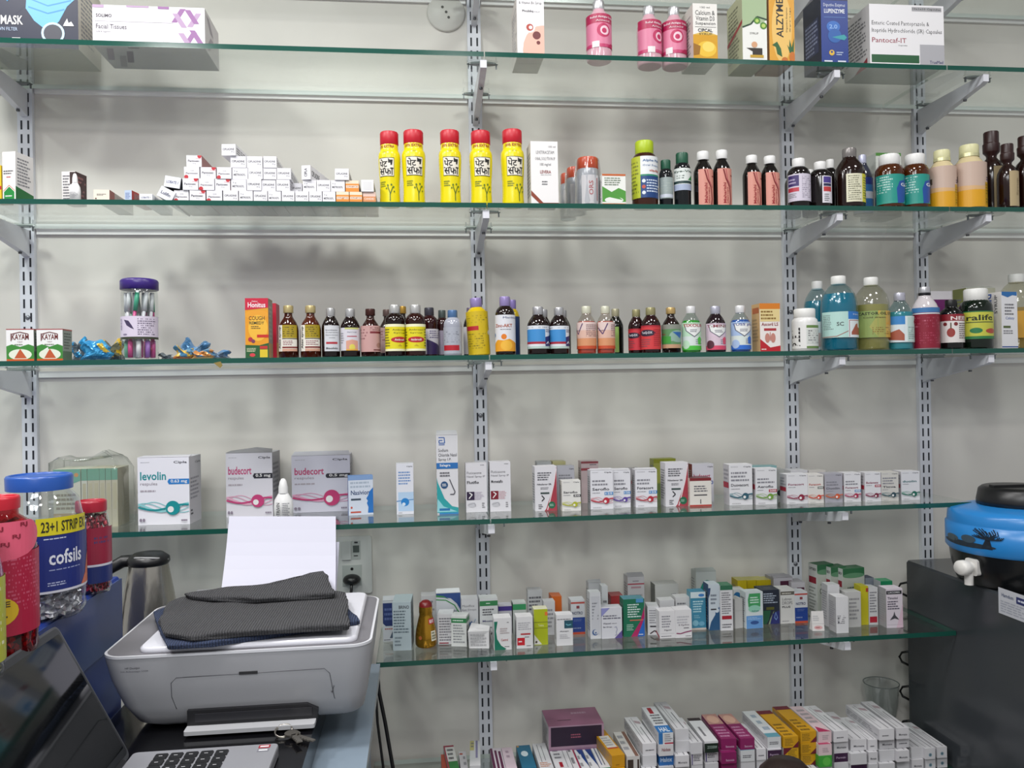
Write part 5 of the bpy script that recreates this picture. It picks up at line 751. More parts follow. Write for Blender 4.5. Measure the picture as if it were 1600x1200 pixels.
p5(1012, 1030, 948, 996, 5, .04, 'white carton with a dark curved foot line beside the green and magenta carton', Y=-.185, r=-8, base='cfd0d3', F_=[('m', .15, .4, .85, .9, 6, '8d8d93'), ('r', .2, .28, .8, .33, '33333a'), ('l', [(.2, .05), (.6, .16), (.98, .02)], .02, '3a2a30')])
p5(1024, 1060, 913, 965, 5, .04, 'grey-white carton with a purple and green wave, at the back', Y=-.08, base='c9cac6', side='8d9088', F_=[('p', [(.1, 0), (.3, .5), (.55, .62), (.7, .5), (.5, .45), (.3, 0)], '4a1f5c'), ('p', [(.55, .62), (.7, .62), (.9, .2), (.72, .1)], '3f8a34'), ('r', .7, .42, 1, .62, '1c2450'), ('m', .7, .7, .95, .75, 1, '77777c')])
p5(1031, 1054, 938, 975, 5, .03, 'small white carton in the second row behind the two twin white cartons', Y=-.155, base='d3d2d4', F_=[('m', .1, .55, .9, .65, 1, '9a9a9e')])
p5(1056, 1078, 933, 975, 5, .03, 'squarish white carton in the second row, beside the watery blue carton', Y=-.155, base='d0cfd0', F_=[('m', .1, .75, .9, .85, 1, '77777c'), ('m', .2, .4, .8, .6, 2, '9a9a9e')])
p5(1030.5, 1055, 955, 1000, 5, .035, 'white carton with grey letters and a red slanted stripe on its side', Y=-.215, base='d9d8da', L_=[('p', [(.2, .1), (1, -.02), (1, .08), (.2, .2)], '9a2c3c')], F_=[('m', .15, .38, .85, .85, 5, '8a8a92'), ('T', .3, .26, .75, .33, '44444a', 'Ngoni'), ('r', .05, .17, .95, .175, '88888c'), ('m', .1, .05, .9, .1, 1, '66666c')])
p5(1055.6, 1081, 953, 998.5, 5, .035, 'white carton with a wavy plum line near its foot', Y=-.218, base='dad9db', F_=[('m', .1, .5, .9, .8, 3, 'b4b4ba'), ('T', .2, .42, .85, .49, '77707a', 'Hylo'), ('m', .5, .32, .85, .38, 1, '55505a'), ('l', [(.05, .17), (.3, .15), (.6, .2), (.98, .24)], .02, '8c3c64'), ('m', .6, .04, .95, .08, 1, '55555a')])
p5(1079.5, 1103, 925, 983, 5, .03, 'blue watery eye drop carton with a white top band', Y=-.165, base='3a86a4', side='5f9cb0', F_=[('r', 0, .84, 1, 1, 'cfdde2'), ('e', .72, .91, .2, .04, '3a7cc0'), ('m', .15, .45, .9, .78, 5, 'b9dce4'), ('r', 0, .0, 1, .05, 'd0c4bc'), ('e', .3, .18, .2, .08, '7fb8cc'), ('e', .7, .16, .2, .06, '6aa8c4'), ('m', .2, .3, .7, .4, 2, '7fb4c8')])
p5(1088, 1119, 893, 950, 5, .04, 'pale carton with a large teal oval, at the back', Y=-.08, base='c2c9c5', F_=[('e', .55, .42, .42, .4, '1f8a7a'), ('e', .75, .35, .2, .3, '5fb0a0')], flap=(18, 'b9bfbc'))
p5(1107, 1124.5, 913, 984, 5, .035, 'white and dark blue carton split by a wavy edge', Y=-.175, base='c4ced6', side='27496c', F_=[('p', [(1, 0), (0, 0), (.2, .18), (.6, .34), (.6, .42), (.95, .5), (1, .5)], '1f4f78'), ('c', .75, .43, .2, 'c9d4dc'), ('p', [(0, .92), (0, .7), (.14, .8), (.2, .92)], '24406c'), ('m', .2, .55, .8, .8, 3, '77808c'), ('r', .2, .44, .7, .47, '3a3a40')])
p5(1126, 1145, 915, 987, 5, .035, 'white text carton with a red bar and a green top', Y=-.182, base='d3d3d6', top='3f7a5c', F_=[('r', 0, .9, 1, 1, '2c6a4c'), ('m', .1, .36, .9, .86, 10, '77777c'), ('r', .1, .25, .9, .33, 'a0182c'), ('m', .1, .05, .9, .16, 2, '66666c')])
p5(1146, 1163, 921, 975, 5, .03, 'white carton with a blue and green ring motif, behind the small grey one', Y=-.118, base='cbcccc', F_=[('e', .35, .78, .35, .14, '2c6a9c'), ('l', [(0, .66), (.6, .72), (.95, .5)], .03, '5f9a3c'), ('p', [(.6, 0), (1, 0), (1, .4)], 'b0703c')])
p5(1148.5, 1160.5, 936, 982, 5, .03, 'small plain grey-white carton with no front print', Y=-.172, r=12, base='bcbcba', F_=[('r', .05, .6, .95, .61, 'a4a4a2')])
for i in range(4):
    x0 = 1153+i*14.6
    p5(x0, x0+14, 907-i*.3, 945, 5, .04, 'bright yellow carton in the back row, %s from its left' % ordn[i], Y=-.075-.012*(i == 0), base='c9b40c', top='dcd47c', F_=[('m', .1, .7, .9, .8, 1, '8a7c14')], group='yellow cartons in the back row')
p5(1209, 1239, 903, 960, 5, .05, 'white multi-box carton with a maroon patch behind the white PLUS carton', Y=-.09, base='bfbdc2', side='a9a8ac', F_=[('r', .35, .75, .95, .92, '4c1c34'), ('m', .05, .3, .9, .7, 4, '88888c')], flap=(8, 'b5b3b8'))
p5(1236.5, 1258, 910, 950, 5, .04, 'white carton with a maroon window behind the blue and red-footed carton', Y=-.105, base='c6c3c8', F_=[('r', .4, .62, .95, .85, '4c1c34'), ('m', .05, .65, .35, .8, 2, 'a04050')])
p5(1165.5, 1192, 925, 985, 5, .03, 'white, green and sky blue lubricant drop carton', Y=-.178, r=3, base='cdd6d8', F_=[('p', [(.15, .6), (.12, .8), (.2, .96), (.85, .96), (.85, .6), (.7, .5), (.3, .5)], '3f9a5c'), ('e', .5, .54, .36, .1, '8fc8b0'), ('m', .25, .68, .8, .88, 3, 'cfe8dc'), ('T', .35, .46, .75, .5, '34606a', 'Refresh'), ('r', .02, .0, .98, .35, '5f93cc'), ('e', .5, .16, .25, .05, '2c4f8c'), ('m', .1, .24, .9, .32, 2, '9cbce0')])
p5(1190.5, 1218, 922, 977, 5, .045, 'dark navy and green carton with white text and a drop', Y=-.15, base='1c2434', side='2a3a4a', top='2c3440', F_=[('m', .1, .6, .9, .92, 5, 'aab4c4'), ('r', .25, .42, .7, .5, '5a5a1c'), ('p', [(0, 0), (0, .4), (.5, .4), (.4, .15), (.25, 0)], '1c5a3c'), ('p', [(.35, 0), (.5, .2), (.7, .4), (.55, .1), (.45, 0)], '8a9a7c'), ('p', [(.45, 0), (.6, .3), (1, .4), (1, 0)], '232a6c'), ('p', [(.78, .36), (.9, .18), (.8, .1), (.68, .18)], '6a8ac0'), ('p', [(.78, .31), (.85, .19), (.8, .14), (.73, .19)], '232a6c')])
p5(1219.5, 1241.5, 921, 975, 5, .04, 'white carton with a grey top band and dark bold lettering', Y=-.153, base='d0cfcc', F_=[('r', 0, .84, 1, .94, '5c5850'), ('m', .1, .86, .9, .91, 1, 'd9d6cc'), ('t', .12, .68, .8, .76, '66666a', 'Lubrex'), ('t', .12, .56, .85, .65, '66666a', 'DROPS'), ('T', .12, .46, .7, .52, '2c2c30', 'PLUS'), ('m', .1, .05, .8, .1, 1, '9a9a9c')])
p5(1242, 1262, 925, 974, 5, .035, 'white, blue and red-footed carton in front of the right upright', Y=-.155, base='ced0d4', F_=notro(), group='blue and red-footed drop cartons')
for i, (x0, x1, yt, Y) in enumerate(((1277, 1303, 882, -.128), (1299, 1323, 886, -.142), (1317.5, 1351, 888, -.156))):
    p5(x0, x1, yt, 948, 5, .032 if i else .036, 'green-topped white drop carton with red side label, '+['leftmost of three', 'middle of three', 'with dark lettering on its front'][i], Y=Y, r=9, base='b9bdb4', side='c9ccc8', top='2f6a44',
       F_=[('r', 0, .86, 1, 1, '2f6a44'), ('e', .5, .86, .5, .05, '5f8f6c'), ('T', .15, .46, .88, .56, '26262a', 'OPTIBEX'), ('T', .35, .32, .72, .41, '26262a', 'LUBE'), ('m', .2, .6, .8, .66, 1, '66706a')], L_=[('T', .1, .88, .9, .93, '34343a', 'OPTIBEX'), ('r', .08, .64, .88, .76, '8f1c30'), ('m', .1, .1, .85, .58, 8, '8d918c')], group='green-topped drop cartons')
# folded sample card
mb = MB(); m = card('d9d6d4'); P = lambda u, v, l: Vector(((u-.5)*.028, v*.006-l, v*.044))
mb.loft([[Vector((-.014, 0, 0)), Vector((.014, 0, 0)), Vector((.014, .006, .044)), Vector((-.014, .006, .044))], [Vector((-.014, .02, 0)), Vector((.014, .02, 0)), Vector((.014, .008, .044)), Vector((-.014, .008, .044))]], m)
Canvas(mb, P, .028, .044).draw([('r', 0, .36, 1, .37, '9a9a9c'), ('e', .5, .17, .35, .1, 'd0a4a4'), ('m', .3, .12, .7, .22, 1, 'a05a5c'), ('m', .1, .5, .6, .8, 3, 'b4b4b6')])
c = onz(1279, 986, SZ[5]); o = mb.build('sample_card', None, (c.x, c.y, SZ[5]+.0003), -.1); tag(o, 'small tent-folded white card with a pink oval standing alone at the shelf front', 'card')
wt = [('m', .1, .25, .85, .5, 5, '77777c'), ('c', .2, .42, .06, '44444a'), ('c', .2, .3, .06, '44444a')]
p5(1293, 1311.5, 914, 966, 5, .03, 'blank-topped white carton standing before the leftmost green-topped carton', Y=-.195, base='d8d8da', side='b9b9bb', F_=wt)
p5(1321, 1345, 925, 970, 5, .03, 'grey-shaded white carton just behind the front blank-topped one', Y=-.208, base='c0c0be', F_=[('m', .25, .2, .9, .85, 6, '8a8a8c')])
p5(1306.5, 1325.5, 933, 979, 5, .035, 'blank-topped white carton nearest the front edge', Y=-.246, base='dadadc', side='a9a9ab', F_=wt)
p5(1345, 1356.5, 916, 965, 5, .03, 'narrow yellow carton with a red corner, near the dark cabinet', Y=-.195, base='bdb41c', F_=[('r', .7, .85, 1, .95, 'a83a24')])
p5(1357.5, 1371.5, 918, 966, 5, .03, 'narrow white text carton with a red bar, near the dark cabinet', Y=-.197, base='c9cacb', F_=[('m', .1, .32, .9, .9, 8, '7a7a80'), ('r', .08, .06, .9, .22, 'a81c30')])
p5(1352, 1366, 903, 950, 5, .03, 'carton with a dark blue top behind the narrow yellow one', Y=-.125, base='8d94a0', top='2c3a5c')
p5(1376, 1395, 908, 966, 5, .03, 'white carton with a green upper half, left behind the pinkish carton', Y=-.165, base='c9cdd0', side='c0c4c8', top='3f9a6c', F_=[('p', [(0, .55), (1, .5), (1, 1), (0, 1)], '1f8a5c'), ('m', .1, .1, .9, .4, 3, '8a8d92')])
p5(1385, 1410.5, 920, 977, 5, .035, 'white and pale pink carton with a black top band, last one by the dark cabinet', Y=-.228, base='d9d0d9', side='9a9a9c', F_=[('r', .02, .86, .95, .95, '2a2a2e'), ('T', .12, .885, .85, .93, 'd9d9dc', 'LACOMA'), ('T', .08, .73, .7, .79, '44404c', 'Timolol'), ('m', .08, .46, .85, .7, 4, '5a5664'), ('p', [(.2, .2), (.42, .32), (.48, .42), (.54, .32), (.78, .2), (.5, .24)], '4a4a50'), ('p', [(1, 0), (1, .6), (.6, 0)], 'd9bccb'), ('r', .05, .08, .95, .085, 'a8a0a8')])
# ================================================================== lowest shelf: heaps of tube cartons
H6 = .0256; Z6 = SZ[6]
ST = {
 'W': ('dedde0', [('m', .2, .3, .85, .5, 1, '66666c')]), 'V': ('d6d5d8', [('T', .2, .3, .85, .5, '55555c', 'Momate')]), 'U': ('d9d9dc', [('e', .5, .4, .16, .16, '7a9aa8'), ('c', .5, .4, .06, '3a4a54')]),
 'Y': ('cf9a12', [('m', .1, .15, .7, .85, 5, '8a6a14'), ('p', [(1, 0), (.6, 0), (1, .55)], '6a1428')]), 'y': ('d0a012', [('m', .3, .15, .9, .85, 5, '8a6a14'), ('p', [(0, 1), (.6, 1), (0, .3)], '6a1428')]),
 'M': ('86205c', [('T', .3, .2, .85, .4, 'c9a0bc', 'Betnovate')]), 'B': ('dcdcdf', [('r', 0, 0, 1, .82, '16281f'), ('T', .2, .35, .9, .6, '8fa098', 'ZODERM')]),
 'b': ('2a6fb8', [('T', .1, .3, .9, .7, 'cfe0f0', 'Halox')]), 'C': ('d6d9dc', [('r', 0, 0, .28, 1, '2a70b0'), ('m', .4, .2, .95, .9, 4, '8a8a90'), ('r', .4, 0, 1, .12, 'a8243c')]),
 'T': ('d3d6d8', [('m', .15, .3, .85, .6, 2, '55555c')]), 'K': ('dcc4c8', [('m', .3, .25, .8, .7, 3, 'a89aa0')]), 'P': ('dcdadf', [('r', 0, .1, 1, .9, '38183c'), ('T', .15, .4, .8, .6, 'b4a0b8', 'Permin')]),
 'G': ('3fa03a', [('e', .6, .5, .3, .4, '5fb84c')]), 'D': ('dad9dc', [('r', .06, .0, .14, 1, '4a3a7c'), ('m', .2, .3, .95, .85, 4, '3a3a42')]), 'L': ('cfcfd2', []), 'H': ('d3d2d4', [('T', .2, .4, .8, .7, '7c2c34', 'Halobate')])}
TOPA = {
 'Y': [('m', .15, .02, .8, .5, 4, '7a5c10'), ('r', 0, .86, 1, 1, '6a1428'), ('r', .0, .02, .02, 1, '6a1428')], 'y': [('m', .15, .02, .8, .5, 4, '7a5c10'), ('r', 0, .86, 1, 1, '6a1428')], 'M': [('r', 0, .58, 1, 1, 'b98a80'), ('e', .5, .78, .38, .16, 'd4a894'), ('m', .1, .05, .9, .5, 4, 'b87ca0')],
 'B': [('r', 0, .88, 1, 1, '2a2024'), ('m', .3, .02, .5, .8, 1, '77777c')], 'b': [('r', 0, 0, 1, 1, '2a6fb8'), ('m', .1, .1, .9, .5, 2, 'cfe0f0')], 'C': [('r', 0, 0, 1, .26, '2a70b0'), ('T', .2, .04, .85, .2, 'dfe8f0', 'HAL'), ('r', .3, .72, .6, .95, 'a01c2c'), ('m', .2, .3, .9, .7, 4, '66666c')],
 'T': [('r', 0, 0, 1, .14, '5f98a8'), ('m', .3, .2, .8, .9, 3, '8fa0b0')], 'K': [('p', [(0, .0), (1, 0), (.2, .2)], 'b0305c'), ('m', .2, .3, .9, .9, 4, 'a8a0a4')], 'G': [('r', 0, 0, 1, 1, '3f9a3a')], 'P': [('m', .1, .1, .9, .9, 3, '5a8a4c')]}
def topf(k):
    if k in TOPA: return TOPA[k]
    return [('l', [(.25, .05), (.25, .9)], .004, '6d6d72'), ('l', [(.45, .3), (.45, .95)], .004, '8d8d92'), ('l', [(.7, .03), (.7, .6)], .006, '5d5d62'), ('p', [(.5, .75), (.9, .7), (.9, .8), (.5, .85)], 'b09aa0')]
nm6 = {'W': 'white tube carton', 'V': 'white tube carton with a grey name', 'U': 'white tube carton with a round blue-grey dot', 'Y': 'yellow tube carton with a maroon lower corner', 'y': 'yellow tube carton with a maroon upper corner', 'M': 'magenta tube carton with a face picture', 'B': 'white tube carton with a black end', 'b': 'blue tube carton',
       'C': 'white tube carton with a blue end band', 'T': 'white tube carton with a teal end band', 'K': 'pale pink tube carton with a crimson corner', 'P': 'tube carton with a dark purple end', 'G': 'green tube carton', 'D': 'white tube carton with a violet edge stripe', 'L': 'plain white tube carton', 'H': 'white tube carton with dark red name'}
cols6 = [  # x0, x1 of the end faces in the photograph, styles from the top down to the shelf
 (1003, 1026, 'VWLLL'[1:], 'fourth', .15), (1028.5, 1052.5, 'CHbLL', 'fifth', .15), (1054, 1077, 'LLVLLL', 'sixth', .16), (1078.5, 1098, 'LDLL', 'seventh', .14), (1100, 1122.5, 'BDLL', 'eighth', .13),
 (1126, 1151, 'MMML', 'ninth', .14), (1156, 1179.5, 'MTLLL', 'tenth', .14), (1181, 1197, 'WLLL', 'eleventh', .14), (1198.5, 1221, 'TPLLL', 'twelfth', .15), (1223, 1248, 'YyLLL', 'thirteenth', .15), (1250, 1276, 'YYYLL', 'fourteenth', .15),
 (1278, 1300, 'KKGLL', 'fifteenth', .15), (1302, 1326, 'WVPLL', 'sixteenth', .15), (1328, 1354.5, 'VLPL', 'seventeenth', .16), (1356, 1371.5, 'WVLL', 'eighteenth', .13), (1373, 1398, 'WVLLL', 'nineteenth', .15), (1400, 1421, 'VWVLLL', 'twentieth', .16), (1423, 1443, 'LVLL', 'twenty-first', .14), (1444.5, 1461.5, 'UULL', 'twenty-second', .14), (1463, 1480, 'UUUL', 'twenty-third', .14)]
numw = 'one two three four five six seven eight nine ten eleven twelve thirteen fourteen fifteen sixteen seventeen eighteen nineteen twenty'.split()
lev = ['top', 'second down', 'third down', 'fourth down', 'fifth down', 'lowest']
ROWTOP = [1173, 1148, 1135, 1163, 1160, 1158, 1152, 1175, 1143, 1146, 1146, 1143, 1140, 1158, 1157, 1146, 1135, 1168, 1171, 1168]
for ci, (x0, x1, sty, cn, L) in enumerate(cols6):
    n = max(1, round((ony(x0, ROWTOP[ci], -.253).z-Z6)/H6)); sty = (sty+'LLLL')[:n]; jx = random.uniform(-.7, .7)
    for k, s in enumerate(sty):
        q = n-1-k; seen = k < 4
        base, art = ST[s]; Y = -.253+random.uniform(-.008, .012)
        lie(x0+.6, x1-.6, Z6+q*H6, H6, Y, L if k == 0 else L-.01, ('%s, %s in heap column %s' % (nm6[s], lev[k], numw[ci])) if seen else 'white tube carton low in the heap on the lowest shelf', base,
            S=6, r=(random.uniform(-1.6, 1.6) if k == 0 else 0), F_=art, T_=topf(s), group='tube cartons heaped on the lowest shelf', L_=[('m', .04, .25, .96, .75, 3, '8d8d92')], R_=[], side='c9c8cc' if base[0] == 'd' else base)
# left part of the lowest shelf
def l6(x0, x1, z, h, Y, L, lb, base, F_=(), T_=(), r=0, **k): return lie(x0, x1, z, h, Y, L, lb, base, S=6, F_=F_, T_=list(T_), r=r, group='tube cartons heaped on the lowest shelf', **k)
put(857, 944, 1133, 1168, 6, .10, 'wide mauve carton with a dark violet front at the back of the lowest shelf', Y=-.135, z=Z6+.03, name='ointment_carton', base='a9889c', top='9a6480', side='c9c4c8', F_=[('r', .04, .38, .96, .96, '240f2c'), ('m', .4, .6, .62, .75, 2, '9a5064'), ('r', 0, 0, 1, .3, '96708c')], T_=[('r', .2, .3, .45, .34, '5a3048'), ('m', .5, .6, .8, .8, 1, 'b894a8')])
put(857, 944, 1168, 1190, 6, .10, 'pale carton directly under the wide mauve one', Y=-.135, name='ointment_carton', base='b9b4b8', z=Z6)
for o in list(bpy.data.objects):
    if o.get('label') == 'pale carton directly under the wide mauve one': o.scale.z = .0296/max(.001, o.dimensions.z)
hb = H6*2.2
l6(700, 717, Z6, hb, -.20, .12, 'white carton with crimson edge and green end, at the left end of the heaps', 'd6d5d2', [('r', 0, 0, 1, 1, '2f7a3c')], [('r', 0, .0, 1, .3, '2f7a3c'), ('r', 0, .93, 1, 1, 'a03048'), ('r', 0, 0, .12, 1, 'a03048'), ('m', .25, .35, .9, .88, 3, '55555a')], r=4)
l6(690, 698.5, Z6, hb*.8, -.21, .11, 'thin orange-red carton leaning beside the green-ended one', 'b8503c')
l6(719, 731, Z6, hb*.8, -.19, .10, 'grey-white carton with a small red disc on top', 'cfccd0', (), [('c', .3, .85, .25, 'b04a3c'), ('m', .5, .2, .9, .8, 2, '8d8d92')])
l6(733, 750, Z6, hb*1.05, -.20, .13, 'white carton with yellow and violet stripes on top, before the middle upright', 'd6d6d8', (), [('r', 0, .6, .4, 1, 'c4bc7a'), ('r', .55, .3, .75, 1, '8a84a8'), ('m', .1, .7, .4, .95, 2, '77777c')], r=-4)
mb = MB(); c = onz(760, 1196, Z6+.02); r_ = .0115
mb.lathe([(r_*.95, 0), (r_, .004), (r_, .03), (r_*.9, .034), (0.001, .0345)], mat('c9b81c', .3), 26, ribs=.05); o = mb.build('yellow_cap_jar', None, (ony(760, 1190, -.2).x, -.2, Z6+.0003)); tag(o, 'small round yellow-capped jar between the striped carton and the maroon-striped one', 'jar')
l6(771, 790, Z6, hb*.75, -.20, .12, 'white carton with maroon stripes', 'd3ccd2', (), [('r', 0, 0, 1, 1, 'd6ccd4'), ('r', 0, 0, .22, 1, '5c1c44'), ('r', .35, 0, .55, .9, '5c1c44'), ('r', .68, 0, .9, .85, '5c1c44')])
l6(790.5, 808, Z6, hb*.75, -.20, .12, 'pale pink carton beside the maroon-striped one', 'd9c4cf', (), [('m', .3, .5, .6, .9, 2, 'a890a0')])
l6(815, 838, Z6, hb*.8, -.20, .12, 'teal blue carton with a white round emblem', '1c6a8a', [('m', .3, .2, .8, .6, 2, '8fc0d0')], [('e', .45, .62, .25, .12, 'd6e4ea'), ('e', .1, .95, .1, .04, 'b88a4c')])
l6(844, 866, Z6, hb*.95, -.235, .14, 'white carton with orange writing near its end', 'd4d3d6', (), [('l', [(.3, .3), (.3, .95)], .005, '66666c'), ('l', [(.6, .35), (.6, .9)], .005, '66666c'), ('m', .1, .12, .95, .3, 3, 'c0805c')])
l6(869, 896, Z6, hb*.9, -.235, .14, 'white carton with a small red bar and grey panels', 'd9d8db', (), [('r', .3, .12, .5, .3, 'a01c2c'), ('m', .15, .4, .6, .9, 4, '77777c'), ('l', [(.75, .1), (.75, .95)], .004, '66666c')])
l6(897, 908, Z6, hb*.9, -.235, .15, 'narrow white carton with a crimson edge', 'd9d6d9', (), [('r', .8, 0, 1, 1, 'a0284c'), ('m', .1, .1, .6, .9, 2, '66666c')])
for i, (a, b) in enumerate(((909, 922), (923, 936))):
    l6(a, b, Z6, hb*.88, -.235, .13, ['first', 'second'][i]+' of two dark blue and white cartons with a diagonal split', 'dcdde0', [('r', 0, 0, 1, 1, '2a8a5c')], [('p', [(0, 1), (1, 1), (1, .1)], '1c3f80'), ('e', .5, .9, .3, .06, 'dcdde0'), ('m', .05, .05, .4, .6, 2, '8d8d92')])
l6(937, 953, Z6, hb*.9, -.235, .14, 'white carton with a green end and striped top, beside the yellow one', 'dcdde0', [('r', 0, 0, 1, 1, '1f8a5a'), ('e', .4, .3, .3, .2, WH)], [('l', [(.3, .1), (.3, .9)], .008, '3a4a7c'), ('l', [(.6, .1), (.6, .9)], .008, '66666c')])
l6(955, 976, Z6, H6*2, -.245, .13, 'lower mustard yellow carton of two stacked', 'c89010', [('m', .2, .2, .8, .6, 2, '9a700c')])
l6(955, 976, Z6+H6*2, H6*1.05, -.24, .14, 'upper mustard yellow carton with a white label panel', 'c89010', [('m', .3, .1, .6, .3, 1, '9a700c')], [('r', .15, .3, .9, .75, 'd3cfc8'), ('m', .2, .35, .85, .7, 4, '9a9a9c'), ('r', .1, .25, .95, .29, 'b04030')], r=6)
l6(979, 999, Z6, H6*3, -.245, .13, 'white and brown carton standing on edge with an open flap', 'c9c6c2', [('r', .05, .1, .95, .9, '3a2c24'), ('r', .5, .2, .8, .9, 'c9c6c2')], [('l', [(.8, 0), (.8, 1)], .03, '7c5a4c'), ('m', .1, .2, .6, .9, 3, '8d8d92')])
# drinking glass behind the heap
mb = MB(); c = ony(1377, 1100, -.055); gm = mat('f6f8f8', .04, 0, 'clear'); R = (ony(1402, 1080, -.055).x-ony(1352, 1080, -.055).x)/2; hh = ony(1377, 1067, -.055).z-Z6
mb.lathe([(R*.62, 0), (R*.68, .004), (R*.74, hh*.3), (R*.88, hh*.55), (R*.9, hh*.6), (R*1.0, hh)], gm, 36, cap1=False); mb.lathe([(R*.6, .012), (R*.70, hh*.3), (R*.84, hh*.55), (R*.96, hh)], gm, 36, cap1=False)
mb.lathe([(R*.955, hh), (R*1.005, hh), (R*1.005, hh+.0015), (R*.955, hh+.0015), (R*.955, hh)], mat('6f7775', .1), 36, cap0=False, cap1=False)
o = mb.build('drinking_glass', None, (c.x, -.056, Z6+.0003)); tag(o, 'empty clear drinking glass standing behind the white tube cartons on the lowest shelf', 'glass')


# ================================================================== dark cabinet and water cooler
FX = 1.2255; FZ = .992
root = empty('refrigerator', (1.52, -.42, 0)); tag(root, 'dark grey glossy refrigerator or cabinet, its side facing the shelves, water cooler on top', 'refrigerator')
inv = Matrix.Translation((-1.52, .42, 0))
def part(mb, name, parent):
    o = mb.build(name, parent); o.matrix_parent_inverse = Matrix.Identity(4); o.location = -Vector(parent.location) if parent.parent is None else (0, 0, 0); return o
FM = mat('3b3f43', .18)
mb = MB(); L = []
for z in (.03, FZ-.006): L.append(rloop(FX, 1.80, -.78, -.075, .008, z))
L.append(rloop(FX+.003, 1.797, -.777, -.078, .008, FZ)); mb.loft(L, FM); part(mb, 'body', root)
mb = MB()
for x in (FX+.05, 1.75):
    for y in (-.74, -.12): mb.lathe([(.02, 0), (.02, .031)], mat('18181a', .5), 12, c=(x, y, 0))
for k, (x, y) in enumerate(((FX+.05, -.74), (1.75, -.74), (FX+.05, -.12), (1.75, -.12))):
    f = MB(); f.lathe([(.02, 0), (.02, .031)], mat('18181a', .5), 12, c=(x, y, 0)); part(f, 'foot', root)
mb = MB()
for i in range(8):
    z = .30+i*.088; mb.tube([(FX+.012, -.076, z-.02), (FX-.004, -.06, z-.012), (FX-.008, -.055, z), (FX-.004, -.06, z+.012), (FX+.012, -.076, z+.02)], .003, mat('0c0c0d', .4), 6)
mb.box(FX+.03, 1.77, -.076, -.058, .2, .95, mat('1a1b1d', .6)); part(mb, 'condenser', root)
a, b = onz(1560, 916, 0), None
def onx(px, py, X): d = ray(px, py); return CAM+d*((X-CAM.x)/d.x)
q0, q1 = onx(1560, 917, FX), onx(1563, 944, FX)
l = MB(); x = FX-.0004; y0, y1 = q0.y, q0.y-.16; z1, z0 = q0.z, q0.z-.055
l.add([(x, y0, z0), (x, y1, z0), (x, y1, z1), (x, y0, z1)], [(0, 1, 2, 3)], mat('c9cbd2', .3))
Canvas(l, lambda u, v, k: Vector((x-k, y0+(y1-y0)*u, z0+(z1-z0)*v)), .16, .055).draw([('T', .06, .68, .28, .82, '3a4a6c', 'Hamdum'), ('r', .33, .6, .7, .86, '2c3468'), ('m', .36, .66, .66, .8, 1, 'cfd4e4'), ('m', .04, .08, .6, .55, 5, 'a4a8b4'), ('r', .62, .1, .95, .5, 'b4b8c4')])
part(l, 'sticker', root)
# cooler
cc = Vector((ony(1596, 850, -.335).x, -.335, FZ)); R = .152
zt = lambda py: ony(1590, py, -.40).z-FZ
e = empty('water_cooler', (cc.x, cc.y, FZ+.0003)); tag(e, 'round blue and black insulated water cooler jug with a white tap, on the dark refrigerator', 'water cooler')
hb_, ht_ = .076, .172
b = MB(); b.lathe([(R*.80, 0), (R*.86, .006), (R*.93, hb_*.6), (R*.955, hb_)], mat('101214', .25), 64); b.build('base', e)
b = MB(); b.lathe([(R*.97, hb_-.002), (R*1.0, hb_+.004), (R*1.0, hb_+.056), (R*.975, hb_+.058), (R*.975, hb_+.062), (R*.965, hb_+.08), (R*.93, hb_+.088), (R*.8, ht_-.004), (R*.55, ht_+.002)], mat('2a86cf', .28), 64); b.build('body', e)
b = MB(); b.lathe([(R*.50, ht_-.002), (R*.58, ht_+.002), (R*.58, ht_+.012), (R*.55, ht_+.036), (R*.50, ht_+.042), (R*.3, ht_+.042)], mat('121315', .35), 64, ribs=.012); b.box(-.07, .07, -.008, .008, ht_+.041, ht_+.047, mat('121315', .35)); b.build('lid', e)
l = MB(); cv = wrapcanvas(l, R*1.0, hb_+.006, hb_+.066, 90, -70, .0006)
tr = [('e', .42, .22, .16, .10, '23303c'), ('e', .34, .35, .05, .12, '4a5a60'), ('e', .45, .42, .04, .14, '3f5260'), ('p', [(.515, .15), (.54, .6), (.55, .6), (.565, .15)], '1a2430')]
rr = random.Random(5)
for k in range(26): ang = rr.uniform(.1, 3.0); d = rr.uniform(.25, .5); tr.append(('l', [(.545, .5), (.545+.06*math.cos(ang)*d*2, .5+.55*math.sin(ang)*d), (.545+.07*math.cos(ang+.3)*d*2.2, .55+.8*math.sin(ang+.1)*d)], .016, '1a2836'))
cv.draw(tr); l.build('tree_print', e)
t = MB(); an = math.radians(-168); wm = mat('e9e7e2', .35); dv = Vector((math.cos(an), math.sin(an), 0)); sv = Vector((-dv.y, dv.x, 0))
T0 = Matrix.Translation(dv*(R*.925)+Vector((0, 0, hb_*.60)))@Matrix.Rotation(math.atan2(dv.y, dv.x)+PI/2, 4, 'Z')@Matrix.Rotation(PI/2, 4, 'X')
t.loft([[T0@p for p in rloop(-.016, .016, -.018, .018, .006, z)] for z in (-.006, .007)], wm)
t.lathe([(.011, .004), (.011, .022), (.0001, .0225)], wm, 24, T=T0); t.lathe([(.0155, .02), (.0165, .026), (.0165, .036), (.013, .041), (.0001, .042)], wm, 28, T=T0, sx=1.15)
t.lathe([(.009, -.03), (.009, 0), (.006, .004)], wm, 20, c=tuple(dv*(R*.925+.014)+Vector((0, 0, hb_*.60-.008))), cap0=False); t.lathe([(.0062, 0), (.0062, .001)], mat('3a3a38', .6), 16, c=tuple(dv*(R*.925+.014)+Vector((0, 0, hb_*.60-.037))))
t.build('tap', e)
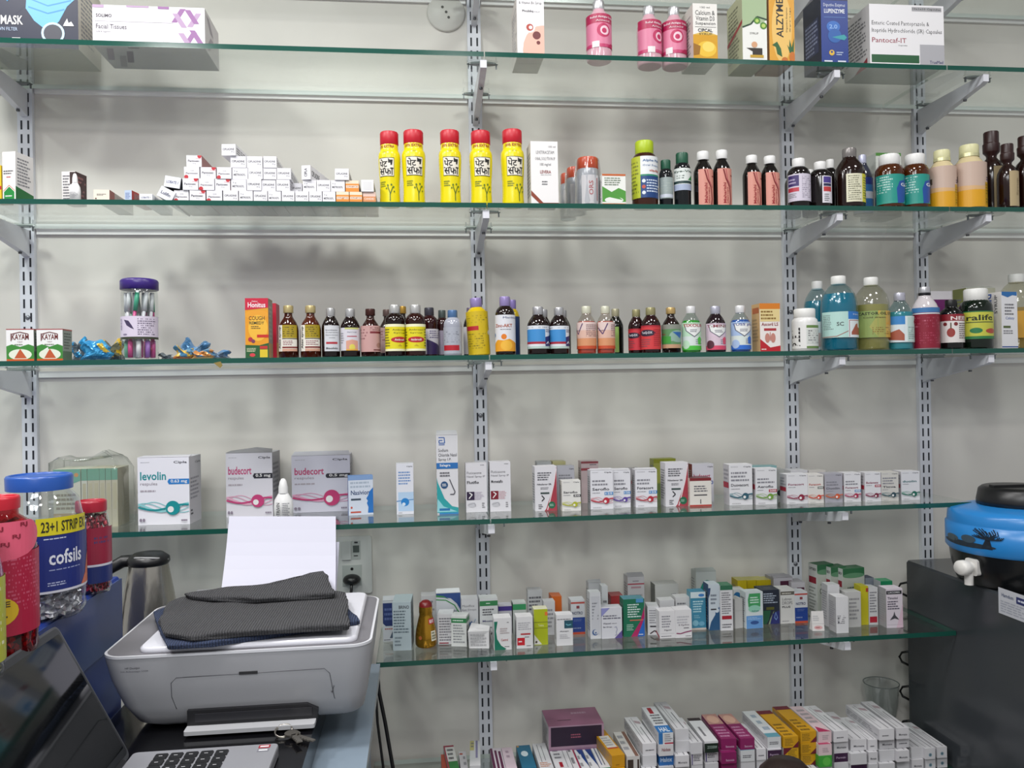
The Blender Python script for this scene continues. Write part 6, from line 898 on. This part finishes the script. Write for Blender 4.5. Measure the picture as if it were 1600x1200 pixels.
# ================================================================== socket
p0, p1 = ony(527, 838, 0), ony(582, 925, 0); sx, sz0, sz1 = (p0.x, p1.x), p1.z, p0.z; w_ = sx[1]-sx[0]; h_ = sz1-sz0
e = empty('wall_socket', ((sx[0]+sx[1])/2, -.0003, sz0)); tag(e, 'white switch and socket plate on the wall behind the printer paper', 'socket')
pm = mat('e0e1dd', .35)
b = MB(); b.loft([[Vector((p.x, -.0005 if i == 0 else -.008, p.y)) for p in rloop(-w_/2, w_/2, 0, h_, .006, 0)][::-1] for i in (0, 1)], pm); b.build('plate', e)
def sm(u0, v0, u1, v1, name, col, d=.003):
    b = MB(); b.box(-w_/2+w_*u0, -w_/2+w_*u1, -.008-d, -.0081, h_*v0, h_*v1, mat(col, .35)); return b.build(name, e)
sm(.14, .60, .40, .92, 'switch', 'd3d5d2', .005); u = sm(.42, .60, .68, .92, 'usb_port', 'c4c8c4', .001)
b = MB(); b.box(-w_/2+w_*.46, -w_/2+w_*.64, -.0098, -.0091, h_*.72, h_*.84, mat('5a625e', .4)); b.box(-w_/2+w_*.5, -w_/2+w_*.6, -.0098, -.0091, h_*.88, h_*.905, mat('3a3a3c', .4)); b.box(-w_/2+w_*.48, -w_/2+w_*.6, -.0098, -.0091, h_*.655, h_*.67, mat('3a3a3c', .4)); b.build('port_slot', u)
s_ = sm(.14, .14, .70, .5, 'socket_outlet', 'bfc4c0', .0012)
b = MB(); b.lathe([(.0035, 0), (.0035, .0006)], mat('080808', .5), 14, T=Matrix.Translation((-w_/2+w_*.42, -.0093, h_*.435))@Matrix.Rotation(PI/2, 4, 'X')); b.build('earth_hole', s_)
X0 = (sx[0]+sx[1])/2-w_/2+w_*.42; Z0 = sz0+h_*.26
b = MB(); km = mat('0e0e10', .35); Tm = Matrix.Translation((X0, -.0095, Z0))@Matrix.Rotation(PI/2, 4, 'X')
b.lathe([(.019, 0), (.021, .004), (.021, .014), (.014, .026), (.006, .03), (.0001, .031)], km, 30, T=Tm, sy=.62)
pts = [(X0, -.03, Z0-.004), (X0, -.036, Z0-.02), (X0-.003, -.04, Z0-.045), (X0-.004, -.045, Z0-.09), (X0-.002, -.06, .915), (X0-.004, -.085, .888), (X0-.012, -.12, .8815), (X0-.02, -.2, .8815)]
b.tube(pts, .0035, km); o = b.build('power_plug'); tag(o, 'black power plug with its cable in the wall socket behind the printer', 'plug')
# ================================================================== counter, printer, kettle, laptop, jars
TZ = .924
mb = MB(); mb.box(-.50, -.168, -1.32, -.44, TZ-.045, TZ, mat('0d0d10', .12)); o = mb.build('black_drawer_unit'); tag(o, 'black glossy low cash drawer unit under the printer and laptop', 'drawer unit')
wp = [(-.545, -1.5), (-.086, -1.5), (-.086, -.302), (-.125, -.302), (-.125, -.02), (-.545, -.02)]
def slab(pts, z0, z1, m, k=0): q = MB(); q.loft([[Vector((x, y, z)) for x, y in pts] for z in (z0, z1)], m); return q
o = slab(wp, TZ-.067, TZ-.047, mat('8796a4', .15)).build('worktop'); tag(o, 'grey-blue glass-topped worktop under the black drawer unit', 'worktop')
wq = [(-.543, -1.48), (-.108, -1.48), (-.108, -.31), (-.135, -.31), (-.135, -.03), (-.543, -.03)]
o = slab(wq, 0, TZ-.0675, mat('7f8c9c', .4)).build('counter_base'); tag(o, 'grey-blue counter base carrying the worktop', 'counter')
# blue ledge unit with the jars on it
LZ = 1.112; LX = -.5520; BL = mat('1d3a94', .3)
e = empty('blue_counter', (-.75, -1.0, 0)); tag(e, 'blue counter ledge carrying the big sweet jars beside the laptop', 'counter')
mb = MB(); L = [rloop(-1.1, LX, -1.75, -.445, .004, z) for z in (0, LZ-.004)]+[rloop(-1.098, LX-.002, -1.748, -.447, .004, LZ)]; mb.loft(L, BL); part(mb, 'body', e)
mb = MB(); mb.box(LX+.0004, LX+.004, -.83, -.446, LZ-.115, LZ-.004, mat('33457e', .22)); part(mb, 'side_panel', e)
# printer
PX0, PX1, PY0, PY1 = -.4890, -.080, -.722, -.415; PZ = 1.046
e = empty('printer', ((PX0+PX1)/2, (PY0+PY1)/2, TZ+.0004)); tag(e, 'light grey all-in-one inkjet printer with a white lid, folded cloth on top', 'printer')
W2, D2, HH = (PX1-PX0)/2, (PY1-PY0)/2, PZ-TZ
gm = mat('a3a4a8', .35); wm = mat('e4e4ec', .22)
b = MB(); lo = []
for z, ix, iy, r in ((.004, .060, .03, .03), (.012, .042, .016, .035), (.04, .024, .006, .035), (.08, .008, .001, .034), (HH-.008, 0, 0, .032), (HH-.002, 0, 0, .032)):
    lo.append(rloop(-W2+ix, W2-ix*.35, -D2+iy, D2, r, z, 8))
b.loft(lo, gm, True); b.build('body', e)
b = MB(); b.loft([rloop(-W2-.001, W2+.001, -D2-.001, D2+.001, .033, HH-.003, 8), rloop(-W2-.001, W2+.001, -D2-.001, D2+.001, .033, HH+.001, 8)], mat('dadbe0', .3), True); b.build('rim', e)
b = MB(); b.loft([rloop(-W2+.003, W2-.003, -D2+.003, D2-.003, .030, HH+.0012, 8), rloop(-W2+.003, W2-.003, -D2+.003, D2-.003, .03, HH+.0018, 8)], mat('77757a', .4)); b.build('top_cover', e)
b = MB(); lx0 = -W2+.054
b.loft([rloop(lx0, W2-.022, -D2+.008, D2-.006, .018, HH+.002, 6), rloop(lx0, W2-.022, -D2+.006, D2-.006, .018, HH+.008, 6), rloop(lx0+.003, W2-.025, -D2+.009, D2-.009, .016, HH+.0105, 6)], wm, True); b.build('scanner_lid', e)
def fy(z):  # front surface of the body
    pts = [(.004, .03), (.012, .016), (.04, .006), (.08, .001), (HH, 0)]
    for (a, i), (b_, j) in zip(pts, pts[1:]):
        if z <= b_: return -D2+i+(j-i)*(z-a)/(b_-a)
    return -D2
ln = mat('5d5e63', .5)
b = MB(); c0, c1, zt_, zb_ = -W2+.105, W2-.062, .086, .016; pts = []
for x, z in ((c0+.006, zb_+.02), (c0, zb_+.04), (c0, zt_-.008), (c0+.008, zt_), (c1-.01, zt_+.002), (c1-.002, zt_-.006), (c1+.004, .04), (c1+.014, .006)): pts.append((x, fy(z)-.0002, z))
b.tube(pts, .0007, ln, 5); b.build('door_groove', e)
b = MB(); xm = (c0+c1)/2-.005; b.box(xm-.014, xm+.014, -D2-.0012, -D2+.003, zt_, zt_+.004, mat('2a2a2c', .4)); b.build('door_notch', e)
b = MB(); b.loft([[Vector((x, y, z)) for x, z in ((-W2+.128, .006), (W2-.085, .006), (W2-.083, .024), (W2-.10, .034), (-W2+.128, .034))] for y in (-D2+.001, -D2+.03)], mat('16161a', .5)); b.build('paper_slot', e)
b = MB(); b.box(-W2+.140, W2-.092, -D2-.001, -D2+.0155, .016, .0285, mat('2c2c30', .3)); b.build('slot_cover', e)
b = MB(); b.loft([rloop(-W2+.128, W2-.086, -D2-.022, -D2+.012, .004, z) for z in (.0045, .0105)], mat('b6b7ba', .35)); b.build('output_tray', e)
b = MB(); b.add([(0, 0, 0)], [], ln); cv = Canvas(b, lambda u, v, l: Vector((-W2+.032+u*.04, -D2-.0005+(.0004 if u < .2 else 0)-l, HH-.024+v*.008)), .04, .008)
cv.draw([('t', .15, .55, .7, 1, '44444a', 'HP DeskJet'), ('t', 0, 0, 1, .35, '66666c', 'Ink Advantage 2338')]); b.v = b.v[1:]; b.f = [[i-1 for i in f] for f in b.f]; b.build('lettering', e)
b = MB(); b.tube([(c1-.001, fy(.06)-.001, .052), (c1+.001, fy(.06)-.0014, .049), (c1+.004, fy(.06)-.0014, .06)], .0006, ln, 5); b.build('check_mark', e)
b = MB(); b.box(-W2+.06, W2-.12, D2-.004, D2+.03, .02, HH+.02, mat('8d8e92', .4)); b.build('rear_feeder', e)
ptop = PZ+.0112
# sheets of paper standing in the rear feeder
def sheet(x0t, x1t, yt, x0b, x1b, yb, Yt, Yb, label, n=6, th=.003):
    a, b_ = ony(x0t, yt, Yt), ony(x1t, yt, Yt); c, d = ony(x0b, yb, Yb), ony(x1b, yb, Yb); mb = MB(); m = mat('cfcfde', .5); L = []
    for k in range(n+1):
        t = k/n; p = c.lerp(a, t); q = d.lerp(b_, t); bow = Vector((0, .006*math.sin(t*PI), 0)); L.append([p+bow, q+bow, q+bow+Vector((0, th, 0)), p+bow+Vector((0, th, 0))])
    mb.loft(L, m); o = mb.build('paper_sheets'); tag(o, label, 'paper')
sheet(358, 524.5, 807, 344, 524, 935, -.30, -.385, 'stack of white paper standing in the rear of the printer')
sheet(516, 530, 847, 505, 524, 945, -.315, -.355, 'second slightly lower white sheet peeping out beside the paper stack', th=.001)
# folded cloth
def cloth(pts, z0, z1, mt, name, label, seed=1, parent=None, wob=.0022, lift=None):
    """a folded slab; pts are photo columns/rows of its outline on the plane z1"""
    rr = random.Random(seed); P = [onz(x, y, z1) for x, y in pts]; n = len(P); cx = sum((p for p in P), Vector())/n
    dense = []
    for i in range(n):
        a, b_ = P[i], P[(i+1) % n]; m = max(1, int((b_-a).length/.012))
        for k in range(m): dense.append(a.lerp(b_, k/m))
    N = len(dense); mb = MB(); L = []; lz = lift or (lambda p: 0)
    levels = [(z0, .985), (z0+(z1-z0)*.25, 1.0), (z0+(z1-z0)*.45, .994), (z0+(z1-z0)*.6, 1.003), (z0+(z1-z0)*.85, 1.0), (z1, .985), (z1+.001, .93), (z1+.0018, .75), (z1+.001, .5), (z1+.0015, .25), (z1+.001, .05)]
    for li, (z, k) in enumerate(levels):
        lp = []
        for j, p in enumerate(dense):
            q = cx.lerp(p, k); w = wob*(math.sin(j*.55+li*.9+seed)+.6*math.sin(j*1.3+seed*2)) if k > .8 else wob*.7*math.sin(q.x*70+q.y*40+li)
            zz = z+(w if li > 1 else 0)*.5+lz(q)*(1 if li > 0 else (0 if z0 < ptop+.002 else 1)); d = (p-cx).normalized()*w*(1 if k > .9 else 0)*.6
            lp.append(Vector((q.x+d.x, q.y+d.y, max(zz, z0))))
        L.append(lp)
    mb.loft(L, mt, True); o = mb.build(name, parent); 
    if label: tag(o, label, 'cloth')
    return o
DG = mat('4a4a4d', .9, 0, 'cloth'); NV = mat('36425f', .9, 0, 'cloth')
nv = cloth([(250, 985), (262, 1007), (330, 1003), (420, 990), (562, 968), (558, 960), (520, 935), (300, 935), (240, 955)], ptop+.0004, ptop+.009, NV, 'navy_cloth', 'navy blue folded cloth lying under the dark grey ribbed cloth on the printer', 2, wob=.0012)
rt = cloth([(248, 965), (256, 986), (300, 992), (380, 985), (470, 978), (546, 975), (541, 925), (500, 922), (430, 917), (360, 920), (300, 929), (264, 940)], ptop+.0105, ptop+.021, DG, 'ribbed_cloth', 'dark grey ribbed cloth folded and laid on top of the printer', 1)
f = cloth([(300, 930), (400, 934), (523, 926), (512, 900), (505, 891), (470, 901), (420, 912), (340, 920), (290, 927)], ptop+.0235, ptop+.033, DG, 'folded_layer', None, 5, parent=rt, wob=.002)
# kettle
kc = ony(233, 930, -.27); KR = .052; KZ = TZ-.0468
e = empty('electric_kettle', (kc.x, -.27, KZ)); tag(e, 'brushed steel electric kettle with a black handle and lid, behind the printer', 'kettle')
kh = ony(225, 880, -.27).z-KZ
b = MB(); b.lathe([(KR*1.15, 0), (KR*1.17, .012), (KR*1.17, .016)], mat('141416', .4), 40); b.build('base', e)
b = MB(); b.lathe([(KR*1.12, .016), (KR*1.13, .03), (KR*1.1, kh*.4), (KR*.95, kh*.7), (KR*.72, kh)], mat('bab6ac', .24, .95, 'brushed'), 48); b.build('body', e)
b = MB(); b.lathe([(KR*.74, kh-.002), (KR*.8, kh+.003), (KR*.78, kh+.012), (KR*.55, kh+.021), (KR*.2, kh+.024), (.001, kh+.024)], mat('161618', .35), 40); b.tube([(-KR*.8, -.004, kh+.006), (-KR*.3, -.03, kh+.017), (KR*.4, -.034, kh+.016), (KR*.78, -.004, kh+.007)], .0022, mat('9a9a9c', .3)); b.build('lid', e)
b = MB(); hp = [(-KR*.3, 0, kh+.008), (-KR*.95, -.004, kh+.006), (-KR*1.45, -.008, kh-.008), (-KR*1.72, -.012, kh-.04), (-KR*1.7, -.012, kh*.55), (-KR*1.5, -.008, kh*.3), (-KR*1.12, -.004, kh*.2)]
b.tube(hp, .0125, mat('121214', .4), 12); b.build('handle', e)
# laptop
A0 = onz(437, 1159, TZ+.017); A1 = onz(207, 1177, TZ+.017)
bw = .345; bx0, bx1, by = -.408, A0.x, A0.y
by = (A0.y+A1.y)/2
e = empty('laptop', (bx1, by, TZ+.0003)); tag(e, 'silver laptop with a black screen, seen from its side at the bottom of the picture', 'laptop')
BW = bx1-bx0; b = MB(); b.loft([rloop(-BW, 0, -bw, 0, .008, z) for z in (.002, .014)]+[rloop(-BW+.001, -.001, -bw+.001, -.001, .007, .0165)], mat('b4b5bb', .3, .6)); bo = b.build('keyboard_deck', e)
km_ = mat('17181a', .4)
for i in range(5):
    for j in range(8):
        k = MB(); x0 = -BW+.035+i*.0205; y1 = -.014-j*.0195
        k.loft([rloop(x0, x0+.0178, y1-.0168, y1, .002, .0167, 2), rloop(x0+.0006, x0+.0172, y1-.0162, y1-.0006, .002, .0185, 2)], km_)
        k.box(x0+.006, x0+.011, y1-.009, y1-.0078, .0185, .0186, mat('c9c9cc')); k.build('key', e)
b = MB(); b.box(-.027, -.011, -.014, -.004, .0166, .0168, mat('a01c2a', .3)); b.box(-.025, -.013, -.011, -.007, .0168, .0169, mat('dfe0e2')); b.build('red_sticker', e)
b = MB(); b.box(-.027, -.011, -.026, -.016, .0166, .0168, mat('7c7c84', .3)); b.box(-.025, -.013, -.023, -.019, .0168, .0169, mat('dfe0e2')); b.build('grey_sticker', e)
b = MB(); b.loft([rloop(-.075, -.01 , -.23, -.12, .004, z) for z in (.0166, .0168)], mat('a4a5ab', .25, .5)); b.build('touchpad', e)
lean = math.radians(27); SL = .212
def sp(y, s, t): return Vector((-BW-.004-math.sin(lean)*s-math.cos(lean)*t, y, .013+math.cos(lean)*s-math.sin(lean)*t))
def srect(y0, y1, s0, s1, t, r=.01, n=4):
    return [sp(p.x, p.y, t) for p in rloop(y0, y1, s0, s1, r, 0, n)]
b = MB(); b.loft([srect(-bw, 0, 0, SL, -.000), srect(-bw, 0, 0, SL, .0055)], mat('56585c', .35, .5)); b.build('screen_lid', e)
b = MB(); b.loft([srect(-bw+.003, -.003, .006, SL-.003, -.0004, .008), srect(-bw+.003, -.003, .006, SL-.003, .0)], mat('232528', .35)); b.build('bezel', e)
b = MB(); b.loft([srect(-bw+.008, -.008, .016, SL-.012, -.0008, .003), srect(-bw+.008, -.008, .016, SL-.012, -.0004, .003)], mat('0b0d0f', .06)); b.build('screen', e)
b = MB(); b.tube([(-BW-.004, -bw+.03, .0145), (-BW-.004, -.03, .0145)], .0055, mat('2c2d30', .4), 10); b.build('hinge', e)
# keys
kp = onz(447, 1150, TZ); z = TZ+.0012
e = empty('key_ring', (kp.x, kp.y, z)); tag(e, 'bunch of two keys on a split ring lying on the black drawer unit', 'keys'); sm_ = mat('a8a39a', .28, .9)
b = MB(); ring = [(.0125*math.cos(a*PI/12)-.004, .0145*math.sin(a*PI/12)+.003, .0012+.0035*(1+math.sin(a*PI/12))) for a in range(25)]; b.tube(ring, .0011, sm_, 6); b.tube([(x*1.02, y*1.02, zz+.0016) for x, y, zz in ring], .0011, sm_, 6); b.build('ring', e)
for an_, L_, dz_ in ((-40, .052, .003), (-62, .045, .0055)):
    b = MB(); Tm = Matrix.Translation((.006, -.003, dz_))@Matrix.Rotation(math.radians(an_), 4, 'Z')
    b.lathe([(.0105, 0), (.0105, .002)], sm_, 20, T=Tm@Matrix.Translation((.008, 0, 0))); b.box(.015, L_, -.0035, .0035, 0, .002, sm_, Tm)
    for q in range(4): b.box(.024+q*.006, .0275+q*.006, -.0055, -.0035, 0, .002, sm_, Tm)
    b.build('key', e)
# hanging cables
for i, (pp, r_) in enumerate(((((589, 1042, -.281), (592, 1080, -.281), (602, 1130, -.281), (614, 1200, -.281), (624, 1260, -.281)), .004), (((586, 1045, -.2925), (587, 1080, -.2925), (590, 1130, -.2925), (599, 1200, -.2925), (604, 1260, -.2925)), .0028))):
    b = MB(); P = [ony(x, y, Y) for x, y, Y in pp]; S_ = []
    for k in range(len(P)-1):
        for t in range(5): S_.append(P[k].lerp(P[k+1], t/5))
    b.tube(S_+[P[-1]], r_, mat('0e0f12', .4)); o = b.build('cable'); tag(o, ['thick black cable hanging down beside the printer from the crowded shelf corner', 'thinner black cable hanging close beside the printer', 'thin looped cable just beside the printer flank'][i], 'cable')
# jars of sweets
def jar(cx, Y, R, zt_, label, lidc, lidR, art, lz, lid_h=.02, name='sweet_jar', body=None, half=100, turn=0, fill=None, neck=.86, bag=None, fillh=.86):
    c = ony(cx, 900, Y); h = zt_-LZ; e = empty(name, (c.x, Y, LZ+.0003)); tag(e, label, 'jar')
    b = MB(); pf = [(R*.9, 0), (R*.98, .008), (R, h*.06), (R*.97, h*.11), (R, h*.15), (R, h*.62), (R*.985, h*.68), (R*.93, h*.74), (R*neck, h*.83), (lidR*.93, h*.885), (lidR*.93, h-lid_h)]
    b.lathe(pf, body or CLR, 48, ribs=0); b.build('body', e)
    k = MB(); k.lathe([(lidR, h-lid_h), (lidR*1.01, h-.003), (lidR*.97, h), (lidR*.9, h+.0005), (lidR*.88, h-.002)], mat(lidc, .3), 64, ribs=.012); k.build('lid', e)
    rr = random.Random(int(cx)); q = MB(); n = 64
    for band in range(7):   # crumpled contents, a lumpy mass of wrapped sweets
        pass
    vs = []; fs = []; rows_ = 36
    for j in range(rows_+1):
        z = .004+(h*fillh-.004)*j/rows_
        for k2 in range(n):
            a = 2*PI*k2/n; r = min(prof_r(pf, z), R)*(.93-.16*rr.random()) if j < rows_ else 0.001; vs.append((r*math.cos(a), r*math.sin(a), z-(0 if j < rows_ else .01)+rr.uniform(-.003, .003)*(0 < j < rows_)))
    for j in range(rows_):
        for k2 in range(n): k3 = (k2+1) % n; fs.append(((j*n+k2), (j*n+k3), (j+1)*n+k3, (j+1)*n+k2))
    mats = fill
    for f in fs: q.add([vs[i] for i in f], [(0, 1, 2, 3)], mats[rr.randrange(len(mats))])
    o = q.build('sweets', e); o['kind'] = 'stuff'
    if art:
        l = MB(); cv = wrapcanvas(l, R, lz[0]*h, lz[1]*h, half, turn, .0008); cv.draw(art); l.build('label', e)
    return e
foil = [mat('b9b9c2', .2, .6), mat('8d8d98', .25, .6), mat('d9d9e2', .2, .5), mat('9a8f98', .3, .3), mat('c4c4cc', .2, .7)]
redf = [mat('7c1424', .25, .2), mat('a81c34', .25, .2), mat('3a1018', .3), mat('c05a6c', .3, .2), mat('5a0c18', .3, .2)]
cz = ony(60, 742, -.70).z
cof = [('r', 0, 0, 1, 1, '1a2a78'), ('r', 0, -.0, 1, .035, 'd9d9e4'), ('r', .0, .965, 1, 1, 'd9d9e4'), ('T', .56, .42, .80, .64, 'e4e6f0', 'cofsils'), ('m', .56, .33, .79, .36, 1, '9aa4cc'), ('m', .53, .80, .68, .83, 1, 'cfd4e8'), ('m', .55, .1, .72, .17, 2, 'b0b8dc'), ('p', [(.84, .035), (.80, .04), (.86, .2), (.9, .45), (1, .6), (1, .035)], 'd0683c')]
jar(64, -.70, .0622, cz, 'large clear lozenge jar with a blue lid, navy label and yellow offer band', '2254a8', .0460, cof, (.20, .66), .022, fill=foil, turn=21, fillh=.62)
e = [o for o in bpy.data.objects if o.get('label', '').startswith('large clear lozenge')][0]; hJ = cz-LZ
l = MB(); cv = wrapcanvas(l, .0622, .60*hJ, .72*hJ, 38, 56, .0014); cv.draw([('r', 0, 0, 1, 1, 'd6c81c'), ('T', .08, .18, .95, .8, '2c2c18', '23+1 STRIP EX')]); l.build('offer_band', e)
ra = [('r', 0, 0, 1, .72, 'b0143c'), ('e', .5, .86, .34, .2, 'e8607c'), ('m', .5, .2, .92, .68, 14, 'c8506c'), ('e', .46, .22, .16, .13, 'dfb81c'), ('T', .38, .26, .56, .31, '3a2a14', 'FREE'), ('m', .36, .16, .56, .22, 2, '3a2a14')]
ra += [('T', x, y, x+.06, y+.045, '8c1c34', 'RJ') for x, y in ((.34, .80), (.46, .92), (.58, .84), (.64, .94), (.5, .78), (.4, .88))]
rz = ony(0, 776, -.90).z
jar(-4, -.90, .0465, rz, 'big transparent red sweet jar with a red lid and crimson label', 'c01c30', .027, ra, (.16, .86), .016, fill=redf, turn=30, body=mat('e0405c', .06, 0, 'clear'))
sz_ = ony(146, 782, -.56).z
jar(144, -.56, .0305, sz_, 'small dark red sweet jar at the far end of the blue ledge', 'a81830', .0245, [('r', .5, 0, 1, .3, '1c2c6c'), ('r', .5, .3, 1, .34, 'd9d9e4'), ('r', .5, .34, 1, 1, '96203c'), ('m', .6, .7, .95, .85, 2, '4a3a6c')], (.12, .72), .018, fill=redf, half=95, turn=8)
yz = ony(-20, 815, -.98).z
jar(-52, -1.0, .038, yz, 'clear jar with a yellow-green label, only its edge showing at the picture border', 'd0d03c', .03, [('r', 0, 0, 1, 1, 'b4b83c'), ('m', .1, .1, .95, .9, 10, 'e4e4c0')], (.12, .66), .016, fill=[mat('8a8a3c', .3, .2), mat('b9b9a0', .3, .3), mat('4a4a34', .4)], turn=30)

# slim domed bin whose lid just enters the picture below
c = ony(1228, 1188, -.47); mb = MB(); zt_ = c.z
e = empty('lidded_bin', (c.x, -.47, 0)); tag(e, 'red bin with a dark brown domed lid, only its top showing at the bottom edge', 'bin')
mb.lathe([(.045, 0), (.05, .02), (.055, zt_-.055)], mat('8c2030', .35), 40); mb.build('body', e)
mb = MB(); mb.lathe([(.057, zt_-.056), (.057, zt_-.045), (.052, zt_-.022), (.034, zt_-.004), (.001, zt_)], mat('2a1c1a', .35), 40); mb.build('lid', e)
